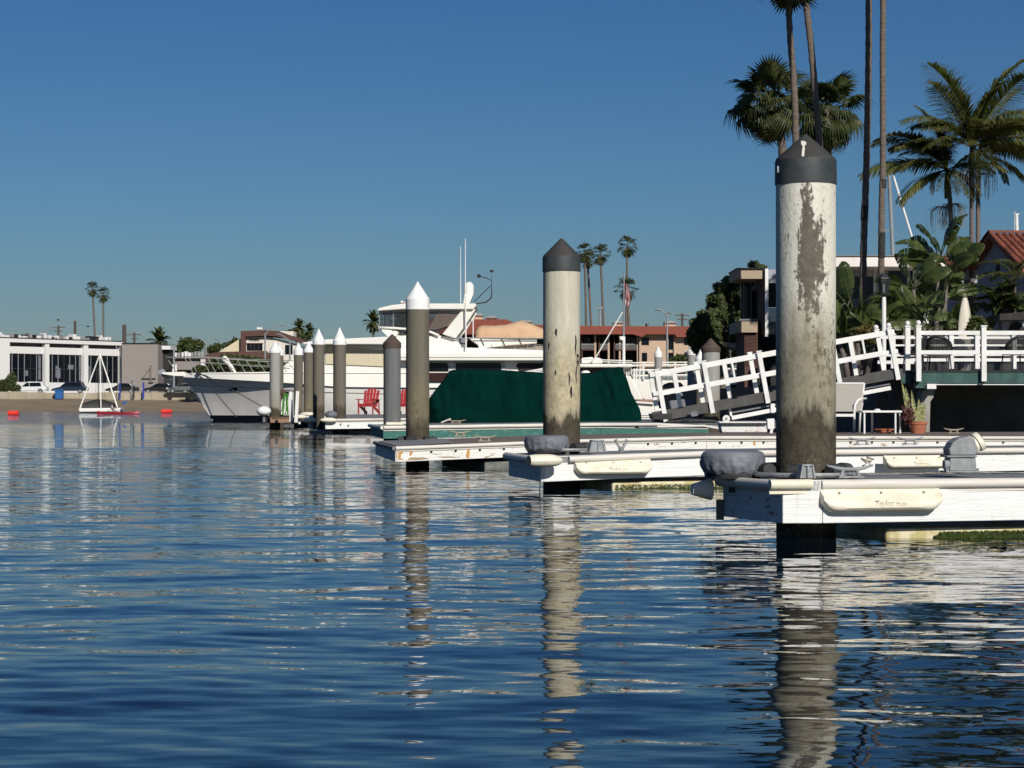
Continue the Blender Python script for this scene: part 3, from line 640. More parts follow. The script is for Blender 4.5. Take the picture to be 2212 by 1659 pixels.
nb = MB(); nb.tube([W(-.12, .03, .055), W(-.085, .03, .055)], .034, 14); nb.build('side_plug', M['cast'], se, smooth=2)
for x in (-.105, .108):
    bt = MB(); bt.tube([W(x, .06, .012), W(x, .06, .03)], .012, 6); bt.build('bolt', M['steel'], se)
# algae on the pontoon
am = []
for i in range(2600):
    t_ = random.random(); p = lerp(fr[0], fr[-1], lerp(.50, 1.0, t_)) - out * (.1 - random.random() * .018); z = -.012 + .048 * random.random() ** 1.2 * (1 if t_ > .03 else .5)
    am.append(Vector((p.x, p.y, z)))
mb = MB()
for p in am:
    a_ = random.random() * 6.3; s_ = .008 + .012 * random.random(); q = Vector((math.cos(a_), -.3 * abs(math.sin(a_)), math.sin(a_))) * s_; r_ = Vector((-q.z, -.35 * s_, q.x)) * .7
    mb.add([p - q, p + r_, p + q - Zv(s_ * .4)], [(0, 1, 2)])
mb.build('algae', M['algae'], oA, kind='stuff')

# small rust run and a few fasteners on the nearest board
for (pts, m_) in (([(2149, 1074, 2), (2148, 1082, 5), (2143, 1092, 6), (2139, 1101, 5), (2128, 1107, 7), (2118, 1113, 6)], 'rust'), ([(2148, 1095, 2), (2147, 1112, 2.5)], 'rust')):
    rows = []
    for (u_, v_, w_) in pts:
        q_ = fr[0] + ex * 0; k_ = (u_ - U0) / F; s_ = (k_ * fr[0].y - fr[0].x) / (ex.x - k_ * ex.y); p = fr[0] + ex * s_ + out * .003; p.z = H + (V0 - v_) * p.y / F
        rows.append([p - ex * (w_ * p.y / F * .5), p + ex * (w_ * p.y / F * .5)])
    mb = MB(); mb.grid(rows); mb.build('rust_stain', M['rust'], oA)
for (u_, v_) in ((1758, 1066), (1758, 1080), (1721, 1079), (1800, 1128)):
    k_ = (u_ - U0) / F; s_ = (k_ * fr[0].y - fr[0].x) / (ex.x - k_ * ex.y); p = fr[0] + ex * s_; p.z = H + (V0 - v_) * p.y / F
    mb = MB(); mb.tube([p, p + out * .004], .008, 8); mb.build('screw_head', M['steel'], oA)
# --- dock B
oB, frB, bkB, ex, out, eo = dock('second white dock finger carrying the cracked cream piling', [(1169, 987, 22.6), (1526, 974, 23.3), (2360, 965.5, 24.8)],
    [(1099, 978, 24.2), (1480, 969, 25.3), (2360, 959, 27.3)], fh=.26, rail=False, floats=[(.125, 1.02, .075, .10, 1.3)])
W = frame_at(frB[0], ex, out)
mb = MB(); mb.tube([frB[0] + ex * .3 + out * .018 - Zv(.03) + Zv(.003), frB[1] + out * .018 - Zv(.03), frB[2] + out * .018 - Zv(.03)], .033, 12); mb.build('rub_rail', M['vinyl'], oB, smooth=2)
mb = MB(); mb.tube([frB[0] + eo * .03 - Zv(.04), bkB[0] + eo * .03 - Zv(.035)], .042, 12); mb.build('end_rail', M['vinyl'], oB, smooth=2)
fz = frB[0] + out * .003; 
fender(oB, lerp(frB[0], frB[1], .418) + out * .003 - Zv(.062), ex, out, .86, .155, .11)
fender(oB, P(1962, 972, 24.05) + out * .14 - Zv(.062), ex, out, .79, .14, .10)
# rounded corner fender
cc = P(1166, 995, 22.45); mb = MB(); rows = []
for i in range(15):
    t_ = i / 14; x_ = -.14 + .36 * t_; s_ = (1 - (abs(t_ - .42) / .62) ** 3.2) ** .6 if abs(t_ - .42) < .62 else .05; row = []
    for k in range(16): a_ = 2 * math.pi * k / 16; row.append(cc + ex * x_ + out * (.05 + .1 * s_ * math.cos(a_)) + Zv(.068 * s_ * math.sin(a_)))
    row.append(row[0]); rows.append(row)
mb.grid(rows); mb.build('corner_fender', M['cream'], oB, smooth=True)
wheel_cover(oB, P(1181, 974, 23.6), .242, .172, 7.9)
pile_guide(oB, PX(1213, 23.8), 23.8, .385, .205)
trapezoid_bracket(oB, P(1291, 976.5, 23.1), ex, out, .2, .13)
mb = MB(); c0 = P(1342, 976, 23.2)
mb.tube([c0, c0 + Zv(.04)], .03, 8)
for s_ in (-1, 1): mb.tube([c0 + Zv(.03), c0 + ex * .03 * s_ + Zv(.06), c0 + ex * .05 * s_ + Zv(.09), c0 + ex * .065 * s_ + Zv(.13)], [.02, .014, .012, .02], 8)
mb.build('tie_horn', M['cast'], oB, smooth=2)
for uu, vv, dd in ((1862, 960.5, 26.6), (1966, 960, 26.5)): cleat(oB, P(uu, vv, dd), ex, out, .36, .09)
mb = MB(); mb.lathe([(.06, 0), (.055, .09), (.03, .1), (.02, .1)], 16, P(2112, 960, 25.6)); mb.build('post_stub', M['dark'], oB, smooth=2)
wheel = None
mb = MB()
for i in range(3600):
    p = lerp(frB[0], frB[-1], lerp(.13, .6, random.random())) - out * (.10 - random.random() * .015); z = -.005 + .05 * random.random() ** 2
    a_ = random.random() * 6.3; s_ = .005 + .008 * random.random(); q = Vector((math.cos(a_), -.3, math.sin(a_))) * s_; r_ = Vector((-q.z, 0, q.x)) * .7; p = Vector((p.x, p.y, z)); mb.add([p - q, p + r_, p + q], [(0, 1, 2)])
mb.build('algae', M['algae'], oB, kind='stuff')
mb = MB(); p_ = P(1166, 1035, 22.55); mb.tube([p_, p_ - Zv(.3)], .006, 5); mb.build('hanging_line', M['ropeD'], oB)

# --- dock C (peeling) with the wide platform that continues to the right
oC, frC, bkC, ex, out, eo = dock('peeling rust-stained white dock with brown decking and horn cleats', [(854, 965, 30), (1240, 950, 30.8), (1526, 942.5, 31.5), (1950, 942.5, 32.2), (2380, 943.5, 33)],
    [(811, 953.5, 34.3), (1180, 938.5, 35.6), (1500, 934, 36.6), (1900, 933, 37.6), (2380, 931.5, 38.6)], fh=.21, mf='rusty', me='wood_end', md='deck', rail=True, boards=1, r=.028,
    floats=[(.12, .2, .1, .15, 2.5), (.33, .45, .1, .2, 2.5), (.6, .8, .1, .2, 2.5)], fm='floatg')
mb = MB(); q = [P(858, 964, 30.05), P(982, 957.5, 30.4), P(958, 948, 33.2), P(816, 953, 34.2)]
mb.add([p + Zv(.004) for p in q], [(0, 1, 2, 3)]); mb.build('steel_plate', M['deckg'], oC)
for uu in list(range(930, 1600, 52)) + list(range(1600, 2230, 47)):
    # bolts along the top board
    seg = [(854, 965, 30), (1240, 950, 30.8), (1526, 942.5, 31.5), (1950, 942.5, 32.2), (2380, 943.5, 33)]
    for i in range(4):
        if seg[i][0] <= uu < seg[i + 1][0]:
            t_ = (uu - seg[i][0]) / (seg[i + 1][0] - seg[i][0]); p = lerp(frC[i], frC[i + 1], t_) - Zv(.088)
            b_ = MB(); b_.tube([p, p + out * .014], .017, 8); b_.build('bolt_head', M['dark'], oC)
for uu, vv, dd in ((994, 942.5, 34.2), (1047, 953.5, 31.3), (2060, 936, 36.4)): cleat(oC, P(uu, vv, dd), Vector((1, 0, 0)), Vector((0, -1, 0)), .33, .085, 'rope')
def stain_on(parent, p0, exd, outd, pts, m='rust'):
    rows = []
    for (u_, v_, w_) in pts:
        k_ = (u_ - U0) / F; s_ = (k_ * p0.y - p0.x) / (exd.x - k_ * exd.y); p = p0 + exd * s_ + outd * .004; p.z = H + (V0 - v_) * p.y / F
        rows.append([p - exd * (w_ * p.y / F * .5), p + exd * (w_ * p.y / F * .5)])
    mb = MB(); mb.grid(rows); mb.build('rust_stain', M[m], parent)
e_ = (frC[1] - frC[0]); e_.z = 0; e_.normalize(); ou_ = Vector((e_.y, -e_.x, 0))
for pts in ([(862, 971.5, 8), (864, 976, 16), (861, 982, 12), (860, 989, 10), (866, 993, 14)], [(888, 970, 3), (888.5, 978, 7), (886, 984, 4)], [(1012, 966, 3), (1012, 974, 6), (1010, 985, 8), (1011, 989, 5)], [(900, 988, 30), (905, 991, 46), (890, 994, 22)], [(960, 986, 30), (975, 988.5, 40)]): stain_on(oC, frC[0], e_, ou_, pts, 'rust' if pts[0][2] < 20 else 'peel')
for pts in ([(1629, 942 + 6, 4), (1629, 955, 5), (1630, 962, 4)],):
    k_ = (frC[3] - frC[2]); k_.z = 0; k_.normalize(); stain_on(oC, frC[2], k_, Vector((k_.y, -k_.x, 0)), pts)
pile_guide(oC, PX(902, 33.6), 33.6, .31, .19)
mb = MB(); c0 = P(1716, 940, 35.2)
c0 = P(1910, 937, 35.8)
pts = [(c0.x + (.10 + .03 * (k / 14)) * math.cos(k * .7), c0.y + .16 * math.sin(k * .7), c0.z + .012 + .004 * k) for k in range(40)]; pts = [(p[0], p[1], min(p[2], c0.z + .07)) for p in pts]
mb.tube(pts, .014, 6); tag(mb.build('hose_coil', M['terra'], org=c0), 'brown coil of hose lying under the small white side table', 'hose')

# --- teal dock D
oD, frD, bkD, ex, out, eo = dock('low teal board dock with white edging in front of the green covered boat', [(828, 920.5, 50), (1297, 914, 52), (1530, 917, 52.6)],
    [(800, 916, 54), (1297, 910.5, 57), (1530, 911, 57)], fh=.29, mf='teal', me='teal', md='deckg', r=.045)
cleat(oD, P(985, 914, 54), Vector((1, 0, 0)), Vector((0, -1, 0)), .5, .08, 'rope')
mb = MB(); mb.tube([P(953, 913, 54), P(974, 904.5, 54)], .02, 6); tag(mb.build('boat_hook', M['vinyl'], org=P(953, 913, 54)), 'short pale pole leaning at the foot of the green boat cover', 'pole')
mb = MB(); mb.pbox(833, 912, 872, 919, 51.2, .25); mb.build('bumper_strip', M['cream'], oD, bevel=.03)
# --- docks E, F, H, I and the posts
oE, frE, bkE, ex, out, eo = dock('white boarded dock platform where the two red chairs stand', [(702.8, 905.5, 66), (885, 903.5, 66.6)], [(690, 895.5, 88), (905, 894, 90)], fh=.30, mf='wood_w', me='wood_end', md='deckg', r=.04, floats=[(.0, .1, .1, .3, 3), (.3, .95, .1, .4, 8)], fm='floatg')
for uu in (738, 756): b_ = MB(); b_.pbox(uu, 909, uu + 2, 912, 65.93, .06); b_.build('bolt_head', M['steel'], oE)
for (lab, f_, b2) in (('small white dock finger under the left of the paired pilings', [(668, 906.5, 72), (692, 906, 72.3)], [(664, 902, 78), (692, 901.5, 78)]),
                     ('narrow white dock finger beside the thin white posts', [(645, 899.5, 85), (668, 899, 85.3)], [(641, 896.5, 92), (665, 896, 92)])):
    o_, f2, b3, *_ = dock(lab, f_, b2, fh=.30, mf='wood_w', me='wood_end', r=.05)
    mb = MB(); c = f2[0] + Vector((.05, -.1, -.02)); mb.ball(c, (.28, .12, .09), 7); mb.build('corner_fender', M['cream'], o_, smooth=True)
    mb = MB(); c = f2[1] + Vector((-.1, .4, .07)); mb.ball(c, (.33, .3, .1), 7); mb.build('bumper_wheel', M['cream'], o_, smooth=True)
mb = MB(); c = frE[0] + Vector((.1, -.06, -.03)); mb.ball(c, (.27, .12, .08), 7); mb.build('corner_fender', M['cream'], oE, smooth=True)
mb = MB(); c = frE[0] + Vector((.1, .9, .13)); mb.ball(c, (.2, .2, .13), 7); mb.build('rope_heap', M['vgrey'], oE, smooth=True)
M['brownw'] = mat('raw_brown_timber', (.33, .2, .13), (.25, .15, .1), .85, 3, st=(1, 1, 5))
oI, *_ = dock('low brown timber dock at the bow of the white yacht', [(584, 901.5, 80), (628, 901, 80.4)], [(580, 898, 90), (628, 897.5, 90)], fh=.2, mf='brownw', me='brownw', md='dark', rail=False)
for (uu, v0, v1, d, lab) in ((629, 846, 912, 78.5, 'thin white post left of its twin beside the green hose'), (641.5, 845, 913, 78.0, 'thin white post leaning slightly in front of a tan piling')):
    mb = MB(); a = P(uu - (2 if uu > 635 else 0), v1, d); b = P(uu + (1.5 if uu > 635 else -1), v0, d); mb.beam(a, b, .12, .09, (0, 1, 0)); tag(mb.build('white_post', M['white'], org=a, bevel=.01), lab, 'post', 'thin white posts on the small docks')
mb = MB(); c = P(570, 888, 79)
mb.ball(c, (.27, .27, .18), 9)
bb_ = thing('mooring_ball', 'round white mooring ball by the yacht bow line', 'buoy', c); mb.build('float_ball', M['capw'], bb_, smooth=True)
mb = MB(); mb.tube([c - Zv(.18), c - Zv(.4)], .05, 8); mb.build('stem', M['vgrey'], bb_)
M['hoseg'] = mat('green_hose', (.06, .22, .03), None, .5)
hz = thing('hanging_hoses', 'green and white hoses hung on a dark rack at the dock end', 'hose', P(616, 897, 82))
for i in range(12):
    x0 = 610 + i * 1.15; mb = MB(); a = P(x0 + 3, 850 + (i % 3) * 2, 82 + (i % 3) * .1)
    mb.tube([a, P(x0 + (-3 if i % 2 else 2), 872, 82), P(x0 + (i - 6) * .6, 896, 82)], .03, 5); mb.build('hose', [M['hoseg'], M['white']][i % 3 == 1] if 'hoseg' in M else M['white'], hz)
mb = MB(); mb.beam(P(608, 899, 82.2), P(611, 851, 82.2), .14, .12); mb.ball(P(611, 848, 82.2), .13, 5); mb.build('rack_post', M['brown'], hz)
# ---------------------------------------------------------------- white motor yacht
YC, XS = 110.5, PX(1196, 108)
y = thing('motor_yacht', 'large white motor yacht with dark boot stripe, hardtop and radar dome', 'yacht', (PX(800, 108), YC, 0))
def stem_x(z):
    tab = [(-.6, 468), (0, 459), (.27, 453), (1.0, 432), (1.83, 409), (2.25, 388), (2.62, 372)]
    for i in range(len(tab) - 1):
        if z <= tab[i + 1][0]: f = (z - tab[i][0]) / (tab[i + 1][0] - tab[i][0]); return PX(lerp(tab[i][1], tab[i + 1][1], max(0, f)), 110.2)
    return PX(tab[-1][1], 110.2)
def hb(z, t_):
    zz = max(0, min(1, (z + .3) / 2.8)); Bm = 2.25 + .5 * zz ** .7; tm = .62 - .30 * zz; k = min(1, t_ / tm)
    return max(.02, Bm * (1 - (1 - k) ** 2.1)) * (1 - .07 * max(0, t_ - .6))
def hull_strip(mb, zf0, zf1, N=44, off=0.0, sub=1, zfix=None):
    for side in (-1, 1):
        rows = []
        for j in range(sub + 1):
            row = []
            for i in range(N + 1):
                t_ = (i / N) ** 1.5
                xx = lerp(stem_x(2.2), XS, t_); z = lerp(zf0(xx), zf1(xx), j / sub)
                zq = z if zfix is None else zfix; X_ = lerp(stem_x(zq), XS, t_); row.append((X_, YC + side * (hb(zq, t_) + off - (0 if zfix is None else .10 * j / sub)), z))
            rows.append(row)
        if side > 0: rows = rows[::-1]
        mb.grid(rows)
def uz(tab, d=108):   # table of (u, v) -> height as a function of X
    xs = [PX(a, d) for a, b in tab]; zs = [PZ(b, d) for a, b in tab]
    return lambda x: float(np.interp(x, xs, zs))
z_boot = lambda x: .35; z_bott = lambda x: -.5
z_kn = uz([(390, 832), (580, 840.5), (640, 846), (830, 851), (1200, 853)]); z_rub = uz([(370, 812), (390, 812.8), (580, 823.4), (633, 827), (740, 835), (830, 836), (1200, 838)])
z_top = uz([(350, 804.5), (600, 803.5), (1200, 803.5)])
mb = MB(); hull_strip(mb, z_bott, z_boot); mb.add([], []); mb.build('boot_stripe', M['navy'], y, smooth=True)
mb = MB(); hull_strip(mb, lambda x: .10, lambda x: .14, off=.012); mb.build('waterline_stripe', M['white'], y)
mb = MB(); hull_strip(mb, z_boot, z_kn, sub=6); hull_strip(mb, z_kn, z_rub, sub=2, off=.03)
mb.add([(XS, YC - 2.6, -.5), (XS, YC + 2.6, -.5), (XS, YC + 2.6, 2.4), (XS, YC - 2.6, 2.4)], [(0, 1, 2, 3)])
M['hullw'] = mat('hull_paint', (.70, .685, .645), (.78, .765, .73), .22, 1.3, lo=.45, hi=.62, spec=.5)
mb.build('hull', M['hullw'], y, smooth=True)
mb = MB(); hull_strip(mb, lambda x: z_rub(x) - .02, z_top, off=.09, sub=2, zfix=2.35); mb.build('bulwark', M['gelcoat'], y, smooth=True)
mb = MB(); hull_strip(mb, lambda x: z_rub(x) - .05, lambda x: z_rub(x) - .015, off=.10); mb.build('rub_strake', M['grey'], y)
mb = MB(); hull_strip(mb, lambda x: z_kn(x) - .012, lambda x: z_kn(x) + .012, off=.036); mb.build('knuckle_line', M['grey'], y)
mb = MB(); rows = []
for i in range(30):
    t_ = (i / 29) ** 1.4; X_ = lerp(stem_x(2.3), XS, t_); h_ = hb(2.4, t_) + .05; rows.append([(X_, YC - h_, z_top(X_) - .06), (X_, YC + h_, z_top(X_) - .06)])
mb.grid(rows); mb.prof([(349, 804.5), (398, 803), (398, 812), (380, 812), (351, 808)], 110.1, .7); mb.build('foredeck', M['gelcoat'], y)
def hull_pt(u, v, off):
    d_ = 108.2
    for it in range(14):
        z_ = PZ(v, d_); X_ = PX(u, d_); sx_ = stem_x(z_); t_ = max(0, (X_ - sx_) / (XS - sx_)); d_ = YC - hb(z_, t_)
    return Vector((PX(u, d_ - off), d_ - off, PZ(v, d_ - off)))
for (u0, v0, u1, v1) in ((495, 838, 513, 844.5), (676, 844, 685, 853), (866, 845, 1010, 851), (604, 846, 632, 853)):
    for nm, mt_, o0, (a0, b0, a1, b1) in (('porthole', M['glass'], .03, (u0, v0, u1, v1)), ('frame', M['gelcoat'], .045, (u0 - 1.5, v1, u1 + 1.5, v1 + 1.8))):
        mb = MB(); c4 = [hull_pt(a0, b1, o0), hull_pt(a1, b1, o0), hull_pt(a1, b1, -.05), hull_pt(a0, b1, -.05), hull_pt(a0, b0, o0), hull_pt(a1, b0, o0), hull_pt(a1, b0, -.05), hull_pt(a0, b0, -.05)]; mb.hexa(c4)
        o_ = mb.build(nm, mt_, y if nm == 'porthole' else o_)
mb = MB(); mb.tube([P(567, 879, 107.4), P(500, 841, 107.8), P(444, 811, 109.2), P(428, 808, 109.6)], .022, 6); mb.build('mooring_line', M['ropeD'], y)
mb = MB(); mb.tube([P(428, 808, 109.4), P(450, 828, 109.1), P(480, 866, 108.6), P(511, 901, 108.3)], .022, 6); mb.build('mooring_line', M['ropeD'], y)
mb = MB(); mb.tube([P(425, 805, 109.5), P(428, 809, 109.3), P(432, 806, 109.4)], .07, 8); mb.build('chock', M['black'], y)
# bow rail
rl = [(357, 771.5), (420, 770.5), (470, 773), (540, 778), (600, 780), (636, 781)]
mb = MB()
for side in (-1, 1):
    pts = [Vector((PX(u, 110 - 1.6 * i / 5), YC + side * (.3 + [0, .8, 1.3, 1.8, 2.1, 2.3][i]), PZ(v, 110))) for i, (u, v) in enumerate(rl)]
    mb.tube(pts, .022, 6); mb.tube([p - Vector((0, 0, .28)) for p in pts[1:]], .012, 5)
    for i in range(1, 8):
        t_ = i / 7.6 * 5; k = min(4, int(t_)); p = lerp(pts[k], pts[k + 1], t_ - k); mb.tube([p, Vector((p.x + .45, p.y, z_top(p.x) - .02))], .018, 6)
mb.tube([P(364, 779, 110.2), P(385, 810, 110.2)], .025, 6); mb.build('bow_rail', M['grey'], y)
mb = MB(); mb.tube([P(509, 806, 109), P(500, 792, 109), P(484, 774, 109)], [.06, .09, .17], 10); mb.tube([P(487, 777, 109), P(482, 771, 109)], [.18, .1], 10); mb.build('bow_davit', M['gelcoat'], y, smooth=2)
mb = MB(); mb.prof([(339, 801), (352, 797), (360, 806), (352, 815), (346, 812)], 110.3, .3); mb.tube([P(352, 807, 110.4), P(362, 816, 110.4), P(376, 820, 110.4)], .05, 6); mb.build('anchor', M['steel'], y)
mb = MB(); 
for uu in (374, 380): mb.pbox(uu - 1.5, 787, uu + 1.5, 803, 110.2, .1)
mb.build('bollard_posts', M['gelcoat'], y, kind='stuff')
# deckhouse
mb = MB(); mb.prof([(604, 804), (604, 798), (636, 771), (664, 744), (702, 740), (702, 804)], 108.5, 4.0); mb.build('trunk_cabin', M['gelcoat'], y, bevel=.05)
mb = MB(); mb.prof([(700, 740), (1180, 757), (1180, 836), (700, 834)], 108.0, 5.0); mb.build('deckhouse', M['gelcoat'], y)
mb = MB(); mb.prof([(662, 745), (702, 746), (702, 786), (672, 780), (662, 768)], 108.1, .3); mb.prof([(703, 747), (760, 750), (828, 757), (828, 791.5), (703, 786)], 107.92, .06)
o_ = mb.build('window_cover', M['beige'], y)
mb = MB(); mb.prof([(652, 740), (700, 733.5), (829, 727.5), (850, 727), (842, 744), (760, 743.5), (656, 744)], 107.2, 6.2); mb.build('pilothouse_roof', M['gelcoat'], y, bevel=.04)
mb = MB(); mb.prof([(829, 744), (842, 744), (870, 760), (880, 790), (866, 830), (830, 830)], 107.9, .12); mb.build('side_wing', M['gelcoat'], y)
mb = MB(); mb.prof([(746, 803), (820, 803), (820, 804.6), (746, 804.6)], 107.85, .04)
for uu in (754, 782, 812): mb.pbox(uu, 804, uu + 1.6, 812, 107.86, .1)
mb.build('grab_rail', M['steel'], y)
mb = MB(); mb.prof([(846, 763), (1181, 763), (1181, 778.5), (846, 778.5)], 107.3, 6.0); mb.prof([(846, 768.5), (1181, 768.5), (1181, 772), (846, 772)], 107.26, .05); mb.build('upper_deck_edge', M['gelcoat'], y, bevel=.03)
mb = MB(); mb.prof([(925, 781), (1088, 781), (1097, 806), (925, 806)], 107.94, .08); mb.build('window_surround', M['gelgrey'], y)
for (a_, b_) in ((900, 968.7), (984.5, 1083)):
    mb = MB(); mb.prof([(a_, 784), (b_ - 4, 784), (b_, 789), (b_, 803.5), (a_, 803.5)], 107.9, .06); mb.build('window', M['glass'], y)
mb = MB(); mb.prof([(900, 805), (968, 805), (966, 824), (900, 824)], 107.58, .08); mb.build('lower_window', M['brownglass'], y)
mb = MB(); mb.prof([(1120, 784), (1180, 784), (1180, 822), (1128, 822), (1122, 800), (1114, 790)], 107.93, .06); mb.build('cockpit_opening', M['dark_in'], y)
mb = MB(); mb.tube([P(1125, 806, 107.9), P(1172, 797, 107.9)], .05, 6); mb.tube([P(1140, 806, 107.9), P(1172, 801, 107.9)], .03, 6); mb.build('cockpit_rail', M['white'], y)
mb = MB(); mb.prof([(886, 836), (1180, 838), (1180, 826), (886, 825)], 107.85, .1); mb.build('side_moulding', M['gelcoat'], y)
# flybridge
mb = MB(); mb.prof([(835, 744), (840, 731), (852, 725), (948, 724.5), (984, 731), (1004, 757), (1012, 764), (846, 764)], 108.3, 4.4); mb.build('flybridge', M['gelcoat'], y, bevel=.05)
mb = MB(); mb.prof([(820, 708), (832, 711), (860, 716), (858, 725), (838, 727), (828, 718)], 108.2, 4.6); mb.build('flybridge_nose', M['gelcoat'], y)
mb = MB(); fl = [(819, 707), (850, 708.5), (900, 712), (930, 717), (948, 724.5)]
for yy in (108.15, 112.85): mb.tube([Vector((PX(u, 108), yy, PZ(v, 108))) for u, v in fl], .06, 8)
mb.tube([Vector((PX(819, 108), 108.15, PZ(707, 108))), Vector((PX(812, 108), 110.5, PZ(707, 108))), Vector((PX(819, 108), 112.85, PZ(707, 108)))], .06, 8)
mb.build('coaming_rail', M['gelcoat'], y, smooth=True)
zt, zb = PZ(668, 108), PZ(708, 108); xa, xb, xc = PX(819, 108), PX(946, 108), PX(1000, 108)
mb = MB()
for yy in (108.17, 112.83): mb.add([(xa, yy, zt), (xc, yy, zt), (xb, yy, PZ(723, 108)), (xa, yy, zb)], [(0, 1, 2, 3)])
mb.add([(xa, 108.17, zt), (xa, 112.83, zt), (xa, 112.83, zb), (xa, 108.17, zb)], [(0, 1, 2, 3)]); mb.build('clear_enclosure', M['vinylw'], y)
mb = MB()
for (x, yy) in ((xa, 108.17), (xa, 112.83), (PX(849, 108), 108.17), (PX(849, 108), 112.8)): mb.tube([(x, yy, zb - .15), (x, yy, zt)], .03, 6)
mb.tube([P(845, 672, 108.6), P(832, 708, 108.6)], .03, 6); mb.build('enclosure_posts', M['steel'], y, kind='stuff')
mb = MB(); mb.prof([(814, 669.5), (820, 665), (845, 659), (876, 655.5), (1027.5, 655.5), (1029, 660), (1022, 668), (870, 667.5), (816, 671)], 107.8, 5.4); mb.build('hardtop', M['gelcoat'], y, bevel=.05)
for yy in (108.0, 112.6):
    mb = MB(); mb.prof([(1027.5, 668), (999, 668), (955, 722), (984, 731), (1004, 705)], 108, .3); mb.v = [(a_, b_ - 108 + yy, c_) for a_, b_, c_ in mb.v]; mb.build('arch_leg', M['gelcoat'], y, bevel=.04)
mb = MB(); mb.prof([(983, 731), (1000, 728), (1010, 733), (1006, 757), (1000, 757)], 108.5, 1); mb.build('folded_canvas', M['vgrey'], y)
mb = MB(); mb.prof([(1003, 634.5), (1023, 634.5), (1014, 655.5), (1000, 655.5)], 110, .7); mb.build('radar_mast', M['gelcoat'], y, bevel=.05)
mb = MB(); r_ = .25; c_ = P(1013, 634, 110.3); mb.lathe([(r_ * .6, -.12), (r_ * .95, -.03), (r_, .02), (r_ * 1.0, .3), (r_ * .93, .42), (r_ * .7, .53), (r_ * .35, .585), (.01, .6)], 20, c_); mb.build('radar_dome', M['gelcoat'], y, smooth=2)
for (u, v0, v1, r_) in ((1005.4, 515, 640, .03), (995.2, 532, 653, .025)): mb = MB(); mb.tube([P(u, v1, 109.2), P(u - .3, v0, 109.2)], [r_, r_ * .6], 6); mb.build('antenna', M['white'], y)
mb = MB(); mb.tube([P(1028, 656, 110), P(1050, 653, 110), P(1060, 644, 110), P(1062, 640, 110), P(1062, 583, 110)], .035, 6); mb.tube([P(1024, 652, 110), P(1060, 617, 110)], .022, 5)
mb.tube([P(1061, 606, 110), P(1050, 600, 110), P(1034, 597, 110)], .025, 5); mb.ball(P(1034.5, 596, 110), .1, 5); mb.tube([P(1062, 588, 110), P(1062, 583, 110)], .09, 8); mb.build('wind_vane_mast', M['black'], y)
mb = MB(); mb.tube([P(1005.5, 640, 107.8), P(1006.5, 754, 107.8)], .04, 6); mb.tube([P(1022, 690, 108), P(1022, 730, 108)], .03, 6); mb.build('davit_pole', M['white'], y)
for (u, v, a_, b_) in ((884, 652, .5, .05), (906, 652, .08, .12), (868, 654, .1, .14)):
    mb = MB(); mb.lathe([(a_ * .9, -.05), (a_, 0), (a_ * .7, b_)], 14, P(u, v + 2, 109.5)); mb.build('vent', M['gelcoat'], y, smooth=2)
# bronze cover tender carried on the upper deck
tn = thing('tender_boat', 'small cream tender under a tan canvas cover on the yacht upper deck', 'dinghy', P(1090, 762, 109))
mb = MB(); mb.prof([(1012, 731), (1160, 731), (1160, 742), (1100, 746), (1048, 752), (1036, 757), (1032, 745)], 108.3, 1.9); mb.build('hull_side', M['cream_w2'] if 'cream_w2' in M else M['gelcoat'], tn, bevel=.05)
mb = MB(); mb.prof([(1038, 752), (1060, 748), (1120, 743), (1180, 744), (1180, 760), (1052, 760)], 108.6, 1.3); mb.build('keel', M['stone'], tn)
rows = []; top = [(1026, 730, .1), (1028, 712.5, .5), (1034, 705, .75), (1041.6, 702.2, .85), (1066, 703, .9), (1091, 701.4, .95), (1110, 696, 1), (1127, 692, 1), (1150, 700, 1), (1172, 710, 1), (1190, 714, .9), (1200, 731, .3)]
for i, (u, v, wd) in enumerate(top):
    r_ = []; zt = PZ(v, 109); zb = PZ(731, 109); X_ = PX(u, 109)
    for k in range(13):
        a_ = math.pi * k / 12; yy = 109.2 - 1.05 * math.cos(a_) * (wd ** .5); zz = zb + (zt - zb) * math.sin(a_) ** .45 + .02 * mnoise.noise(Vector((u * .2, k, 0)))
        r_.append((X_ + .03 * mnoise.noise(Vector((k * 1.3, u, 2))), yy, zz))
    rows.append(r_)
mb = MB(); mb.grid(rows); mb.build('canvas_cover', M['tan'], tn, smooth=True)
for u in (1046, 1091, 1128): mb = MB(); mb.tube([P(u - 8, 731, 108.26), P(u, 747, 108.26)], .022, 5); mb.build('strap', M['brown'], tn)
mb = MB(); mb.tube([P(983, 730, 108.1), P(1182, 731, 108.1)], .03, 5)
for u in (1062, 1085, 1108, 1135, 1150): mb.tube([P(u, 762, 108.1), P(u + (6 if u > 1100 else 0), 744, 108.1)], .02, 5)
mb.build('cradle_rail', M['steel'], tn)

# ---------------------------------------------------------------- boat under green canvas
gb = thing('covered_boat', 'boat wholly hidden under a dark green canvas cover', 'boat', P(1150, 912, 58.5))
tops = [(922, 880, .25), (926, 866, .35), (944, 842, .6), (958, 826, .75), (970, 806.5, .9), (980, 803, .95), (1000, 801.5, 1), (1080, 803, 1), (1173, 808.5, 1), (1258, 810, 1), (1283, 808.5, 1), (1293, 803.8, 1), (1315, 799, 1), (1337, 795.8, 1), (1343, 802, .97), (1352, 824, .92), (1360, 849, .85), (1370, 868, .8), (1379, 885, .7), (1381, 895, .6)]
us = np.concatenate([np.linspace(922, 1000, 26), np.linspace(1003, 1280, 60), np.linspace(1283, 1381, 34)])
tv = np.interp(us, [a for a, _, _ in tops], [b for _, b, _ in tops]); tw = np.interp(us, [a for a, _, _ in tops], [c for *_, c in tops])
rows = []; d0 = 58.5
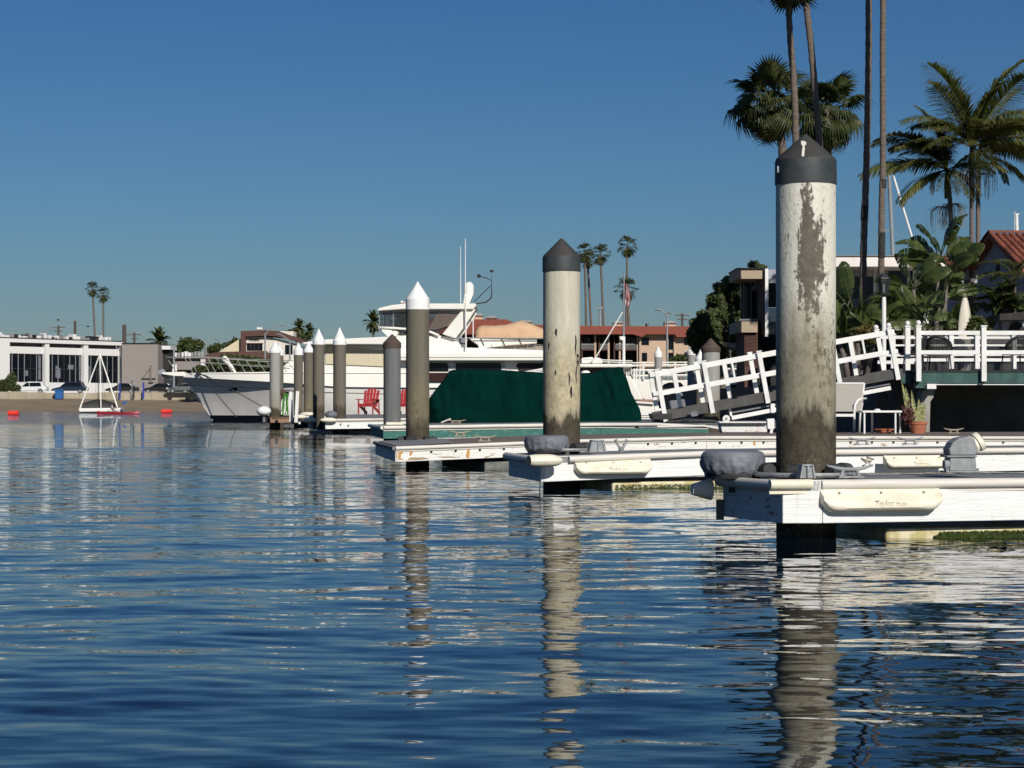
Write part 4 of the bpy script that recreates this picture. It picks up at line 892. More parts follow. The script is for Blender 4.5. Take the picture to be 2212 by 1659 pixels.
for i, u in enumerate(us):
    X_ = PX(u, d0); zt = PZ(tv[i], d0); zb = PZ(912.5, d0); row = []; hw = 1.15 * tw[i] ** .35
    for k in range(41):
        a_ = k / 40; s_ = 1 if a_ < .5 else -1; q = min(a_, 1 - a_) * 2           # 0 bottom .. 1 ridge
        zz = lerp(zb, zt, min(1, q / .72)) if q < .72 else zt + (.05 * (q - .72) / .28)
        yy = hw * (1.0 - .12 * (q / .72) if q < .72 else .88 * (1 - (q - .72) / .28))
        yo = d0 - s_ * yy
        f_ = mnoise.noise(Vector((X_ * 1.6, zz * .7, s_ * 3))) * .12 + mnoise.noise(Vector((X_ * 5, zz * 1.6 + X_, s_ * 5))) * .05 + .07 * abs(mnoise.noise(Vector((X_ * 3.1 + zz, zz * .5, 7))))
        fold = sum(.05 * math.exp(-((zz - zb - (c0 + c1 * (X_ + 2.2))) / .035) ** 2) * math.exp(-((X_ - xc_) / wd) ** 2) for c0, c1, xc_, wd in ((.17, .05, -1.6, 1.0), (.09, -.02, -1.4, 1.3), (.3, -.14, 2.4, .8), (.02, .10, 2.6, 1.2), (.22, .16, 2.9, .5), (.4, -.2, -2.0, .4)))
        hem = .02 * math.sin(X_ * 9 + 2 * math.sin(X_ * 2)) * max(0, 1 - q * 3)
        amp = min(1, q * 3 + .2)
        row.append((X_ + hem, yo - s_ * (f_ * amp + fold), zz + .015 * mnoise.noise(Vector((X_ * 2, 9, k * .3))) + (.025 * mnoise.noise(Vector((X_ * 2.5, 4, 0))) if q < .05 else 0)))
    rows.append(row)
mb = MB(); mb.grid(rows); cv_ = mb.build('canvas_cover', M['tarp'], gb, smooth=True)
for i_ in (24, 47, 70, 93, 108):
    mb = MB(); ra = [Vector(p) for p in rows[i_]]; rb_ = [lerp(Vector(p), Vector(q), min(.9, .035 / max(.01, (Vector(q) - Vector(p)).length))) for p, q in zip(rows[i_], rows[i_ + 1])]
    up_ = [Vector((0, -.012 if k < 20 else .012, .008)) for k in range(41)]; mb.grid([[p + o for p, o in zip(ra, up_)], [p + o for p, o in zip(rb_, up_)]]); mb.build('seam', M['tarp'], cv_)
mb = MB(); mb.prof([(965, 912), (1360, 912), (1372, 897), (950, 897)], 58.0, 1.2); mb.build('hull', M['dark'], gb)
mb = MB(); mb.tube([P(1375, 886, 57.9), P(1369, 897, 57.9), P(1373, 908, 57.9)], .015, 5); mb.build('tie_cord', M['rope'], gb)

# ---------------------------------------------------------------- white boats behind on the right
hb_ = thing('cabin_boat', 'white boat with flat hardtop, short mast and folded boom behind the green cover', 'boat', P(1310, 885, 72))
mb = MB(); mb.prof([(1200, 786), (1362, 786), (1370, 789), (1366, 793), (1200, 793)], 71, 2.6); mb.build('hardtop', M['gelcoat'], hb_, bevel=.03)
mb = MB(); mb.prof([(1200, 793), (1350, 793), (1352, 812), (1200, 812)], 71.8, 1.6); mb.build('dark_cabin', M['dark_in'], hb_)
mb = MB(); mb.prof([(1200, 812), (1362, 812), (1392, 868), (1411, 869), (1404, 886), (1200, 886)], 70.8, 3); mb.build('hull', M['gelcoat'], hb_, bevel=.04)
mb = MB(); mb.prof([(1280, 775), (1290, 772), (1302, 776), (1302, 785), (1278, 785)], 71.5, .5); mb.prof([(1256, 773), (1280, 771), (1285, 777), (1284, 785), (1256, 785)], 72.2, .6); mb.build('deck_box', M['gelcoat'], hb_, bevel=.04)
mb = MB(); mb.tube([P(1347.5, 786, 71.6), P(1347.5, 727, 71.6)], .052, 10); mb.prof([(1338, 727), (1346, 726), (1346, 734), (1341, 735)], 71.5, .2); mb.build('mast', M['white'], hb_, smooth=2)
mb = MB(); mb.tube([P(1284.5, 776, 71.6), P(1345, 674, 71.6)], .022, 6); mb.build('boom', M['white'], hb_)
mb = MB(); mb.tube([P(1260, 776, 71), P(1366, 780, 71)], .022, 6); mb.tube([P(1290, 781, 71), P(1366, 784, 71)], .02, 6); mb.build('roof_rail', M['white'], hb_)
mb = MB(); mb.ball(P(1265, 806, 70.9), (.16, .1, .09), 6); mb.build('sun_hat_float', M['gelcoat'], hb_, smooth=True)
mb = MB()
for u in (1370, 1375, 1382): mb.tube([P(u, 796, 71), P(u - 1, 838, 71)], .03, 6)
for u in (1348, 1353, 1358, 1363): mb.tube([P(u, 793, 71.3), P(u + 2, 830, 71.3)], .02, 5)
mb.build('stern_rail', M['white'], hb_)
mb = MB(); mb.tube([P(1347.5, 727, 71.7), P(1347.5, 660, 71.7), P(1348, 586, 71.7)], [.032, .028, .02], 8); mb.build('flag_staff', M['lamp'], hb_)
fg = thing('flag', 'red and white striped flag hanging limp from the staff', 'flag', P(1350, 640, 71.7))
for k in range(9):
    a0_, a1_ = k / 9, (k + 1) / 9; rows = []
    for j in range(11):
        q = j / 10; row = []
        for s_ in (a0_, a1_):
            vv = lerp(614, 658, q) + s_ * 9 - (4 if q < .1 else 0) * (1 - s_); uu = lerp(1349.4, 1360.4, s_) + 1.2 * math.sin(q * 7 + s_ * 4) * (.3 + q) * s_
            row.append(P(uu, vv, 71.7) + Vector((0, .08 * math.sin(s_ * 14 + q * 3), 0)))
        rows.append(row)
    mb = MB(); mb.grid(rows); mb.build('stripe', M['flagr' if k % 2 == 0 else 'flag'], fg, smooth=True)
rb = thing('railed_boat', 'white boat with stacked side rails moored behind the gangway', 'boat', P(1500, 885, 112))
mb = MB(); mb.prof([(1362, 818), (1440, 822), (1640, 818), (1640, 868), (1400, 868), (1370, 850)], 112, 3); mb.build('hull', M['gelcoat'], rb, bevel=.05)
mb = MB()
for v in (784, 790, 800, 812): mb.tube([P(1366, v, 111.9), P(1700, v - 4, 111.9)], .06 if v > 785 else .04, 6)
for u in range(1390, 1700, 34): mb.tube([P(u, 784, 111.9), P(u, 820, 111.9)], .055, 6)
mb.build('side_rails', M['gelcoat'], rb)
mb = MB(); mb.prof([(1396, 793), (1480, 793), (1480, 798), (1396, 798)], 113, 1.6); mb.prof([(1398, 803), (1480, 803), (1480, 810), (1398, 810)], 113, 1.6); mb.prof([(1566, 795), (1680, 790), (1680, 812), (1566, 814)], 113, 1.6); mb.build('dark_cabin', M['dark_in'], rb)
mb = MB(); mb.prof([(1434, 830), (1446, 826), (1470, 826), (1476, 832), (1476, 838), (1430, 838)], 111.7, .3); mb.build('window', M['glass'], rb)
for (u0, u1) in ((1530, 1552), (1572, 1598), (1602, 1626)):
    mb = MB(); mb.prof([(u0, 832), (u1, 829), (u1, 838), (u0, 841)], 111.8, .3); mb.build('window', M['glass'], rb)
tb = thing('planter', 'brown tub of leafy plants on the white boat stern left of the gangway', 'planter', P(1391, 882, 66))
mb = MB(); mb.lathe([(.16, -.02), (.27, .06), (.3, .2), (.26, .3)], 14, P(1391, 884, 66)); mb.build('tub', M['brownw'], tb, smooth=2)
sk = thing('white_skiff', 'low white skiff hull between green cover and gangway foot', 'boat', P(1395, 890, 64))
mb = MB(); mb.prof([(1352, 866), (1412, 872), (1412, 880), (1440, 884), (1440, 908), (1358, 908)], 64.5, 1.4); mb.build('hull', M['gelcoat'], sk, bevel=.04)
mb = MB(); mb.prof([(1352, 864.5), (1412, 869.5), (1412, 873.5), (1352, 869)], 64.4, 1.6); mb.build('gunwale', M['white'], sk)
for i in range(3): mb = MB(); mb.pbox(1374 - i * 3, 897 + i * 4.5, 1420, 898.6 + i * 4.5, 62 - i * .5, .5); mb.build('step_edge', M['vgrey'], sk)
mb = MB(); c_ = P(1406, 845, 66)
bx = thing('dock_box', 'grey plastic box with dark handles on the float beyond the gangway foot', 'box', P(1463, 884, 60))
mb = MB(); mb.prof([(1446, 866), (1478, 862), (1482, 876), (1476, 884), (1450, 886)], 60, .5); mb.build('lid', M['vgrey'], bx, bevel=.03)
mb = MB(); mb.prof([(1452, 884), (1476, 883), (1478, 892), (1454, 893)], 60.02, .45); mb.build('tub', M['cream'], bx, bevel=.02)
mb = MB(); mb.prof([(1480, 862), (1500, 862), (1500, 884), (1482, 886)], 61, .5); b2_ = mb.build('grey_locker', M['vgrey'], org=P(1490, 886, 61), bevel=.02); tag(b2_, 'grey locker standing against a white piling past the gangway', 'locker')
mb = MB(); rr = .3; mb.tube([P(1456 + 17 * math.cos(a_), 858 - 12 * math.sin(a_), 63) for a_ in np.linspace(.2, 2.6, 9)], .05, 6); tag(mb.build('hose_loop', M['vgrey'], org=P(1456, 858, 63)), 'grey looped hose arching above the plastic box', 'hose')

# ---------------------------------------------------------------- gangway
S, E = P(1433, 899, 45.0), P(1950, 806, 45.3)
al = (E - S).normalized(); LG = (E - S).length; sd = Vector((-al.y, al.x, 0)).normalized() * 1.05; upn = al.cross(Vector((0, 1, 0))); upn = Vector((-al.z, 0, al.x)).normalized()
gw = thing('gangway', 'white railed gangway sloping up from the float to the pier', 'gangway', S)
for k in (0, 1):
    off = sd * k
    mb = MB(); mb.beam(S + off - al * .1 - upn * .0, E + off - upn * .0, .07, .19, upn); mb.build('stringer', M['gang'], gw, bevel=.008)
    n = 5; tp = (.005, .2, .43, .735, .975)
    Hh = .96
    for i, t_ in enumerate(tp):
        b0 = S + al * (LG * t_) + off + Vector((0, -.065 if k == 0 else .065, 0)); a_ = b0 - upn * .12; b_ = b0 + upn * Hh
        if k == 1: a_ = b0 + upn * .1
        mb = MB(); mb.beam(a_, b_, .095, .07, (0, 1, 0)); mb.beam(b_, b_ + upn * .025, .115, .09, (0, 1, 0))
        if i == len(tp) - 1: mb.ball(b_ + upn * .07, .055, 6)
        mb.build('post', M['white'], gw, bevel=.005)
        if i < len(tp) - 1 and k == 1:
            c_ = S + al * (LG * (t_ + tp[i + 1]) / 2) + off
            mb = MB(); mb.beam(c_ + upn * .1, c_ + upn * .88, .09, .05, (0, 1, 0)); mb.build('baluster', M['white'], gw)
    for (h_, w_) in ((.88, .105), (.47, .09)):
        mb = MB(); mb.beam(S + off + al * .0 + upn * h_, E + off + al * (-.02) + upn * h_, .045, w_, upn); mb.build('rail', M['white'], gw, bevel=.004)
    if k == 0:
        for t_ in (.315, .58, .86):
            c_ = S + al * (LG * t_) + off
            mb = MB(); mb.beam(c_ + upn * .50, c_ + upn * .84, .04, .055, (0, 1, 0)); mb.build('baluster', M['white'], gw)
mb = MB(); a_, b_ = S + upn * .06, E + upn * .06
mb.hexa([a_ + sd * .03 - upn * .03, b_ + sd * .03 - upn * .03, b_ + sd * .97 - upn * .03, a_ + sd * .97 - upn * .03, a_ + sd * .03, b_ + sd * .03, b_ + sd * .97, a_ + sd * .97]); mb.build('walkway', M['deckg'], gw)
ta, tb_ = P(1580, 903, 45.2), P(1924, 838, 45.4)
mb = MB(); mb.beam(ta, tb_, .06, .085, upn); mb.beam(ta + upn * .04, ta + upn * .22, .05, .05, (0, 1, 0)); mb.beam(P(1669, 892, 45.2), P(1669, 872, 45.2), .09, .05, (0, 1, 0)); mb.build('under_truss', M['white'], gw, bevel=.006)
mb = MB(); mb.beam(ta + upn * .11, tb_ + upn * .09, .03, .04, upn); mb.build('truss_rib', M['vgrey'], gw)
mb = MB(); c_ = P(1569, 904.5, 45.0); mb.tube([c_, c_ + Vector((0, .07, 0))], .075, 18); wh = mb.build('roller_wheel', M['white'], gw, smooth=2); mb = MB(); mb.tube([c_ - Vector((0, .01, 0)), c_], .03, 12); mb.build('hub', M['grey'], wh)
mb = MB(); mb.prof([(1408, 894), (1452, 893), (1452, 906), (1412, 906)], 44.9, 1.2); mb.prof([(1414, 906), (1550, 900), (1556, 912), (1414, 912)], 45.4, .9); mb.build('transition_plate', M['black'], gw)
mb = MB(); mb.prof([(1490, 890), (1506, 888), (1508, 898), (1494, 900)], 44.85, .05); mb.build('bracket', M['vgrey'], gw)
mb = MB(); mb.ball(P(1486, 911, 44.6), (.24, .2, .07), 6); mb.tube([P(1440, 912, 44.5), P(1500, 909, 44.5), P(1545, 911, 44.6)], .04, 6); tag(mb.build('rope_heap', M['black'], org=P(1486, 911, 44.6)), 'black heap of rope and canvas under the gangway foot', 'rope')
fl_ = dock('small float under the gangway foot with black fenders', [(1380, 915, 44), (1700, 914, 44.6)], [(1380, 909, 51), (1700, 908, 51)], fh=.1, mf='vgrey', me='vgrey', md='deckg', rail=False)
# rusty white boxes on the platform
bxx = thing('rusty_box', 'long rust-streaked white dock box beneath the gangway', 'box', P(1606, 933, 37.3))
mb = MB(); mb.prof([(1555, 913), (1657, 913), (1657, 934), (1560, 934)], 37.2, .5)
mb.build('body', M['rusty'], bxx, bevel=.01); mb = MB(); mb.prof([(1553, 911), (1659, 911), (1659, 914), (1553, 914)], 37.1, .55); mb.build('lid', M['white'], bxx, bevel=.008)
bz = thing('short_stand', 'small white power stand at the right end of the rusty box', 'stand', P(1665, 942, 36))
mb = MB(); mb.prof([(1657, 905), (1673, 904), (1673, 927), (1658, 927)], 36, .2); mb.build('cabinet', M['white'], bz, bevel=.01)
mb = MB(); mb.prof([(1664, 927), (1670, 927), (1666, 956), (1661, 956)], 36, .06); mb.build('leg', M['white'], bz)
mb = MB(); mb.tube([P(1300, 917.5, 40), P(1420, 917, 40), P(1500, 921, 40), P(1555, 923, 39.5)], .03, 8); mb.tube([P(1420, 922, 39), P(1520, 920, 39), P(1560, 927, 39)], .022, 8); tag(mb.build('pipe_run', M['vinyl'], org=P(1420, 917, 40)), 'pale pipes lying along the dock edge before the rusty box', 'pipe')

# ---------------------------------------------------------------- pier
pr_ = thing('pier', 'green edged pier deck with white railing on the right', 'pier', P(2080, 800, 46))
zt = PZ(800.5, 46); X0, X1 = PX(1952, 46), PX(2420, 46)
mb = MB(); mb.box(PX(1979, 46), X1, 46.0, 50.5, zt - .03, zt); mb.box(X0, PX(1979, 46) - .004, 46.25, 50.5, zt - .03, zt - .002); mb.build('deck', M['dark'], pr_)
mb = MB(); mb.box(PX(1979, 46), X1, 46.02, 46.10, zt - .27, zt - .034); mb.build('fascia_board', M['greenf'], pr_, bevel=.005)
mb = MB(); mb.box(X0, PX(1979, 46), 46.28, 46.36, zt - .27, zt - .034); mb.build('fascia_board', M['greenf'], pr_)
mb = MB(); mb.box(PX(1979, 46), PX(2002, 46), 46.02, 46.3, zt - .37, zt - .272); mb.build('end_block', M['greenf'], pr_)
mb = MB(); mb.box(PX(2004, 46), X1, 46.05, 46.15, zt - .305, zt - .272); mb.build('lower_trim', M['white'], pr_)
mb = MB(); mb.pbox(2002.5, 829.5, 2022.7, 840.5, 45.95, .3); mb.build('white_bracket', M['white'], pr_, bevel=.008)
mb = MB(); mb.prof([(1996, 841), (2019, 841), (2017, 858), (2010, 868), (2008, 946), (1985, 946), (1988, 868), (1990, 850)], 46.4, .5)
mb.build('concrete_column', M['conc'], pr_, bevel=.02)
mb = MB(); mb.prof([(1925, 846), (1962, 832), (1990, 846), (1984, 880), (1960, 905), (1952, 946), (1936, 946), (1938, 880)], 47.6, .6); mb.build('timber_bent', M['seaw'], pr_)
def pier_rail(d, us_, v0, v1, rails, u_end, ball=(), t=.105, name='post'):
    for i, u in enumerate(us_):
        mb = MB(); a_ = P(u, v1, d); b_ = P(u, v0, d); mb.beam(a_, b_, t, t, (0, 1, 0)); mb.beam(b_, b_ + Vector((0, 0, .03)), t * 1.25, t * 1.25, (0, 1, 0))
        if u in ball: mb.ball(b_ + Vector((0, 0, .085)), .055, 6)
        mb.build('post', M['white'], pr_, bevel=.005)
    for (va, vb_) in rails:
        e = [(us_[0], u_end)]
        mb = MB(); z0, z1 = PZ(vb_, d), PZ(va, d); mb.box(PX(us_[0], d), PX(u_end, d), d - .015 + .02, d + .03, z0, z1); mb.build('rail', M['white'], pr_, bevel=.004)
pier_rail(45.94, [1984, 2125, 2262], 706, 824, [(714.5, 723.5), (756.7, 765.6)], 2400, ball=(1984,))
pier_rail(46.75, [1960.5], 707, 800, [], 2000, ball=(1960.5,))
pier_rail(50.2, [1929, 1985, 2055, 2111, 2190, 2280], 724, 797, [(727, 732), (744, 748), (764, 769), (774, 781)], 2400)
for u in (1940, 1950):
    pass
mb = MB(); mb.box(PX(1896, 49.6), PX(1975, 49.6), 49.6, 49.65, PZ(732, 49.6), PZ(725, 49.6)); mb.box(PX(1896, 49.6), PX(1975, 49.6), 49.6, 49.65, PZ(770, 49.6), PZ(764, 49.6)); mb.box(PX(1896, 49.6), PX(1975, 49.6), 49.6, 49.65, PZ(786, 49.6), PZ(779, 49.6)); mb.build('far_rail', M['white'], pr_)
mb = MB(); mb.box(PX(1985, 50.7), X1, 50.8, 50.82, 1.46, PZ(733, 50.8)); mb.build('clear_wind_panel', M['vinylw'], pr_)
# furniture on the pier: black wicker chairs
def wicker_chair(u, d, rz, label):
    o = thing('wicker_chair', label, 'chair', (0, 0, 0), 'black wicker chairs on the pier')
    rows = []; 
    # slatted tub back
    for k in range(27):
        a_ = math.pi * (k / 26) ; x = -.29 * math.cos(a_); yy = .05 + .24 * math.sin(a_); zt_ = .52 + .30 * math.sin(a_) ** .8
        mb = MB(); mb.tube([(x * .92, yy * .9, .44), (x, yy, zt_)], .0135, 5); mb.build('slat', M['black'], o)
    mb = MB(); mb.tube([(-.29 * math.cos(a_), .05 + .24 * math.sin(a_), .53 + .30 * math.sin(a_) ** .8) for a_ in np.linspace(0, math.pi, 22)], .036, 8)
    mb.tube([(-.27, .05, .44), (-.31, -.2, .60), (-.29, .05, .55)], .02, 6); mb.tube([(.27, .05, .44), (.31, -.2, .60), (.29, .05, .55)], .02, 6); mb.build('back_frame', M['black'], o, smooth=True)
    mb = MB(); mb.lathe([(.24, .39), (.29, .40), (.29, .43), (.25, .45)], 20); mb.build('seat', M['black'], o, smooth=2)
    for (x, yy) in ((-.24, -.18), (.24, -.18), (-.22, .22), (.22, .22)): mb = MB(); mb.tube([(x * .9, yy * .9, .4), (x * 1.05, yy * 1.1, 0)], .015, 6); mb.build('leg', M['black'], o)
    o.location = (PX(u, d), d, zt); o.rotation_euler = (0, 0, rz); o.scale = (1.0, 1.0, .93); ORG[o.name] = Vector(o.location); return o
wicker_chair(2028, 48.0, R(160), 'black wicker tub chair behind the pier railing, slatted back')
wicker_chair(1972, 47.8, R(255), 'black wicker chair seen edge-on between the gangway post and pier post')
wicker_chair(2194, 47.6, R(200), 'black wicker armchair at the right edge of the pier')
# ---------------------------------------------------------------- things on the platform below
sc_ = thing('sling_chair', 'white framed garden chair with taupe sling partly behind the piling', 'chair', P(1810, 938, 36.2))
def W3(u, v, dd=0): return P(u, v, 36.2 + dd)
mb = MB(); rows = [[W3(1775 + (u_ * .92) + bend, v, dd) for u_ in np.linspace(0, 96, 9)] for v, bend, dd in ((829, 3.5, .22), (845, 2.5, .17), (865, 1, .1), (882, -2, .02), (889, -6, -.02))]
mb.grid(rows); mb.build('sling_back', M['sling'], sc_, smooth=True)
mb = MB(); mb.grid([[W3(1770, 890, 0), W3(1858, 890, 0)], [W3(1766, 887, .4), W3(1850, 886, .45)]]); mb.build('sling_seat', M['sling'], sc_)
mb = MB(); mb.tube([W3(1867, 828, .22), W3(1864, 850, .17), W3(1860, 870, .1), W3(1853, 890, 0)], .017, 8); mb.tube([W3(1772, 828, .22), W3(1867, 828, .22)], .014, 8); mb.build('back_frame', M['white'], sc_, smooth=True)
mb = MB(); mb.tube([W3(1845, 937, -.02), W3(1845.5, 885, -.02), W3(1847, 874, -.0), W3(1852, 866, .03), W3(1860, 861.5, .1), W3(1871, 861, .35)], .021, 8); mb.build('leg', M['white'], sc_, smooth=True)
mb = MB(); mb.tube([W3(1776, 937, -.02), W3(1776, 885, -.02), W3(1782, 866, .03), W3(1790, 861, .35)], .021, 8); mb.build('leg', M['white'], sc_, smooth=True)
mb = MB(); mb.tube([W3(1856, 935, .5), W3(1858, 895, .45), W3(1864, 862, .4)], .019, 8); mb.build('leg', M['white'], sc_, smooth=True)
mb = MB(); mb.beam(W3(1776, 897, -.03), W3(1845, 897, -.03), .03, .045); mb.build('seat_rail', M['white'], sc_)
st_ = thing('side_table', 'low white side table with a small white dish on the lower platform', 'table', P(1905, 939, 35.6))
a_ = P(1863, 891.5, 35.4); b_ = P(1948.5, 887, 35.4)
mb = MB(); mb.box(a_.x, b_.x, 35.4, 35.95, a_.z, b_.z); mb.build('tabletop', M['white'], st_, bevel=.008)
for (u, dd) in ((1867, 35.43), (1934, 35.43), (1884, 35.93), (1944, 35.93)):
    mb = MB(); mb.tube([P(u, 891, dd), P(u, 939 if dd < 35.6 else 937, dd)], .017, 8); mb.build('leg', M['white'], st_, smooth=2)
mb = MB(); mb.lathe([(.045, 0), (.055, .012), (.04, .025), (.025, .03)], 14, P(1895, 887, 35.6)); tag(mb.build('dish', M['white'], org=P(1895, 887, 35.6), smooth=2), 'small white dish on the white side table', 'dish')
pt = thing('potted_plant', 'snake plant with red-leaved companion in a terracotta pot', 'plant', P(1983, 939.5, 35.8))
mb = MB(); mb.lathe([(.115, 0), (.14, .17), (.152, .175), (.152, .215), (.14, .22), (.12, .2)], 26, P(1983, 939.5, 35.8)); mb.build('pot', M['terra'], pt, smooth=2)
mb = MB(); mb.lathe([(.12, .19), (.05, .2)], 16, P(1983, 939.5, 35.8)); mb.build('soil', M['ground'], pt)
for (u0, u1, v1, wd) in ((1972, 1947, 824, .035), (1975, 1955, 836, .04), (1974, 1950, 852, .035), (1980, 1968, 842, .035), (1978, 1962, 866, .04), (1984, 1984, 862, .04), (1988, 1991, 868, .045), (1991, 1997, 872, .035), (1982, 1974, 878, .04), (1969, 1960, 880, .03)):
    mb = MB(); rows = []; u1 = u1 + 1
    for i in range(9):
        q = i / 8; uu = lerp(u0, u1, q ** .8); vv = lerp(910, v1, q); hw = wd * (1 - q ** 2.5) + .004; tw_ = .5 * math.sin(q * 5 + u0)
        c_ = P(uu, vv, 35.8 + (u0 % 3) * .05 - .05); rows.append([c_ + Vector((-hw * math.cos(tw_), -hw * math.sin(tw_), 0)), c_ + Vector((0, .012, 0)), c_ + Vector((hw * math.cos(tw_), hw * math.sin(tw_), 0))])
    mb.grid(rows); mb.build('leaf', M['snake'], pt, smooth=True)
mb = MB()
for i in range(150):
    c_ = P(1963 + random.gauss(0, 7), 896 + random.gauss(0, 8), 35.7 + random.gauss(0, .06)); a_ = random.random() * 6.3; s_ = .035
    q = Vector((math.cos(a_), random.uniform(-.6, .6), math.sin(a_))) * s_; r_ = Vector((-q.z, .3 * s_, q.x)) * .35; mb.add([c_ - q, c_ + r_, c_ + q, c_ - r_], [(0, 1, 2, 3)])
mb.build('red_foliage', M['redleaf'], pt, kind='stuff')
# ---------------------------------------------------------------- red chairs
ac = thing('adirondack_chair', 'whole red wooden Adirondack chair on the white dock', 'chair', (0, 0, 0), 'red Adirondack chairs')
def bd(name, pts, w, h, up=(0, 0, 1)):
    mb = MB(); mb.beam(pts[0], pts[1], w, h, up); return mb.build(name, M['red'], ac, bevel=.004)
# faces -x (left); back leans right
for i in range(5):
    yy = -.24 + i * .12; t_ = [.0, .06, .09, .06, 0][i]
    mb = MB(); a_ = Vector((.02, yy, .30)); b_ = Vector((.27, yy * 1.12, .95 + t_)); mb.beam(a_, b_, .118, .02, (1, 0, .3)); mb.build('back_slat', M['red'], ac, bevel=.012)
for i in range(5):
    x = -.48 + i * .115; bd('seat_slat', [(x, -.28, .40 - i * .022), (x, .28, .40 - i * .022)], .1, .022)
bd('back_brace', [(.17, -.3, .54), (.17, .3, .54)], .03, .06); bd('back_brace', [(.29, -.27, .80), (.29, .27, .80)], .025, .05)
for s_ in (-1, 1):
    bd('arm', [(-.58, s_ * .35, .60), (.22, s_ * .33, .57)], .13, .022); bd('leg', [(-.5, s_ * .3, 0), (-.5, s_ * .3, .59)], .03, .1, (1, 0, 0)); bd('leg', [(.24, s_ * .3, 0), (.2, s_ * .3, .57)], .03, .09, (1, 0, 0))
    bd('side_rail', [(-.52, s_ * .27, .38), (.42, s_ * .27, .03)], .025, .13)
bd('front_board', [(-.52, -.29, .36), (-.52, .29, .36)], .02, .12)
def place(o, u, v, d, rz, sc=1, label=None, first=False):
    loc = P(u, v, d)
    if first: o.location = loc; o.rotation_euler = (0, 0, rz); o.scale = (sc,) * 3; return o
    return dup(o, loc, rz, label, sc)
place(ac, 799, 894.7, 86.5, R(74), 1.0, first=True)
place(ac, 872, 894.5, 87, R(72), .97, 'red Adirondack chair mostly hidden behind the slim grey piling')
# ---------------------------------------------------------------- houses on the right
mh = thing('modern_house', 'flat-roofed modern house with pale fascia, tan blocks and dark glass', 'house', P(1800, 820, 82))
def pr(parent, name, m, boxes, bevel=0, **k):
    mb = MB()
    for b in boxes:
        if len(b) == 6: mb.pbox(*b)
        else: mb.prof(*b)
    return mb.build(name, M[m], parent, bevel=bevel, **k)
pr(mh, 'roof_block', 'stucco_t', [(1592.5, 580, 1648, 602, 82, 3)]); pr(mh, 'roof_edge', 'dark', [(1591.5, 578.5, 1660, 580, 81.9, 3.2)])
pr(mh, 'column', 'brown', [(1648.4, 580, 1653, 722, 81.95, 2)]); pr(mh, 'column', 'white', [(1653.2, 580, 1660, 727, 81.8, .5)])
pr(mh, 'balcony_block', 'stucco_t', [(1592.5, 694.5, 1636.7, 718, 82, 3)]); pr(mh, 'balcony_rail', 'vgrey', [(1597, 689, 1636, 692.5, 82.3, .1)])
pr(mh, 'window', 'glass', [(1600, 602.5, 1648, 694, 84.6, .05)])
for u in (1606, 1622, 1638): pr(mh, 'mullion', 'grey', [(u, 602.5, u + 1.2, 694, 84.5, .08)])
bw = MB(); pr(mh, 'brick_wall', 'brown', [(1608.5, 718.5, 1637, 848, 82.2, 3)])
for r_ in range(24):
    for c_ in range(3):
        u0 = 1608.3 + c_ * 9.6 + (4.8 if r_ % 2 else 0); 
        if u0 + 9 < 1640: pr(mh, 'brick', 'brick', [(u0, 718.8 + r_ * 3, min(1637.3, u0 + 9.3), 721.4 + r_ * 3, 82.17, .05)])
pr(mh, 'side_panel', 'stucco_b', [(1660.2, 582, 1700, 611, 82.2, 1)]); pr(mh, 'window', 'glass', [(1660.2, 611.5, 1700, 664, 82.6, .05)])
pr(mh, 'glass_rail', 'vinylw', [(1660.4, 665, 1700, 694, 82.1, .03)]); pr(mh, 'stone_panel', 'stone', [(1660.2, 694.2, 1700, 722, 82.2, .6)])
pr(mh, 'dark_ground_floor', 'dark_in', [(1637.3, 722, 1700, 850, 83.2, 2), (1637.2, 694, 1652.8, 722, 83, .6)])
pr(mh, 'roof_fascia', 'roofw', [(1712, 552.5, 2108, 575.5, 100, 4)]); pr(mh, 'roof_membrane', 'grey', [(1711, 551.3, 2109, 552.4, 99.9, 4.2)])
pr(mh, 'soffit_wall', 'stucco_w', [(1712, 575.7, 2104, 800, 103.0, .3)])
pr(mh, 'upper_wall', 'greyw', [(1712, 576, 1838, 720, 102.2, .7)]);
for (u0, v0, u1, v1) in ((1812, 598, 1820, 640), (1842, 597, 1886, 700), (1920, 585, 1960, 650), (1966, 585, 1972, 700)): pr(mh, 'window', 'glass', [(u0, v0, u1, v1, 102.1, .05)])
pr(mh, 'door_column', 'white', [(1888, 576, 1891.5, 720, 101.8, .3)])
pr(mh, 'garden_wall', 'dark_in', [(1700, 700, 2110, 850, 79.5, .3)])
tg = thing('tile_roofed_house', 'Spanish style house with red tile roof and shaded blue grey gable', 'house', P(2180, 800, 70))
GA, GB, RG = P(2115, 572, 72), P(2270, 640, 66.5), P(2158, 503, 69.6)
# gable wall turned away from the sun: from A (left eave) to B (right eave)
A_ = Vector((PX(2112, 73), 73, 0)); B_ = Vector((PX(2228, 68), 68, 0)); 
gdir = (B_ - A_).normalized(); gw_ = (B_ - A_).length; gn = Vector((-gdir.y, gdir.x, 0)); gn = -gn if gn.y > 0 else gn
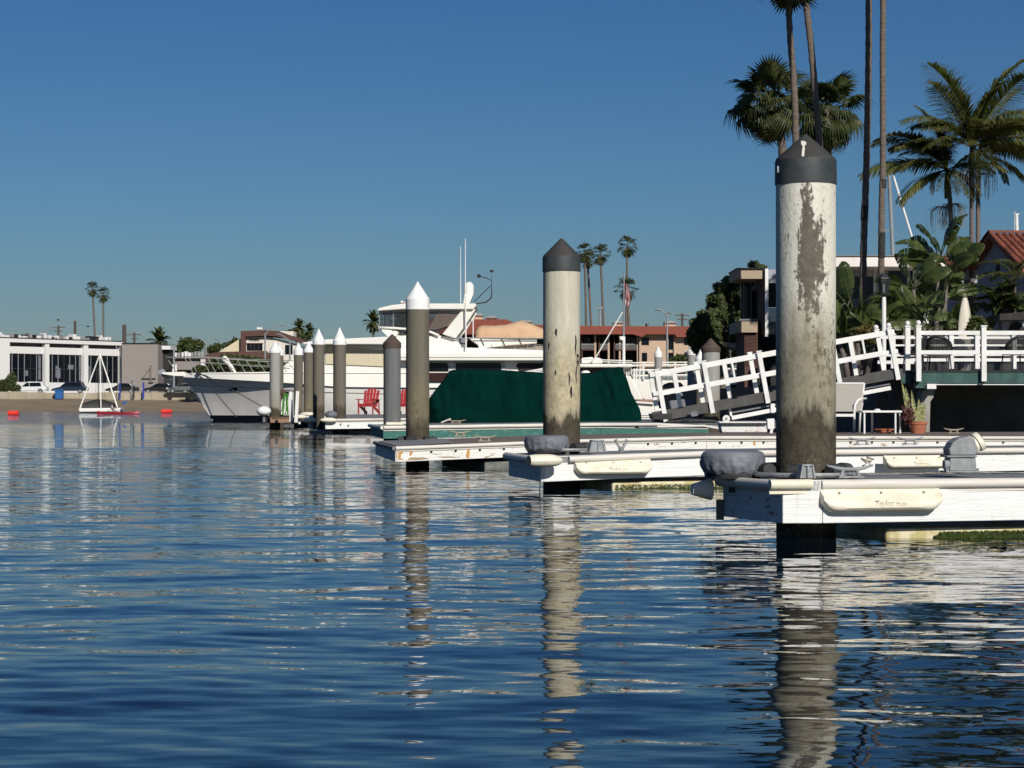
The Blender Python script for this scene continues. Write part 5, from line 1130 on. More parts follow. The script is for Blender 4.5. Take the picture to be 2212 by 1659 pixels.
# ridge point along the wall that appears at column 2158
best = min(np.linspace(0, 1, 200), key=lambda q: abs(((lerp(A_, B_, q)).x / (lerp(A_, B_, q)).y) * F + U0 - 2157)); Rp = lerp(A_, B_, best)
rz_ = H + (V0 - 512) * Rp.y / F; za_ = H + (V0 - 578) * A_.y / F; zb_ = rz_ - (rz_ - za_) * (1 - best) / best
mb = MB(); th_ = -gn * .25
w_ = [A_ + Zv(.5), B_ + Zv(.5), B_ + Zv(zb_), Rp + Zv(rz_), A_ + Zv(za_)]
mb.add(w_ + [p + th_ for p in w_], [(0, 1, 2, 3, 4), (9, 8, 7, 6, 5)] + [(i + 5, (i + 1) % 5 + 5, (i + 1) % 5, i) for i in range(5)]); mb.build('gable_wall', M['stucco_b'], tg)
mb = MB(); c_ = Rp + gn * .02 + Zv(rz_ - .95); mb.beam(c_ - Zv(.22), c_ + Zv(.22), .26, .06, gn); mb.build('gable_vent', M['dark_in'], tg)
back = -gn * 9
mb = MB()
for (p, q) in ((Rp + Zv(rz_), A_ + Zv(za_)), (Rp + Zv(rz_), B_ + Zv(zb_))):
    e_ = (q - p); q2 = p + e_ * 1.06; o1 = gn * .35
    mb.hexa([p + o1 - Zv(.02), q2 + o1 - Zv(.02), q2 + back - Zv(.02), p + back - Zv(.02), p + o1 + Zv(.12), q2 + o1 + Zv(.12), q2 + back + Zv(.12), p + back + Zv(.12)])
rf = mb.build('roof', M['tile'], tg)
# clay tiles, each a half barrel, on the right slope and along the rakes
def barrel(name, L=.42, r=.095):
    mb = MB(); rows = []
    for j, y_ in enumerate((0, L)):
        rr = r * (1 - .16 * j); rows.append([(rr * math.cos(a_), y_, rr * math.sin(a_) * .75 + .0) for a_ in np.linspace(0, math.pi, 7)])
    mb.grid(rows); mb.grid([[(x * .8, y_, z * .7) for x, y_, z in rows[0]], [tuple(p) for p in rows[0]]])
    me = bpy.data.meshes.new(name); me.from_pydata(mb.v, [], mb.f); me.materials.append(M['tile']); return me
bar = barrel('tile')
p0 = Rp + Zv(rz_ + .13) + gn * .33; dn_ = ((B_ + Zv(zb_)) - (Rp + Zv(rz_))).normalized(); al_ = -gn; nn_ = dn_.cross(al_).normalized(); nn_ = nn_ if nn_.z > 0 else -nn_
def put_tile(me, pos, yd, zd):
    o = bpy.data.objects.new('tile', me); C.objects.link(o); o.parent = rf; xd = yd.cross(zd).normalized()
    o.matrix_local = Matrix.Translation(pos - ORG[tg.name]) @ Matrix((xd, yd, zd)).transposed().to_4x4(); ORG[o.name] = ORG[tg.name]
ORG[rf.name] = ORG[tg.name]
for i in range(17):
    for j in range(9):
        pos = p0 + al_ * (.06 + i * .225) + dn_ * (.12 + .37 * (j + 1)) + Vector((0, 0, random.uniform(-.012, .012))); put_tile(bar, pos, (-dn_ + nn_ * .04).normalized(), nn_)
for j in range(8):
    dl = ((A_ + Zv(za_)) - (Rp + Zv(rz_))).normalized(); nl = dl.cross(gn).normalized(); nl = nl if nl.z > 0 else -nl
    put_tile(bar, p0 + dl * (.4 * (j + 1)) , -dl, nl)
for i in range(12): put_tile(bar, p0 + al_ * (.4 * i) + Zv(.03), al_, Vector((0, 0, 1)))
pr(tg, 'wing_wall', 'stucco_b', [(2062, 583, 2122, 800, 74, 4)]); pr(tg, 'window', 'glass', [(2084, 605, 2103, 680, 73.95, .1)]); pr(tg, 'shutter', 'bluep', [(2086, 612, 2093, 678, 73.9, .06)])
wr = MB(); a_, b_ = P(2060, 580, 73.6), P(2112, 563, 75.8); 
wr.hexa([Vector((PX(2058, 73.6), 73.5, PZ(583, 73.6))), Vector((PX(2122, 73.6), 73.5, PZ(583, 73.6))), Vector((PX(2122, 73.6), 77, PZ(555, 77))), Vector((PX(2058, 73.6), 77, PZ(555, 77))),
         Vector((PX(2058, 73.6), 73.5, PZ(580, 73.6))), Vector((PX(2122, 73.6), 73.5, PZ(580, 73.6))), Vector((PX(2122, 73.6), 77, PZ(552, 77))), Vector((PX(2058, 73.6), 77, PZ(552, 77)))])
wf = wr.build('wing_roof', M['tile'], tg); rf = wf; ORG[wf.name] = ORG[tg.name]
s0 = Vector((PX(2058, 73.6), 73.5, PZ(580, 73.6))); s1 = Vector((PX(2058, 73.6), 77, PZ(552, 77))); yd = (s1 - s0).normalized(); zd = Vector((0, -yd.z, yd.y))
for i in range(5):
    for j in range(6): put_tile(bar, s0 + Vector((.1 + i * .22, 0, 0)) + yd * (.36 * j), yd, zd)
# ---------------------------------------------------------------- foliage builders
def leaf_cloud(name, blobs, n, size, m, parent=None, flat=.5, org=None, kind=None, stretch=1.0, shell=.55):
    vol = np.array([b[1][0] * b[1][1] * b[1][2] for b in blobs]) ** .75; cnt = (n * vol / vol.sum()).astype(int) + 1; Vs = []
    for (c, r), k in zip(blobs, cnt):
        dd = rng.normal(size=(k, 3)); dd /= np.linalg.norm(dd, axis=1)[:, None]
        lump = 1 + .16 * np.sin(dd[:, 0] * 7 + c[0] * 3) * np.sin(dd[:, 1] * 6 + c[2] * 5) + .12 * np.sin(dd[:, 2] * 9 + dd[:, 0] * 5 + c[1])
        rad = (shell + (1 - shell) * rng.random(k) ** .6) * lump
        p = np.array(c) + dd * np.array(r) * rad[:, None]
        a = rng.normal(size=(k, 3)) + dd * flat; a /= np.linalg.norm(a, axis=1)[:, None]
        t1 = np.cross(a, rng.normal(size=(k, 3))); t1 /= np.linalg.norm(t1, axis=1)[:, None]; t2 = np.cross(a, t1)
        s = size * (.6 + .8 * rng.random(k))[:, None]
        Vs.append(np.stack([p - t1 * s * stretch, p - t2 * s * .5, p + t1 * s * stretch, p + t2 * s * .5], 1))
    V = np.concatenate(Vs).reshape(-1, 3); o0 = ORG[parent.name] if parent is not None else Vector(org or (0, 0, 0)); V = V - np.array(o0)
    me = np_mesh(name, V, np.arange(len(V)).reshape(-1, 4), M[m]); o = bpy.data.objects.new(name, me); linkobj(o, parent, o0)
    if parent is None: o.location = o0
    if kind: o['kind'] = kind
    return o
def mesh_of(mb, name, m):
    me = bpy.data.meshes.new(name); me.from_pydata(mb.v, [], mb.f); me.materials.append(M[m]); me.update(); return me
def fan_leaf(R0=1.0, pet=1.0, nseg=26, droop=.35, seed=0, tilt=0.0):
    """grows along +x from the origin, z up"""
    r_ = random.Random(seed); mb = MB(); mb.tube([(0, 0, 0), (pet * .6, 0, .04), (pet, 0, 0)], [.035, .022, .014], 5); ax = 2.15
    for i in range(nseg):
        a_ = lerp(-ax, ax, (i + .5) / nseg); L = R0 * (1 - .28 * (abs(a_) / ax) ** 2) * r_.uniform(.88, 1.06); w = L * ax / nseg * 1.25
        dx, dy = math.cos(a_), math.sin(a_); px, py = -dy, dx; pts = []
        for (q, ww) in ((0.03, .25), (.35, .75), (.6, 1.0), (.8, .5), (1.0, .06)):
            dr = droop * L * max(0, q - .45) ** 1.6 * 2.6 * r_.uniform(.8, 1.2) + .12 * abs(math.sin(a_ * .5)) * q * L
            sh = 1 - .35 * max(0, q - .6) * (droop * 1.8)
            c = Vector((pet + dx * L * q * sh, dy * L * q * sh, -dr)); h = w * ww * .5
            pts.append([c + Vector((px * h, py * h, -.012)), c + Vector((0, 0, .018 * ww)), c - Vector((px * h, py * h, .012))])
        mb.grid(pts)
    return mb
def pin_leaf(L=2.8, el=60, curve=75, n=46, ll=.5, hang=.7, seed=0, flat=False, lw=.028):
    """feather frond, starts at elevation el (deg) and bends over by curve (deg)"""
    r_ = random.Random(seed); mb = MB(); pts = []; p = Vector((0, 0, 0)); N = 24
    for i in range(N + 1):
        pts.append(p.copy()); a_ = R(el - curve * (i / N) ** 1.4); p = p + Vector((math.cos(a_), 0, math.sin(a_))) * (L / N)
    mb.tube(pts, [lerp(.035, .006, i / N) for i in range(N + 1)], 5)
    for i in range(n):
        q = .14 + .86 * i / n; k = min(N - 1, int(q * N)); c = lerp(pts[k], pts[k + 1], q * N - k); tg_ = (pts[k + 1] - pts[k]).normalized()
        ln = ll * (.45 + .75 * math.sin(math.pi * min(1, q * .85 + .12))) * r_.uniform(.85, 1.1)
        for s_ in (-1, 1):
            dirv = (Vector((0, s_, 0)) * .85 + tg_ * .55 + Vector((0, 0, r_.uniform(-.12, .2)))).normalized(); w = lw; rows = []; cc = c.copy(); dv = dirv
            for j in range(4):
                hw = w * (.6, 1, .7, .1)[j]; sdv = dv.cross(Vector((0, 0, 1))).normalized(); rows.append([cc + sdv * hw, cc - sdv * hw]); cc = cc + dv * (ln / 3); dv = (dv + Vector((0, 0, -hang * .5 * r_.uniform(.7, 1.3)))).normalized()
            mb.grid(rows)
    return mb
def paddle_leaf(L=1.5, W=.42, pet=.8, el=70, curve=50, seed=0):
    r_ = random.Random(seed); mb = MB(); pts = []; p = Vector((0, 0, 0)); N = 20; T = L + pet
    for i in range(N + 1):
        pts.append(p.copy()); a_ = R(el - curve * (i / N) ** 1.8); p = p + Vector((math.cos(a_), 0, math.sin(a_))) * (T / N)
    mb.tube(pts, [lerp(.03, .008, i / N) for i in range(N + 1)], 5); q0 = pet / T
    for s_ in (-1, 1):
        q = q0; 
        while q < 1:
            dq = r_.uniform(.05, .16); q1 = min(1, q + dq); rows = []; lift = r_.uniform(-.15, .35); gap = .008
            for t_ in np.linspace(q + gap, q1, 4):
                k = min(N - 1, int(t_ * N)); c = lerp(pts[k], pts[k + 1], min(1, t_ * N - k)); a_ = (t_ - q0) / (1 - q0); hw = W * .5 * math.sin(math.pi * min(1, max(.02, a_)) ** .8) ** .55
                nrm = Vector((0, 0, 1)); rows.append([c, c + Vector((0, s_ * hw * .5, hw * .16)), c + Vector((.03 * (1 if q1 > .9 else 1), s_ * hw, hw * (.1 - lift * .5)))])
            mb.grid(rows); q = q1
    return mb
def put(me, parent, loc, az, pitch=0, roll=0, sc=1.0, name='frond'):
    o = bpy.data.objects.new(name, me); C.objects.link(o); o.parent = parent; o.location = Vector(loc) - ORG[parent.name]
    o.rotation_euler = (Matrix.Rotation(az, 3, 'Z') @ Matrix.Rotation(-pitch, 3, 'Y') @ Matrix.Rotation(roll, 3, 'X')).to_euler(); o.scale = (sc,) * 3; ORG[o.name] = ORG[parent.name]; return o
fanm = [mesh_of(fan_leaf(1.0, 1.0, 26, d_, i), 'fan_frond', 'frond') for i, d_ in enumerate((.25, .4, .55, .7))]
fand = [mesh_of(fan_leaf(.9, .7, 20, .9, 9), 'dry_frond', 'deadf')]
def trunk(o, pts, r0, r1, m='trunk', rings=True):
    P_ = []; rs = []; N = 90; pts = [Vector(p) for p in pts]; cum = [0]
    for i in range(len(pts) - 1): cum.append(cum[-1] + (pts[i + 1] - pts[i]).length)
    for i in range(N + 1):
        s_ = cum[-1] * i / N; k = max(j for j in range(len(cum) - 1) if cum[j] <= s_ + 1e-6); f = (s_ - cum[k]) / (cum[k + 1] - cum[k])
        a, b = pts[k], pts[k + 1]; pa = pts[max(0, k - 1)]; pb = pts[min(len(pts) - 1, k + 2)]
        c = .5 * ((2 * a) + (b - pa) * f + (2 * pa - 5 * a + 4 * b - pb) * f * f + (-pa + 3 * a - 3 * b + pb) * f ** 3); P_.append(c)
        rs.append(lerp(r0, r1, i / N) * (1 + (.075 * math.sin(i * 2.3) + .04 * mnoise.noise(Vector((i * .7, r0 * 50, 0))) if rings else 0)))
    mb = MB(); mb.tube(P_, rs, 14); return mb.build('trunk', M[m], o, smooth=True)
def fan_palm(label, u, v, d, Rc, n=34, base=None, mids=(), r0=.19, r1=.15, ground=1.42, group=None, dead=8, lo=-70, hi=85, seed=1):
    r_ = random.Random(seed); c = P(u, v, d); ub = base if base is not None else u; bs = Vector((PX(ub, d), d, ground)); o = thing('fan_palm', label, 'palm tree', bs, group)
    trunk(o, [bs] + [P(a_, b_, d) for a_, b_ in mids] + [c], r0, r1)
    for i in range(n):
        pitch = R(lerp(hi, lo, ((i + .5) / n) ** .8) + r_.uniform(-14, 14)); az = i * 2.39996 + r_.uniform(-.35, .35); k = 0 if pitch > .8 else 1 if pitch > .2 else 2 if pitch > -.4 else 3
        put(fanm[k], o, c + Vector((0, 0, r_.uniform(-.15, .1))), az, pitch, r_.uniform(-.5, .5), Rc * r_.uniform(.78, 1.16) / 1.9)
    for i in range(dead): put(fand[0], o, c - Vector((0, 0, .25)), i * 1.3 + .4, R(r_.uniform(-85, -60)), 0, Rc * .42 / .8, 'dry_frond')
    return o
fan_palm('bushy fan palm just left of the two leaning tall trunks', 1662, 216, 82, 1.64, 44, 1690, ((1692, 345),), seed=3)
fan_palm('bushy fan palm behind the nearest piling cap, right of its twin', 1787, 236, 84, 1.66, 46, 1790, ((1789, 400),), seed=8)
fan_palm('tall dark fan palm trunk passing behind the bushy crowns, crown cut by the top edge', 1700, -74, 78, 1.45, 26, 1722, ((1720, 340), (1716, 187), (1708, 80)), r0=.15, r1=.105, seed=5)
fan_palm('tall slanting fan palm trunk ending behind the nearest piling', 1738, -84, 76, 1.45, 26, 1776, ((1775, 400), (1772, 322), (1762, 200), (1752, 90), (1743, 10)), r0=.13, r1=.11, seed=6)
pl3 = fan_palm('left of the two very tall parallel palm trunks', 1877, -330, 73, 1.6, 18, 1864, ((1865, 590), (1869, 450), (1873, 340), (1877, 150), (1878, 0)), r0=.12, r1=.105, seed=11)
pl4 = fan_palm('right of the two very tall parallel palm trunks', 1908, -350, 72, 1.6, 18, 1903, ((1904, 600), (1905, 450), (1908, 340), (1908, 100), (1909, 0)), r0=.105, r1=.095, seed=12)
for (o_, pts_, d_, r_k) in ((pl3, [(1867.3, 475), (1869, 444)], 73, .126), (pl4, [(1908.2, 406), (1908.4, 387)], 72, .113), (pl4, [(1904.6, 557), (1905, 530), (1905.6, 502)], 72, .116)):
    mb = MB(); mb.tube([P(a_, b_, d_) for a_, b_ in pts_], r_k, 14, False); mb.build('dark_scar', M['dark'], o_, smooth=True)
# king palms with feather fronds: direction in the picture plane is given per frond (screen angle, length factor, depth turn)
pinm = [mesh_of(pin_leaf(3.0, 80, 55, 60, .72, .3, 1, lw=.031), 'up_frond', 'frond2'), mesh_of(pin_leaf(3.0, 52, 80, 60, .72, .55, 2, lw=.031), 'arching_frond', 'frond2'), mesh_of(pin_leaf(3.0, 20, 60, 60, .7, .8, 3, lw=.031), 'level_frond', 'frond2'), mesh_of(pin_leaf(2.8, -15, 55, 56, .65, .8, 4, lw=.031), 'hanging_frond', 'frond2')]
def king_palm(label, u, v, d, ub, fronds, r=.085, spray=()):
    c = P(u, v, d); bs = Vector((PX(ub, d), d, 1.42)); o = thing('king_palm', label, 'palm tree', bs, 'king palms over the garden')
    trunk(o, [bs, P(lerp(u, ub, .5), (v + 600) / 2, d), c - Vector((0, 0, .1))], r * 1.1, r * .85, 'trunkg')
    mb = MB(); mb.tube([c - Vector((0, 0, 1.0)), c - Vector((0, 0, .5)), c], [r * 1.15, r * 1.35, r * .7], 12); mb.build('crownshaft', M['strel'], o, smooth=True)
    for (k, az, s_) in list(fronds) + [(k, az + 17 + 9 * i % 23, s_ * .78) for i, (k, az, s_) in enumerate(fronds)]: put(pinm[k], o, c, R(az), 0, R(random.uniform(-25, 25)), s_ * 1.03)
    for (du, dv, sd_) in spray:
        r_ = random.Random(sd_); mb = MB(); b0 = P(u + du * .0, v + dv - 8, d)
        for i in range(44):
            a_ = r_.random() * 6.3; rr = r_.uniform(.1, .5); e = b0 + Vector((math.cos(a_) * rr + du * d / F, math.sin(a_) * rr, -.08)); mb.tube([b0, lerp(b0, e, .6) + Vector((0, 0, .12)), e, e + Vector((r_.uniform(-.05, .05), 0, -r_.uniform(.35, .8)))], [.01, .008, .007, .005], 4, False)
        mb.build('flower_spray', M['flower'], o)
    return o
king_palm('king palm with the long yellowing frond reaching left', 2047, 366, 75, 2064, [(2, 180, 1.0), (1, 165, .95), (1, 205, 1.0), (0, 190, .85), (1, 230, .8), (2, 215, .8), (3, 250, .7), (3, 300, .7), (2, 330, .7), (0, 60, .8), (1, 110, .8), (3, 200, .75), (3, 160, .7), (1, 140, .9)], spray=((-16, 92, 1), (16, 86, 2)))
king_palm('tallest king palm with upright pale frond, left of its close twin trunk', 2100, 318, 74, 2100, [(0, 0, 1.2), (0, 100, 1.25), (0, 200, 1.1), (1, 180, .9), (1, 30, .95), (1, 320, .95), (2, 350, 1.1), (2, 215, .75), (3, 270, .7), (1, 260, .7), (1, 145, .85), (0, 300, 1.0)], spray=((-8, 62, 3),))
king_palm('king palm whose fronds reach the right edge of the sky', 2114, 330, 76, 2113, [(1, 0, 1.05), (2, 5, 1.15), (1, 340, 1.0), (2, 330, 1.0), (3, 350, .8), (0, 40, .95), (3, 200, .6), (1, 300, .8), (1, 60, .9)], spray=((12, 56, 5),))
# paddle-leaf plants (giant bird of paradise)
padm = [mesh_of(paddle_leaf(1.5, .8, .9, 86, 25, 1), 'upright_leaf', 'strel'), mesh_of(paddle_leaf(1.45, .8, .8, 72, 50, 2), 'leaning_leaf', 'strel'), mesh_of(paddle_leaf(1.35, .75, .7, 52, 75, 3), 'arching_leaf', 'strel'), mesh_of(paddle_leaf(1.2, .7, .6, 28, 70, 4), 'drooping_leaf', 'strel')]
def strelitzia(label, u, d, stems, seed=1):
    r_ = random.Random(seed); o = thing('bird_of_paradise_plant', label, 'plant', (PX(u, d), d, 1.42), 'giant paddle-leaf plants in the garden')
    for (us_, vs_, n, s_) in stems:
        c = P(us_, vs_, d + r_.uniform(-.4, .4)); mb = MB(); b0 = Vector((PX(lerp(u, us_, .4), d), d, 1.4)); mb.tube([b0, lerp(b0, c, .6) + Vector((.05, 0, 0)), c], [.10, .085, .05], 8); mb.build('stem', M['trunkg'], o, smooth=True)
        for i in range(n): put(padm[min(3, int(i * 4 / n))], o, c, R(r_.choice((0, 180)) + r_.uniform(-50, 50)), 0, R(r_.choice((-1, 1)) * r_.uniform(20, 75)), s_ * r_.uniform(.85, 1.1), 'leaf')
    return o
strelitzia('spreading paddle-leaf clump left of the lantern post', 1850, 64, [(1826, 705, 8, .8), (1868, 718, 8, .8), (1850, 688, 6, .8), (1890, 705, 6, .62), (1812, 735, 6, .65), (1840, 735, 6, .6)], 2)
strelitzia('paddle-leaf plant on a bare brown stem just right of the lantern', 1975, 65, [(1974, 625, 9, .6), (1960, 655, 8, .58), (1946, 690, 6, .55)], 3)
strelitzia('tallest paddle-leaf plant, its crown rising above the white roof', 2002, 66, [(2028, 568, 13, .78), (2046, 592, 8, .72), (2012, 640, 8, .66), (2038, 650, 8, .62)], 4)
strelitzia('low paddle-leaf clump beside the white surfboard', 2045, 62, [(2040, 700, 8, .55), (2008, 712, 8, .55), (1990, 690, 6, .5)], 5)
def bushes(label, name, m, blobs, n, size, d, **k):
    bl = [(tuple(P(u, v, d + dd)), tuple(np.array((ru, ru * .8, rv)) * d / F)) for (u, v, ru, rv, dd) in blobs]
    c = bl[0][0]; o = thing(name, label, 'shrub' if 'cat' not in k else k.pop('cat'), (c[0], c[1], 1.4))
    leaf_cloud('foliage', bl, n, size, m, o, **k); return o
bushes('yellowish clipped hedge behind the gangway rail', 'hedge', 'ybush', [(1877, 722, 28, 20, 0), (1860, 728, 20, 14, 0), (1893, 727, 16, 14, 0)], 2600, .05, 58)
bushes('dark shrubbery filling the shade beneath the paddle leaves', 'shrubbery', 'bush', [(1830, 735, 40, 26, 0), (1900, 738, 40, 22, 1), (1945, 700, 34, 36, 2), (1990, 728, 40, 26, 1), (2040, 722, 40, 30, 2), (1820, 690, 24, 30, 2), (2085, 735, 30, 20, 1), (1935, 655, 24, 30, 2.5)], 9000, .085, 68, stretch=1.4)
bushes('leafy low shrub at the foot of the surfboard', 'shrub', 'bush', [(2112, 705, 18, 22, 0), (2125, 722, 20, 14, 0), (2100, 715, 14, 12, 0)], 1600, .07, 59, stretch=1.6)
o = thing('date_palm', 'bushy low date palm with fine dense fronds at the right edge', 'palm tree', (PX(2175, 62), 62, 1.42)); c = P(2172, 672, 62); trunk(o, [(c.x, 62, 1.4), c], .2, .16)
dm = [mesh_of(pin_leaf(1.25, e_, 90, 34, .28, .3, i), 'fine_frond', 'bush') for i, e_ in enumerate((85, 60, 35, 5))]
for i in range(46): put(dm[i % 4], o, c + Vector((random.gauss(0, .25), random.gauss(0, .2), random.gauss(0, .12))), i * 2.4, 0, 0, random.uniform(.75, 1.1))
o = thing('feathery_palm', 'feathery palm fronds in front of the shaded gable', 'palm tree', (PX(2190, 66), 66, 1.42)); c = P(2192, 596, 66); trunk(o, [(c.x, 66, 1.4), c], .07, .05)
for i in range(10): put(pinm[1 + i % 2], o, c, R(i * 36 + 10), 0, 0, .42)
# left pines
def pine(label, blobs, trunks, d, seed, n):
    o = thing('pine_tree', label, 'tree', (PX(trunks[0][0][0], d), d, 1.42), 'dark pines left of the modern house')
    for tr in trunks: mb = MB(); k = len(tr); mb.tube([P(u, v, d + .1 * i) for i, (u, v) in enumerate(tr)], [lerp(.16, .05, i / (k - 1)) if len(tr) > 2 else .05 for i in range(k)], 8); mb.build('trunk' if tr is trunks[0] else 'limb', M['bark'], o, smooth=True)
    bl = [(tuple(P(u, v, d + dd)), tuple(np.array((ru, ru * .9, rv)) * d / F)) for (u, v, ru, rv, dd) in blobs]
    leaf_cloud('crown', bl, n, .075, 'pine', o, flat=1.0, stretch=1.5, shell=.75); return o
r_ = random.Random(5); bl = []
for (u, v, ru, rv) in ((1575, 640, 38, 30), (1608, 625, 40, 40), (1560, 668, 32, 28), (1625, 660, 34, 46), (1592, 606, 30, 18), (1640, 590, 26, 26), (1600, 680, 38, 22), (1545, 650, 20, 22), (1585, 705, 34, 20), (1560, 690, 24, 18), (1600, 735, 30, 20)):
    for k in range(8): bl.append((u + r_.uniform(-.7, .7) * ru, v + r_.uniform(-.7, .7) * rv, r_.uniform(9, 15), r_.uniform(7, 12), r_.uniform(-1, 1)))
for q_ in ((1585, 645, 44, 36, 1.5), (1600, 700, 42, 46, 2), (1570, 735, 34, 30, 2), (1560, 700, 26, 26, 1.5)): bl.append(q_)
pine('large dark pine with rounded crown beside the tan house blocks', bl, [[(1632, 790), (1625, 745), (1598, 722), (1580, 702)], [(1625, 745), (1600, 735), (1572, 728)], [(1612, 690), (1598, 675), (1590, 662)], [(1570, 700), (1580, 688), (1596, 682)], [(1618, 716), (1595, 712), (1565, 716)]], 92, 1, 34000)
bl = []
for (u, v, ru, rv) in ((1512, 708, 24, 24), (1540, 722, 26, 24), (1525, 690, 22, 16), (1502, 732, 18, 18), (1540, 750, 28, 20), (1512, 748, 18, 18)):
    for k in range(7): bl.append((u + r_.uniform(-.7, .7) * ru, v + r_.uniform(-.7, .7) * rv, r_.uniform(8, 13), r_.uniform(6, 10), r_.uniform(-1, 1)))
for q_ in ((1526, 718, 30, 30, .8), (1540, 755, 34, 24, 1), (1518, 745, 22, 24, .8)): bl.append(q_)
pine('smaller dark pine at the right end of the salmon apartments', bl, [[(1540, 800), (1535, 760), (1525, 735)], [(1590, 750), (1560, 745), (1530, 738)]], 88, 2, 22000)
bushes('low dark scrub behind the brown capped piling', 'scrub', 'bush', [(1600, 755, 34, 28, 0), (1570, 770, 30, 22, 0), (1640, 775, 30, 20, 0), (1540, 775, 26, 16, 0), (1590, 735, 26, 22, 2)], 6000, .1, 96)
# lantern, surfboard, heater, masts
lp = thing('lantern_post', 'white post with black glass lantern on the pier end', 'lamp post', P(1909.5, 800, 52))
mb = MB(); mb.tube([P(1909.5, 800, 52), P(1909.5, 652, 52), P(1909.5, 641, 52)], [.055, .055, .045], 16); mb.build('post', M['white'], lp, smooth=2)
mb = MB(); c = P(1909.5, 641, 52); mb.lathe([(.05, 0), (.05, .03), (.15, .05), (.16, .09), (.12, .1)], 6, c); mb.lathe([(.17, .42), (.16, .45), (.06, .55), (.03, .56), (.02, .62)], 6, c); mb.build('lantern_frame', M['black'], lp)
for k in range(6):
    a_ = k * math.pi / 3; mb = MB(); mb.tube([c + Vector((.11 * math.cos(a_), .11 * math.sin(a_), .09)), c + Vector((.155 * math.cos(a_), .155 * math.sin(a_), .43))], .01, 4); mb.build('glazing_bar', M['black'], lp)
mb = MB(); mb.lathe([(.1, .1), (.145, .42)], 6, c); mb.build('pane', M['vinylw'], lp); mb = MB(); mb.tube([c + Zv(.1), c + Zv(.3)], .03, 8); mb.build('bulb_holder', M['white'], lp)
sb = MB(); rows = []; zb0, zt0 = 1.45, PZ(643, 60)
for i in range(25):
    q = i / 24; hw = .20 * (math.sin(math.pi * min(1, max(0.0, q * .93 + .035))) ** .55); X_ = PX(lerp(2086, 2085, q), 60); z_ = lerp(zb0, zt0, q)
    rows.append([(X_ - hw, 60, z_), (X_ - hw * .8, 59.965, z_), (X_ + hw * .2, 59.95, z_), (X_ + hw, 60, z_), (X_ + hw * .5, 60.03, z_), (X_ - hw, 60, z_)])
sb.grid(rows); tag(sb.build('surfboard', M['surf'], org=(PX(2086, 60), 60, 1.45), smooth=True), 'white surfboard standing upright against a palm trunk', 'surfboard')
ph = thing('patio_heater', 'glass pyramid patio heater with two slim white edges beyond the gangway', 'heater', P(1574, 800, 90))
mb = MB(); 
for (a_, b_) in ((1569, 1571.5), (1580, 1576.5)): mb.tube([P(a_, 810, 90), P(b_, 746, 90)], .035, 6)
mb.build('frame', M['steel'], ph); mb = MB(); mb.lathe([(.04, -.02), (.32, 0), (.32, .03), (.05, .08)], 16, P(1574, 745, 90)); mb.build('hood', M['steel'], ph)
mt = thing('sailboat_mast', 'pale sailboat mast with spreaders rising behind the white roof', 'mast', P(1929, 552, 130))
mb = MB(); mb.tube([P(1931, 700, 130), P(1929, 552, 130), P(1921, 372, 130)], [.13, .12, .1], 10); mb.tube([P(1908, 498, 130), P(1927, 500, 130)], .04, 6); mb.build('mast_pole', M['lamp'], mt)
mb = MB(); mb.tube([P(2000, 600, 130), P(1979, 540, 130), P(1930, 378, 130)], .07, 8); mb.build('rolled_sail', M['white'], mt)
mb = MB(); mb.tube([P(1880, 600, 130), P(1921, 375, 130)], .015, 4); mb.tube([P(1905, 560, 130), P(1923, 375, 130)], .015, 4); mb.tube([P(1950, 600, 130), P(1924, 375, 130)], .012, 4); mb.build('stays', M['lamp'], mt)
mt = thing('sailboat_mast', 'short white masthead with antennas above the red tile ridge', 'mast', P(2198, 520, 110))
mb = MB(); mb.tube([P(2199, 560, 110), P(2196.5, 461, 110)], .09, 8); mb.tube([P(2192, 500, 110), P(2193, 455, 110)], .015, 4); mb.tube([P(2190, 462, 110), P(2204, 462, 110)], .02, 4); mb.build('mast_pole', M['white'], mt)
gr_ = thing('garden_ornament', 'dark covered grill with rounded lid behind the pier railing', 'grill', P(2160, 730, 57))
mb = MB(); mb.prof([(2110, 745), (2112, 722), (2135, 714), (2170, 716), (2184, 726), (2186, 745)], 57, .8); mb.build('cover', M['stone'], gr_, bevel=.05)
ar_ = thing('arched_niche', 'shaded grey garden wall with dark round arch at the right edge', 'wall', P(2200, 740, 60))
mb = MB(); mb.prof([(2168, 690), (2230, 690), (2230, 760), (2168, 760)], 60, .3); mb.build('wall_face', M['stucco_b'], ar_)
mb = MB(); mb.prof([(2180 + 0, 760), (2180, 710), (2186, 699), (2196, 694), (2206, 698), (2213, 708), (2213, 760)], 59.96, .06); mb.build('opening', M['dark_in'], ar_)
mb = MB(); mb.prof([(2160, 678), (2230, 672), (2230, 690), (2160, 692)], 59.2, 1.2); mb.build('shade_roof', M['dark'], ar_)
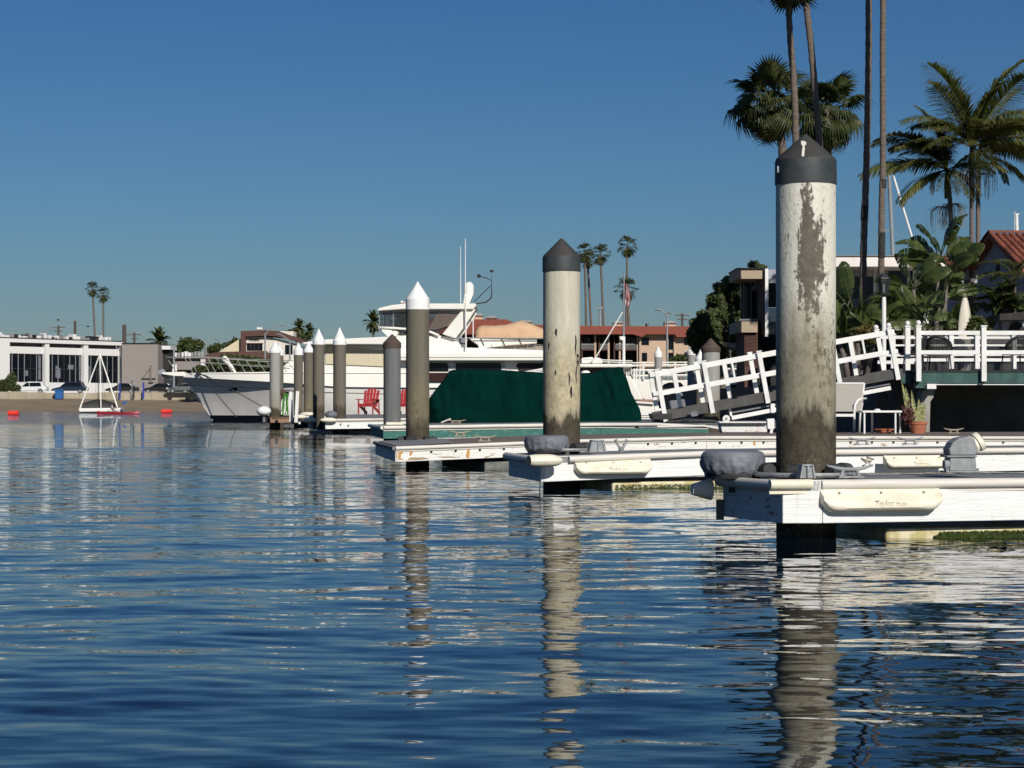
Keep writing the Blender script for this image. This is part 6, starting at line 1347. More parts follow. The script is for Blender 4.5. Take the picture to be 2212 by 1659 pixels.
# ---------------------------------------------------------------- far shore, left
fb = thing('office_building', 'white two storey building with tall dark windows and deep piers behind the beach', 'building', (PX(0, 300), 300, 2.45))
O1 = Vector((PX(0, 300), 300, 0)); O2 = Vector((PX(263, 319), 319, 0)); fd = (O2 - O1).normalized(); fn = Vector((fd.y, -fd.x, 0)); FL = (O2 - O1).length
def fs(u):   # distance along the facade that shows at column u
    k = (u - U0) / F; return (k * O1.y - O1.x) / (fd.x - k * fd.y)
def fz(v, u): s = fs(u); return H + (V0 - v) * (O1.y + fd.y * s) / F
zT = fz(731, 0); zF = fz(741, 20)
def fbox(name, s0, s1, o0, o1, z0, z1, m, par=fb):   # o: outward offset
    a, b = O1 + fd * s0, O1 + fd * s1
    mb = MB(); mb.hexa([a + fn * o1 + Zv(z0), b + fn * o1 + Zv(z0), b + fn * o0 + Zv(z0), a + fn * o0 + Zv(z0), a + fn * o1 + Zv(z1), b + fn * o1 + Zv(z1), b + fn * o0 + Zv(z1), a + fn * o0 + Zv(z1)])
    return mb.build(name, M[m], par)
zt_ = fz(733, 100); z_f0 = fz(741.5, 100); z_g1 = fz(765.5, 100); z_g0 = fz(826, 100); z_p1 = fz(750, 100); z0_ = 2.4
fbox('roof_coping', -8, FL, -12, .35, zt_ - .02, zt_ + .12, 'dark'); fbox('fascia', -.1 + fs(18), FL, -.4, .3, z_f0, zt_ - .03, 'stucco_w')
fbox('back_wall', -8, FL - .01, -12, -1.2, z0_, zt_ - .05, 'greyw'); fbox('end_pier', -8, fs(17.5), -1, .32, z0_, zt_ - .04, 'stucco_w')
us_ = [(17.5, 97), (105, 180.5), (189, 260)]
for i, (a, b) in enumerate(us_):
    s0, s1 = fs(a), fs(b)
    fbox('soffit', s0, s1, -1.2, .28, z_f0 - .02, z_f0 - .004, 'greyw')
    fbox('spandrel', s0, s1, -.6, -.35, z_g1, z_p1, 'stucco_w'); fbox('sill_wall', s0, s1, -.6, -.35, z0_, z_g0, 'stucco_w')
    for k in range(6):
        fbox('panel', lerp(s0, s1, k / 6) + .03, lerp(s0, s1, (k + 1) / 6) - .03, -.36, -.3, z_g1 + .04, z_p1 - .04, 'stucco_w'); fbox('panel', lerp(s0, s1, k / 6) + .03, lerp(s0, s1, (k + 1) / 6) - .03, -.36, -.3, z0_, z_g0 - .04, 'stucco_w')
    fbox('window', s0, s1, -.7, -.52, z_g0, z_g1, 'glass')
    for k in range(1, 6): fbox('mullion', lerp(s0, s1, k / 6) - .04, lerp(s0, s1, k / 6) + .04, -.53, -.45, z_g0, z_g1, 'grey' if (k + i) % 4 else 'dark')
    fbox('transom', s0, s1, -.53, -.46, lerp(z_g0, z_g1, .47), lerp(z_g0, z_g1, .47) + .07, 'dark')
for (a, b) in ((97, 105.5), (180.5, 189.5), (260, 267)): fbox('pier', fs(a), fs(b), -.7, .1, z0_, z_f0 + .01, 'stucco_w')
for (ua, ub, va, vb) in ((125, 130, 790, 816), (131, 136, 795, 817), (152, 164, 788, 799), (190, 199, 790, 820), (60, 66, 800, 812), (88, 93, 768, 820), (176, 179.5, 768, 822)):
    fbox('blind', fs(ua), fs(ub), -.53, -.5, fz(vb, ua), fz(va, ua), 'vgrey')
rt = thing('rooftop_equipment', 'row of pale rooftop air units and pipes on the white building', 'equipment', O1 + Zv(zt_))
for k in range(34):
    s_ = 1 + k * .69 + random.uniform(-.2, .2); h_ = random.uniform(.35, .95); fbox('unit', s_, s_ + random.uniform(.3, .9), -4.5, -3.5, zt_ + .1, zt_ + .1 + h_, random.choice(['white', 'grey', 'stucco_w', 'black', 'white']), rt)
fbox('screen_wall', -8, 8.2, -9, -8.8, zt_, zt_ + 1.15, 'stucco_w', rt); fbox('screen_wall', 11.5, 19, -9, -8.8, zt_, zt_ + .85, 'stucco_w', rt)
nb_ = thing('taupe_building', 'windowless taupe block with a big raised numeral 4', 'building', (PX(300, 318), 318, 2.45))
pr(nb_, 'wall', 'greyw', [(263, 742, 341, 850, 317.5, 8)]); pr(nb_, 'roof_edge', 'dark', [(262, 740.6, 341.6, 742, 317.3, 8.5)]); 
for pts in ([(325.2, 789.5), (327, 790.5), (308.5, 816.8), (306.5, 815.5)], [(324.5, 789), (326.5, 789), (326.5, 822), (324.5, 822)], [(306.5, 815.3), (336, 815.3), (336, 817), (306.5, 817)], [(321, 824), (331, 824), (331, 825.5), (321, 825.5)]):
    pr(nb_, 'numeral_stroke', 'greyw', [(pts, 317.1, .38)])
pr(nb_, 'sign_box', 'vgrey', [(283.5, 822, 287, 830, 317.3, .2)])
lb = thing('low_office', 'low dark building with white roof band right of the taupe block', 'building', (PX(355, 322), 322, 2.45))
pr(lb, 'roof_band', 'stucco_w', [(341.5, 747, 368, 755, 321, 6)]); pr(lb, 'wall', 'dark_in', [(341.5, 755, 366, 800, 322, 5)]); pr(lb, 'lower_wall', 'black', [(341.5, 800, 372, 846, 323, 5)])
g2 = thing('grey_warehouse', 'low taupe warehouse with roof units behind the yacht bow', 'building', (PX(400, 330), 330, 2.45))
pr(g2, 'wall', 'greyw', [(362, 776, 433, 799, 330, 8)]); pr(g2, 'white_wall', 'stucco_w', [(433.3, 776, 473, 791, 329.5, 8)]); pr(g2, 'base', 'dark_in', [(366, 799, 473, 846, 331, 8)]); pr(g2, 'roof_edge', 'dark', [(360, 773.5, 434, 775.8, 329.5, 9)])
for k in range(9): pr(g2, 'roof_unit', random.choice(['white', 'grey', 'stucco_w']), [(378 + k * 7, 758 + random.uniform(0, 4), 378 + k * 7 + random.uniform(3, 6.5), 773.4, 334, 1.5)])
cb_ = thing('sign_building', 'brown framed cream building with the POINT sign behind the yacht', 'building', (PX(545, 300), 300, 2.45))
pr(cb_, 'wall', 'cream_w', [([(528, 729), (576, 727), (612, 735), (650, 748), (665, 800), (528, 800)], 300, 8)])
pr(cb_, 'brown_frame', 'brown', [([(519.7, 715), (573, 713), (600, 715), (659, 735), (655, 742), (600, 727), (576, 725), (530, 727), (530, 760), (519.7, 760)], 299.2, 9)])
pr(cb_, 'window', 'glass', [(533, 742.5, 567, 757.5, 299.95, .1)]); pr(cb_, 'window', 'glass', [(616, 745, 632, 765, 299.9, .1)])
for u in (541, 549, 558): pr(cb_, 'mullion', 'brown', [(u, 742.5, u + 1, 757.5, 299.85, .08)])
pr(cb_, 'window_lintel', 'brown', [(532, 740.8, 568, 742.4, 299.8, .2)])
pr(cb_, 'sloping_roof', 'yellow', [([(473, 760), (519.5, 731), (519.5, 760)], 300, 8)]); pr(cb_, 'low_roof', 'brown', [([(444, 766), (473, 760), (575, 758), (590, 781), (444, 781)], 298.6, 9)])
pr(cb_, 'roof_box', 'cream_w', [(605, 715.5, 634, 726, 304, 4)])
for u in (557, 563): mb = MB(); mb.ball(P(u, 710, 303), (.22, .2, .22), 6); mb.build('roof_vent', M['white'], cb_)
pr(cb_, 'dark_base', 'dark_in', [(444, 781, 660, 846, 299.4, 8)])
cu = bpy.data.curves.new('lettering', 'FONT'); cu.body = 'POINT'; cu.size = .66; cu.extrude = .02; cu.offset = .022; cu.align_x = 'CENTER'; cu.align_y = 'CENTER'
to = bpy.data.objects.new('t', cu); C.objects.link(to); me = bpy.data.meshes.new_from_object(to.evaluated_get(bpy.context.evaluated_depsgraph_get())); bpy.data.objects.remove(to)
xs_ = [v.co.x for v in me.vertices]; w0 = max(xs_) - min(xs_); k = (22.5 * 300 / F) / w0
me.transform(Matrix.Translation(P(550, 734.3, 299.93) - ORG[cb_.name]) @ Matrix.Rotation(R(90), 4, 'X') @ Matrix.Scale(k, 4)); me.materials.clear(); me.materials.append(M['black']); linkobj(bpy.data.objects.new('lettering', me), cb_)
# salmon apartments
ab = thing('apartment_building', 'salmon apartments with red tile roof and shaded balconies', 'building', (PX(1350, 230), 230, 2.3))
D = 230
pr(ab, 'roof', 'rooft', [([(1180, 703.5), (1490.5, 705), (1491, 728), (1462, 728), (1458, 722), (1395, 722), (1388, 728), (1368, 722), (1180, 722)], D - 1, 10)])
pr(ab, 'roof', 'rooft', [([(900, 700), (935, 686), (1000, 690), (1092, 689.5), (1112, 697), (1180, 703), (1180, 722), (900, 722)], D - 1.2, 9)])
pr(ab, 'roof_gable', 'salmon', [([(925, 712), (944, 677), (1018, 680), (1018, 690), (940, 712)], D - 1.5, 3)])
for (a, b, c_, d_) in ((1019.6, 682, 1043, 690), (1050, 687, 1074, 693), (1127, 696, 1150, 704), (1436, 698, 1460, 706), (664 * .0 + 1325, 698, 1346, 705), (1398 - 0, 703, 1400, 704)):
    pr(ab, 'chimney', 'salmon', [(a, b, c_, d_ + 1, D + 1, 2)]); pr(ab, 'chimney_cap', 'grey', [([(a - 1, b), (a + 3, b - 5), (c_ - 3, b - 5), (c_ + 1, b)], D + .8, 2.4)])
pr(ab, 'wall', 'salmon', [([(1381, 722), (1395, 722), (1458, 722), (1462, 728), (1491, 728), (1491, 800), (1381, 800)], D, 8)])
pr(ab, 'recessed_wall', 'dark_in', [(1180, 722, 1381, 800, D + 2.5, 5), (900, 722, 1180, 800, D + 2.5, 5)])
for (u0, v0, u1, v1) in ((1387, 762, 1398, 780), (1444.5, 725, 1455, 755), (1444.5, 762, 1455, 780), (1386, 729, 1402, 745), (1478, 729, 1488, 745), (1479, 761, 1487, 778)): pr(ab, 'window', 'glass', [(u0, v0, u1, v1, D - .06, .1)])
pr(ab, 'downpipe_strip', 'salmon', [(1441.5, 722, 1444, 790, D - .25, .2), (1455.5, 722, 1458, 790, D - .25, .2)])
for k, u in enumerate((1256, 1284, 1293, 1313, 1326, 1337, 1344, 1376)): pr(ab, 'balcony_pier', 'salmon' if k % 2 else 'brown', [(u, 722, u + (4 if k % 2 else 2.5), 800, D + .3, 1.5)])
for (a, b) in ((1256, 1284), (1297, 1313), (1330, 1376)):
    pr(ab, 'balcony_floor', 'brown', [(a, 754, b, 757, D + .2, 2)]); 
    mb = MB()
    for u in np.arange(a, b, 2.2): mb.tube([P(u, 744, D + .25), P(u, 754, D + .25)], .03, 4)
    mb.beam(P(a, 743.5, D + .25), P(b, 743.5, D + .25), .06, .08); mb.build('balcony_rail', M['grey'], ab)
for (u0, u1) in ((1262, 1272), (1300, 1308), (1348, 1358), (1362, 1372)): pr(ab, 'window', 'glass', [(u0, 727, u1, 752, D + 2.4, .1), ]); pr(ab, 'shutter', 'cream_w', [(u1, 728, u1 + 2, 752, D + 2.3, .1)])
# trees and hedges far away
def far_tree(label, blobs, n, size, d, m='bush', name='tree', gz=2.5):
    bl = [(tuple(P(u, v, d)), tuple(np.array((ru, ru * .8, rv)) * d / F)) for (u, v, ru, rv) in blobs]; u, v = blobs[0][:2]
    o = thing(name, label, 'tree' if name != 'hedge' else 'hedge', (PX(u, d), d, gz)); mb = MB(); c = P(u, v, d); mb.tube([(c.x, d, gz), c], [.25, .15], 6); mb.build('trunk', M['bark'], o)
    leaf_cloud('crown' if name != 'hedge' else 'foliage', bl, n, size, m, o); return o
far_tree('round distant tree rising behind the roof units', [(412, 748, 22, 14), (400, 742, 16, 12), (428, 744, 14, 12), (408, 736, 10, 8), (385, 756, 14, 9)], 1500, .28, 380)
far_tree('small distant tree beside the double-arm street lamp', [(462, 754, 14, 9), (470, 748, 9, 7), (452, 756, 10, 7)], 700, .28, 380)
far_tree('tiny distant tree next to the yellow gable', [(484, 748, 5, 8), (500, 745, 14, 8), (508, 738, 8, 9)], 500, .25, 390)
far_tree('dark trees between the brown roof and the white caps', [(640, 722, 16, 11), (655, 728, 18, 9), (625, 720, 10, 8)], 900, .28, 370)
far_tree('dark hedge in front of the brown building, behind the bow rail', [(500, 783, 36, 19), (540, 786, 36, 17), (472, 790, 24, 16), (570, 790, 26, 14), (435, 798, 20, 8)], 6000, .22, 285, name='hedge')
far_tree('dark bush against the left end of the white building', [(12, 832, 16, 14), (25, 820, 12, 14), (30, 838, 12, 8), (0, 836, 14, 12), (38, 838, 8, 7)], 2200, .16, 293.5, name='hedge')
far_tree('scrub beside the apartments ground floor', [(1470, 776, 14, 10), (1456, 780, 12, 7)], 700, .22, 222, name='hedge', gz=2.3)
far_tree('dark tree seen through the flybridge screen', [(880, 702, 18, 14), (868, 712, 16, 12), (900, 708, 14, 12)], 1300, .24, 260)
# far palms
def far_crown(kind, seed, n=38):
    r_ = random.Random(seed); mb = MB()
    for i in range(n):
        el = lerp(85, -75, ((i + .5) / n) ** .85); az = i * 2.4 + r_.uniform(-.3, .3); el += r_.uniform(-12, 12); t = Vector((math.cos(R(el)) * math.cos(az), math.cos(R(el)) * math.sin(az), math.sin(R(el)) + .08))
        sd_ = Vector((-math.sin(az), math.cos(az), 0)); c0 = t * .25; ln_ = r_.uniform(.32, .62)
        if kind == 'fan':
            for k in range(9):
                a_ = lerp(-1.15, 1.15, k / 8); dr = (t * math.cos(a_) + sd_ * math.sin(a_)).normalized(); b = t * ln_; L = r_.uniform(.36, .58)
                e1 = b + dr * L * .6; e2 = b + dr * L * .95 + Vector((0, 0, -.16)); w = sd_ * .035 if abs(a_) < .6 else t * .035
                mb.add([b, e1 + w, e2, e1 - w], [(0, 1, 2, 3)])
            mb.add([c0 * .2 - sd_ * .01, c0 * .2 + sd_ * .01, t * .5 + sd_ * .01, t * .5 - sd_ * .01], [(0, 1, 2, 3)])
        else:
            p = Vector((0, 0, 0)); prev = p; 
            for k in range(8):
                q = k / 8; dv = (t + Vector((0, 0, -1.1 * q * q))).normalized(); nx = prev + dv * .14
                for s_ in (-1, 1): lf = (sd_ * s_ + dv * .4 + Vector((0, 0, -.35))).normalized() * .22 * math.sin(math.pi * (q * .8 + .15)); mb.add([prev, nx, nx + lf, prev + lf], [(0, 1, 2, 3)])
                prev = nx
    return mb
fcm = [mesh_of(far_crown('fan', s_), 'crown', 'frond') for s_ in (1, 2)]; fpm = mesh_of(far_crown('pin', 3, 40), 'crown', 'frond')
def far_palm(label, u, v, d, Rr, ub, me, group=None, gz=2.5, tw=.17, skirt=True):
    c = P(u, v, d); o = thing('fan_palm' if me in fcm else 'feather_palm', label, 'palm tree', (PX(ub, d), d, gz), group)
    mb = MB(); n = 14; b = Vector((PX(ub, d), d, gz)); mb.tube([lerp(b, c, i / n) + Vector((.5 * math.sin(math.pi * i / n) * (PX(ub, d) - c.x) * .3, 0, 0)) for i in range(n + 1)], [tw * (1.15 - .3 * i / n) for i in range(n + 1)], 8); mb.build('trunk', M['trunk'], o, smooth=True)
    k = bpy.data.objects.new('crown', me); C.objects.link(k); k.parent = o; k.location = c - ORG[o.name]; k.scale = (Rr,) * 3; k.rotation_euler = (0, 0, random.random() * 6); ORG[k.name] = ORG[o.name]
    if skirt:
        mb = MB()
        for i in range(30): a_ = random.random() * 6.3; rr = Rr * .35; mb.add([c + Vector((math.cos(a_) * .1, math.sin(a_) * .1, -.1)), c + Vector((math.cos(a_) * rr, math.sin(a_) * rr, -Rr * .55)), c + Vector((math.cos(a_ + .3) * rr * .6, math.sin(a_ + .3) * rr * .6, -Rr * .95))], [(0, 1, 2)])
        mb.build('dead_skirt', M['deadf'], o, kind='stuff')
    return o
far_palm('left and taller of the two slim palms above the white building', 199.5, 624, 350, 1.45, 208, fcm[0], tw=.16)
far_palm('right and lower of the two slim palms above the white building', 223, 636, 350, 1.45, 223, fcm[1], tw=.16)
far_palm('slim fan palm nearest the second piling', 1263, 545, 300, 1.6, 1268, fcm[0])
far_palm('fan palm with trunk a little right of the nearest to the second piling', 1269, 560, 305, 1.45, 1281, fcm[1])
far_palm('fan palm third from the second piling over the apartments', 1297, 549, 300, 1.7, 1307, fcm[0])
far_palm('highest distant fan palm, above the striped flag', 1355.5, 531, 300, 1.75, 1352, fcm[1])
far_palm('lower distant fan palm directly behind the striped flag', 1354, 624, 285, 1.85, 1364, fcm[0])
far_palm('bushy date palm behind the taupe block roof', 343, 736, 345, 2.1, 343, fpm, tw=.35, skirt=False)
far_palm('left of two windblown palms behind the brown roof', 646, 706, 340, 1.3, 648, fpm, skirt=False)
far_palm('right of two windblown palms behind the brown roof', 668, 714, 345, 1.2, 669, fpm, skirt=False)
far_palm('ragged palm left of the yacht flybridge screen', 806, 694, 260, 1.3, 808, fpm, gz=2.4, skirt=False)
far_palm('palm seen dark through the clear flybridge screen', 866, 692, 255, 1.6, 866, fpm, gz=2.4, skirt=False)
# poles and lamps
def upole(label, u, v0, d, arms=(), w=.16, m='poleW', gz=2.5, tilt=0):
    o = thing('utility_pole', label, 'utility pole', (PX(u, d), d, gz)); mb = MB(); mb.tube([(PX(u, d), d, gz), P(u + tilt, v0, d)], [w * 1.15, w], 10); mb.build('pole', M[m], o, smooth=2)
    for (v, hw) in arms:
        mb = MB(); mb.beam(P(u - hw, v, d - .15), P(u + hw, v, d - .15), .12, .14); mb.build('crossarm', M[m], o)
        for k in (-.9, -.5, .5, .9): mb = MB(); c = P(u + hw * k, v, d - .15); mb.tube([c, c + Zv(.22)], .05, 6); mb.build('insulator', M['grey'], o)
    return o
upole('plain wooden pole stub above the white building roof', 162, 693, 338, w=.2); upole('thick double wooden pole at the taupe block corner', 268.5, 701.5, 338, w=.3)
upole('utility pole with two crossarms left of the plain stub', 126, 703, 350, [(707, 14), (715, 9)]); upole('utility pole with one crossarm right of the thick pole', 290, 719, 350, [(723, 16), (732, 8)])
upole('utility pole with two crossarms right of the apartments', 1474, 677, 300, [(681, 15), (690, 11)], gz=2.3)
upole('weathered pole with crossarm rising by the distant palms', 1296, 663, 250, [(666, 6)], m='lamp', w=.13, gz=2.3)
def lamp(label, u, d, vt, arms, gz=2.5, w=.1):
    o = thing('street_lamp', label, 'street lamp', (PX(u, d), d, gz), 'tall curved street lamps'); mb = MB(); mb.tube([(PX(u, d), d, gz), P(u, vt, d)], [w * 1.3, w], 8); mb.build('post', M['lamp'], o, smooth=2)
    for pts in arms:
        mb = MB(); mb.tube([P(a, b, d) for a, b in pts], .07, 6); o2 = mb.build('arm', M['lamp'], o, smooth=2); a, b = pts[-1]; mb = MB(); mb.ball(P(a, b, d), (.38, .18, .1), 5); mb.build('lamp_head', M['lamp'], o)
    return o
lamp('double-arm street lamp behind the yacht bow', 445, 305, 741, [[(445, 745), (440, 737), (432, 731), (423, 730)], [(445, 745), (449, 738), (458, 734), (469, 732.5)]])
lamp('street lamp in front of the POINT building', 572.5, 290, 720, [[(572.5, 722), (582, 712), (592, 703), (602, 701), (612, 703)]])
lamp('street lamp curving behind the POINT building', 626, 296, 735, [[(626, 737), (618, 730), (608, 724), (601, 722)]])
lamp('street lamp arching over the white building roof', 82, 340, 732, [[(82, 728), (90, 718), (100, 712.5), (110, 712)]])
lamp('street lamp curving down behind the crossarm pole', 314, 340, 735, [[(314, 728), (306, 723), (298, 719), (290, 718)]])
lamp('grey street lamp with raised arms in front of the apartments', 1441, 215, 674, [[(1441, 684), (1436, 676), (1429, 671), (1422, 669)], [(1441, 678), (1447, 675)]], gz=2.3, w=.09)
lamp('slim post standing before the grey warehouse', 375.5, 296, 743, [[(375.5, 745), (375, 743)]], w=.12)
wr_ = thing('power_lines', 'thin power lines sagging across the sky at left', 'cable', P(0, 671, 345))
for (a, b, sg) in (((-20, 668), (290, 719), 2), ((-20, 700), (126, 707), 2), ((-20, 712), (126, 709), 2), ((140, 707), (276, 723), 3)):
    mb = MB(); mb.tube([P(lerp(a[0], b[0], q), lerp(a[1], b[1], q) + sg * 4 * q * (1 - q), 347) for q in np.linspace(0, 1, 12)], .02, 4); mb.build('cable', M['lamp'], wr_)
for (u, v) in ((125.5, 691), (190, 705)): mb = MB(); mb.ball(P(u, v, 347), (.25, .15, .12), 5); mb.build('line_marker', M['black'], wr_)
# ---------------------------------------------------------------- cars behind the beach wall
def car(u, d, L, m, label, tall=1.45, suv=False, flip=False):
    o = thing('parked_car', label, 'car', (0, 0, 0), 'cars parked behind the beach wall'); s_ = -1 if flip else 1; Wd = 1.8; h_ = tall
    body = [(-L / 2, .35), (-L / 2 + .05, .62), (-L / 2 + .9, .82), (-L / 2 + 1.25, .9), (L / 2 - .25, .95), (L / 2, .8), (L / 2 - .02, .35)]
    mb = MB(); mb.prism([(x * s_, z) for x, z in body], -Wd / 2, Wd / 2); mb.build('body', M[m], o, bevel=.08)
    cab = [(-L / 2 + 1.15, .88), (-L / 2 + 1.95, h_ - .06), (-L / 2 + 2.3, h_), (L / 2 - 1.1 if not suv else L / 2 - .7, h_ - .02), (L / 2 - (.35 if suv else .5), .92)]
    mb = MB(); mb.prism([(x * s_, z) for x, z in cab], -Wd / 2 + .12, Wd / 2 - .12); cb2 = mb.build('cabin', M[m], o, bevel=.06)
    gl = [(-L / 2 + 1.32, .92), (-L / 2 + 1.98, h_ - .14), (L / 2 - 1.15 if not suv else L / 2 - .85, h_ - .12), (L / 2 - .72, .95)]
    mb = MB(); mb.prism([(x * s_, z) for x, z in gl], -Wd / 2 + .10, -Wd / 2 + .14); mb.build('side_window', M['glass'], o)
    mb = MB(); mb.box(-.03, .03, -Wd / 2 + .08, -Wd / 2 + .13, .9, h_ - .1); mb.build('door_pillar', M[m], o)
    for x in (-L / 2 + .85, L / 2 - .85):
        mb = MB(); mb.tube([(x * s_, -Wd / 2 + .0, .33), (x * s_, -Wd / 2 + .22, .33)], .33, 18); w_ = mb.build('wheel', M['rubber'], o, smooth=2); mb = MB(); mb.tube([(x * s_, -Wd / 2 - .02, .33), (x * s_, -Wd / 2 + .05, .33)], .2, 12); mb.build('rim', M['steel'], w_)
    mb = MB(); mb.box(*sorted(((-L / 2 - .01) * s_, (-L / 2 + .25) * s_)), -Wd / 2 + .02, -Wd / 2 + .3, .6, .72); mb.build('headlight', M['white'], o)
    o.location = (PX(u, d), d, 2.42); return o
car(66, 296.5, 4.7, 'car1', 'white car behind the wall below the first big window', 1.6, True)
car(151, 297, 4.8, 'car0', 'dark blue car parked behind the blue bin', 1.6, True)
car(264, 298, 4.4, 'car2', 'black hatchback in front of the taupe block corner', 1.4)
car(345, 298.5, 4.6, 'car2', 'dark sedan right of the blue sign post', 1.4)
car(396, 291.4, 4.3, 'car3', 'grey car at the right end of the wall near the yacht stem', 1.35)
car(425, 299, 4.6, 'car0', 'dark car half hidden behind the yacht anchor', 1.5, True)
bn = thing('wheelie_bin', 'blue wheeled bin standing on the sand against the wall', 'bin', P(127, 862, 290.8))
mb = MB(); mb.prof([(119, 862), (135, 862), (135, 844), (118.5, 844)], 290.6, .9); mb.build('body', M['blue'], bn, bevel=.05); mb = MB(); mb.prof([(116.5, 844), (136, 844), (135.5, 841), (118, 841)], 290.5, 1.1); mb.build('lid', M['blue'], bn, bevel=.03)
mb = MB(); c = P(134, 862, 290.6); mb.tube([c, c + Vector((0, .2, 0))], .14, 12); mb.build('wheel', M['rubber'], bn)
for (u, v0, v1, w_, m_, lab, rr) in ((259, 826, 862, 2.6, 'bluep', 'blue post right beside a thin grey pole on the beach', 1), (309.5, 826, 861, 3.6, 'bluep', 'lone blue post in front of the taupe block', 1), (288.5, 845, 861, 3.2, 'black', 'short black post below the taupe block', 1)):
    mb = MB(); mb.pbox(u - w_ / 2, v0, u + w_ / 2, v1, 291.2, .18); tag(mb.build('beach_post', M[m_], org=P(u, v1, 291.2)), lab, 'post')
for (u, v0, lab) in ((255, 827, 'thin grey pole left of the blue beach post'), (285, 820, 'thin grey pole holding a tiny sign before the taupe block')):
    s_ = thing('sign_pole', lab, 'pole', P(u, 862, 291.3)); mb = MB(); mb.tube([P(u, 862, 291.3), P(u, v0, 291.3)], .045, 6); mb.build('pole', M['lamp'], s_); mb = MB(); mb.pbox(u - 1.8, v0, u + 1.8, v0 + 5, 291.2, .04); mb.build('sign_plate', M['vgrey'], s_)
# ---------------------------------------------------------------- afloat at left
for (u, v, d, sc, lab) in ((29, 889.5, 185, 1, 'red mooring drum buoy at the far left'), (360, 886.5, 232, 1.05, 'red mooring drum buoy midway between beach and yacht bow')):
    c = P(u, v, d); L = 11.5 * d / F; by = thing('mooring_buoy', lab, 'buoy', (c.x, d, 0), 'red mooring buoys'); h_ = .16 * sc
    mb = MB(); mb.tube([(c.x - L, d, h_), (c.x - L * .96, d, h_), (c.x + L * .96, d, h_), (c.x + L, d, h_)], [.17 * sc, .22 * sc, .22 * sc, .17 * sc], 14); mb.build('drum', M['redbuoy'], by, smooth=2)
    for k in (-.45, .1): mb = MB(); mb.tube([(c.x + L * k, d, h_), (c.x + L * k + .05, d, h_)], .235 * sc, 14); mb.build('band', M['redbuoy'], by)
    mb = MB(); mb.tube([(c.x - L * .2, d, h_ + .2), (c.x - L * .1, d, h_ + .27 * sc), (c.x, d, h_ + .2)], .03, 6); mb.build('ring', M['grey'], by)
sd2 = thing('moored_catamaran', 'small white sailboat with bare A-shaped mast frame near the beach', 'sailboat', P(215, 892, 236)); dd = 236
mb = MB(); mb.prof([(169, 882), (261, 881), (258, 889), (171, 890)], dd, 2.2); mb.build('hull', M['gelcoat'], sd2, bevel=.08)
mb = MB(); mb.prof([(170, 890), (259, 889), (257, 895), (172, 895)], dd + .05, 2.1); mb.build('hull_bottom', M['navy'], sd2)
for (a, b) in (((173, 881), (214.5, 768)), ((253.5, 880), (216, 766))): mb = MB(); mb.tube([P(*a, dd + .3), P(*b, dd + .8)], [.085, .06], 8); mb.build('mast_leg', M['gelcoat'], sd2)
mb = MB(); mb.tube([P(218, 881, dd), P(215.5, 764, dd + .8)], .06, 8); mb.tube([P(211.5, 872, dd + 1.5), P(214.5, 768, dd + .8)], .035, 6); mb.build('forestay', M['gelcoat'], sd2)
mb = MB(); rows = [[P(lerp(177, 250, q), lerp(882, 868 + 8 * abs(q - .5), s_) - 6 * math.sin(math.pi * q) * s_, dd + .6 + 1.2 * s_ * (1 - s_)) for q in np.linspace(0, 1, 14)] for s_ in (0, .5, 1)]; mb.grid(rows); mb.build('furled_sail', M['rubber'], sd2, smooth=True)
mb = MB(); rows = [[P(lerp(196, 214, q), lerp(876, 775, s_), dd + 1) for q in (0, 1)] for s_ in (0, 1)]
for k in range(6): mb.tube([P(203 + k * 5, 868, dd + 1), P(214 + k * .6, 772, dd + .8)], .012, 4)
mb.build('rigging', M['ropeD'], sd2)
ky = thing('kayak', 'dark red kayak passing in front of the white sailboat', 'kayak', P(256, 893, 206)); rows = []
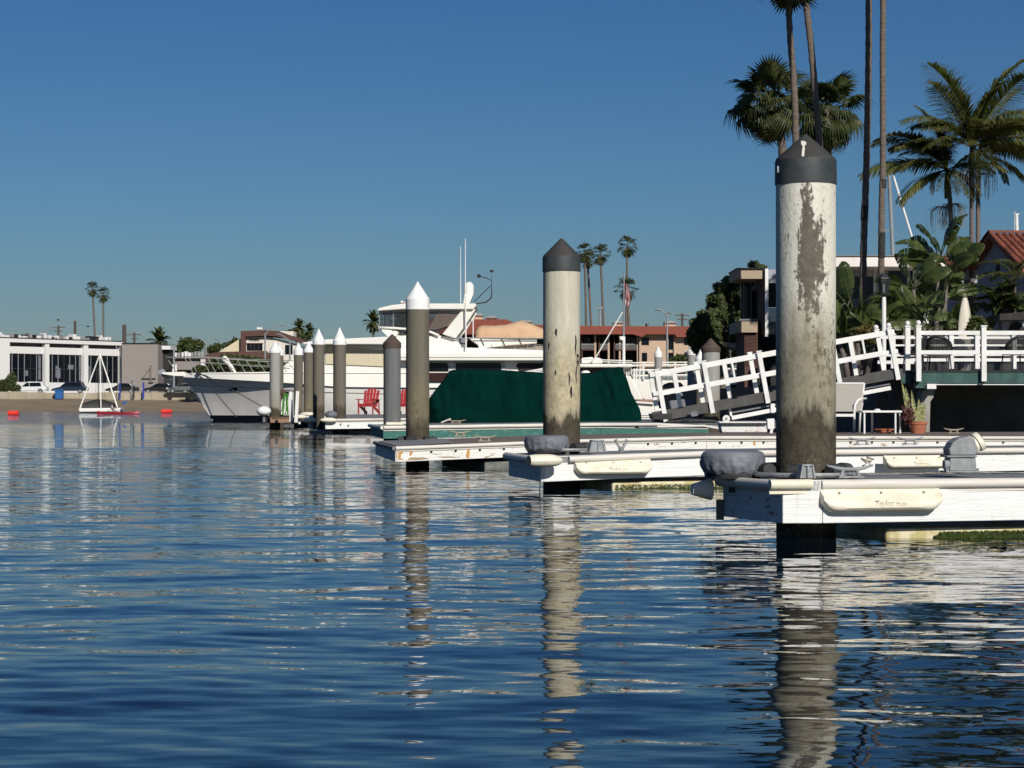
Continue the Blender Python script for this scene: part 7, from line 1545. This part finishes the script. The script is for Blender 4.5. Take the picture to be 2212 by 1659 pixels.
for i in range(17):
    q = i / 16; u = lerp(210, 301, q); c = P(u, 891, 206); w_ = .36 * math.sin(math.pi * min(1, max(.02, q))) ** .6; h_ = .13 + .12 * (abs(q - .5) * 2) ** 3
    rows.append([(c.x, 206 + w_ * math.cos(a_), max(-.05, .06 + (h_) * math.sin(a_) * (1 if math.sin(a_) > 0 else .6))) for a_ in np.linspace(0, 2 * math.pi, 11)])
mb = MB(); mb.grid(rows); mb.build('hull', M['kayak'], ky, smooth=True)
# seated paddler: one skinned body
me = bpy.data.meshes.new('body'); J = [(0, 0, .12), (0.03, 0, .35), (0.05, 0, .56), (0.04, 0, .64), (0.02, 0, .78), (.05, -.2, .54), (-.18, -.3, .36), (-.38, -.22, .42), (.05, .2, .54), (-.16, .3, .40), (-.36, .2, .46), (-.4, -.12, .2), (-.75, -.1, .1), (-.4, .12, .2), (-.75, .1, .1)]
E_ = [(0, 1), (1, 2), (2, 3), (3, 4), (2, 5), (5, 6), (6, 7), (2, 8), (8, 9), (9, 10), (0, 11), (11, 12), (0, 13), (13, 14)]; rad = [.16, .14, .15, .055, .10, .06, .045, .035, .06, .045, .035, .08, .05, .08, .05]
me.from_pydata([(-x * 1.0, yy, z) for x, yy, z in J], E_, []); me.materials.append(M['cloth'])
pp = bpy.data.objects.new('person', me); C.objects.link(pp); pp.location = P(243, 891, 206); sk_ = pp.modifiers.new('s', 'SKIN'); 
for i, r0 in enumerate(rad): me.skin_vertices[0].data[i].radius = (r0, r0)
me.skin_vertices[0].data[0].use_root = True; pp.modifiers.new('ss', 'SUBSURF').levels = 1
tag(pp, 'person in pale clothes seated in the red kayak holding a paddle', 'person'); pp.location.z = .1; ORG[pp.name] = pp.location.copy()
pd_ = thing('paddle', 'paddle with raised blue blade held by the kayaker', 'paddle', P(250, 884, 205.7))
mb = MB(); mb.tube([P(232, 888, 205.6), P(268, 870, 205.9)], .02, 6); mb.build('shaft', M['black'], pd_); mb = MB(); a, b = P(265, 872.5, 205.9), P(274, 867, 205.9); mb.beam(a, b, .03, .22, (0, 0, 1)); mb.build('blade', M['bluep2'] if 'bluep2' in M else M['blue'], pd_, bevel=.01)
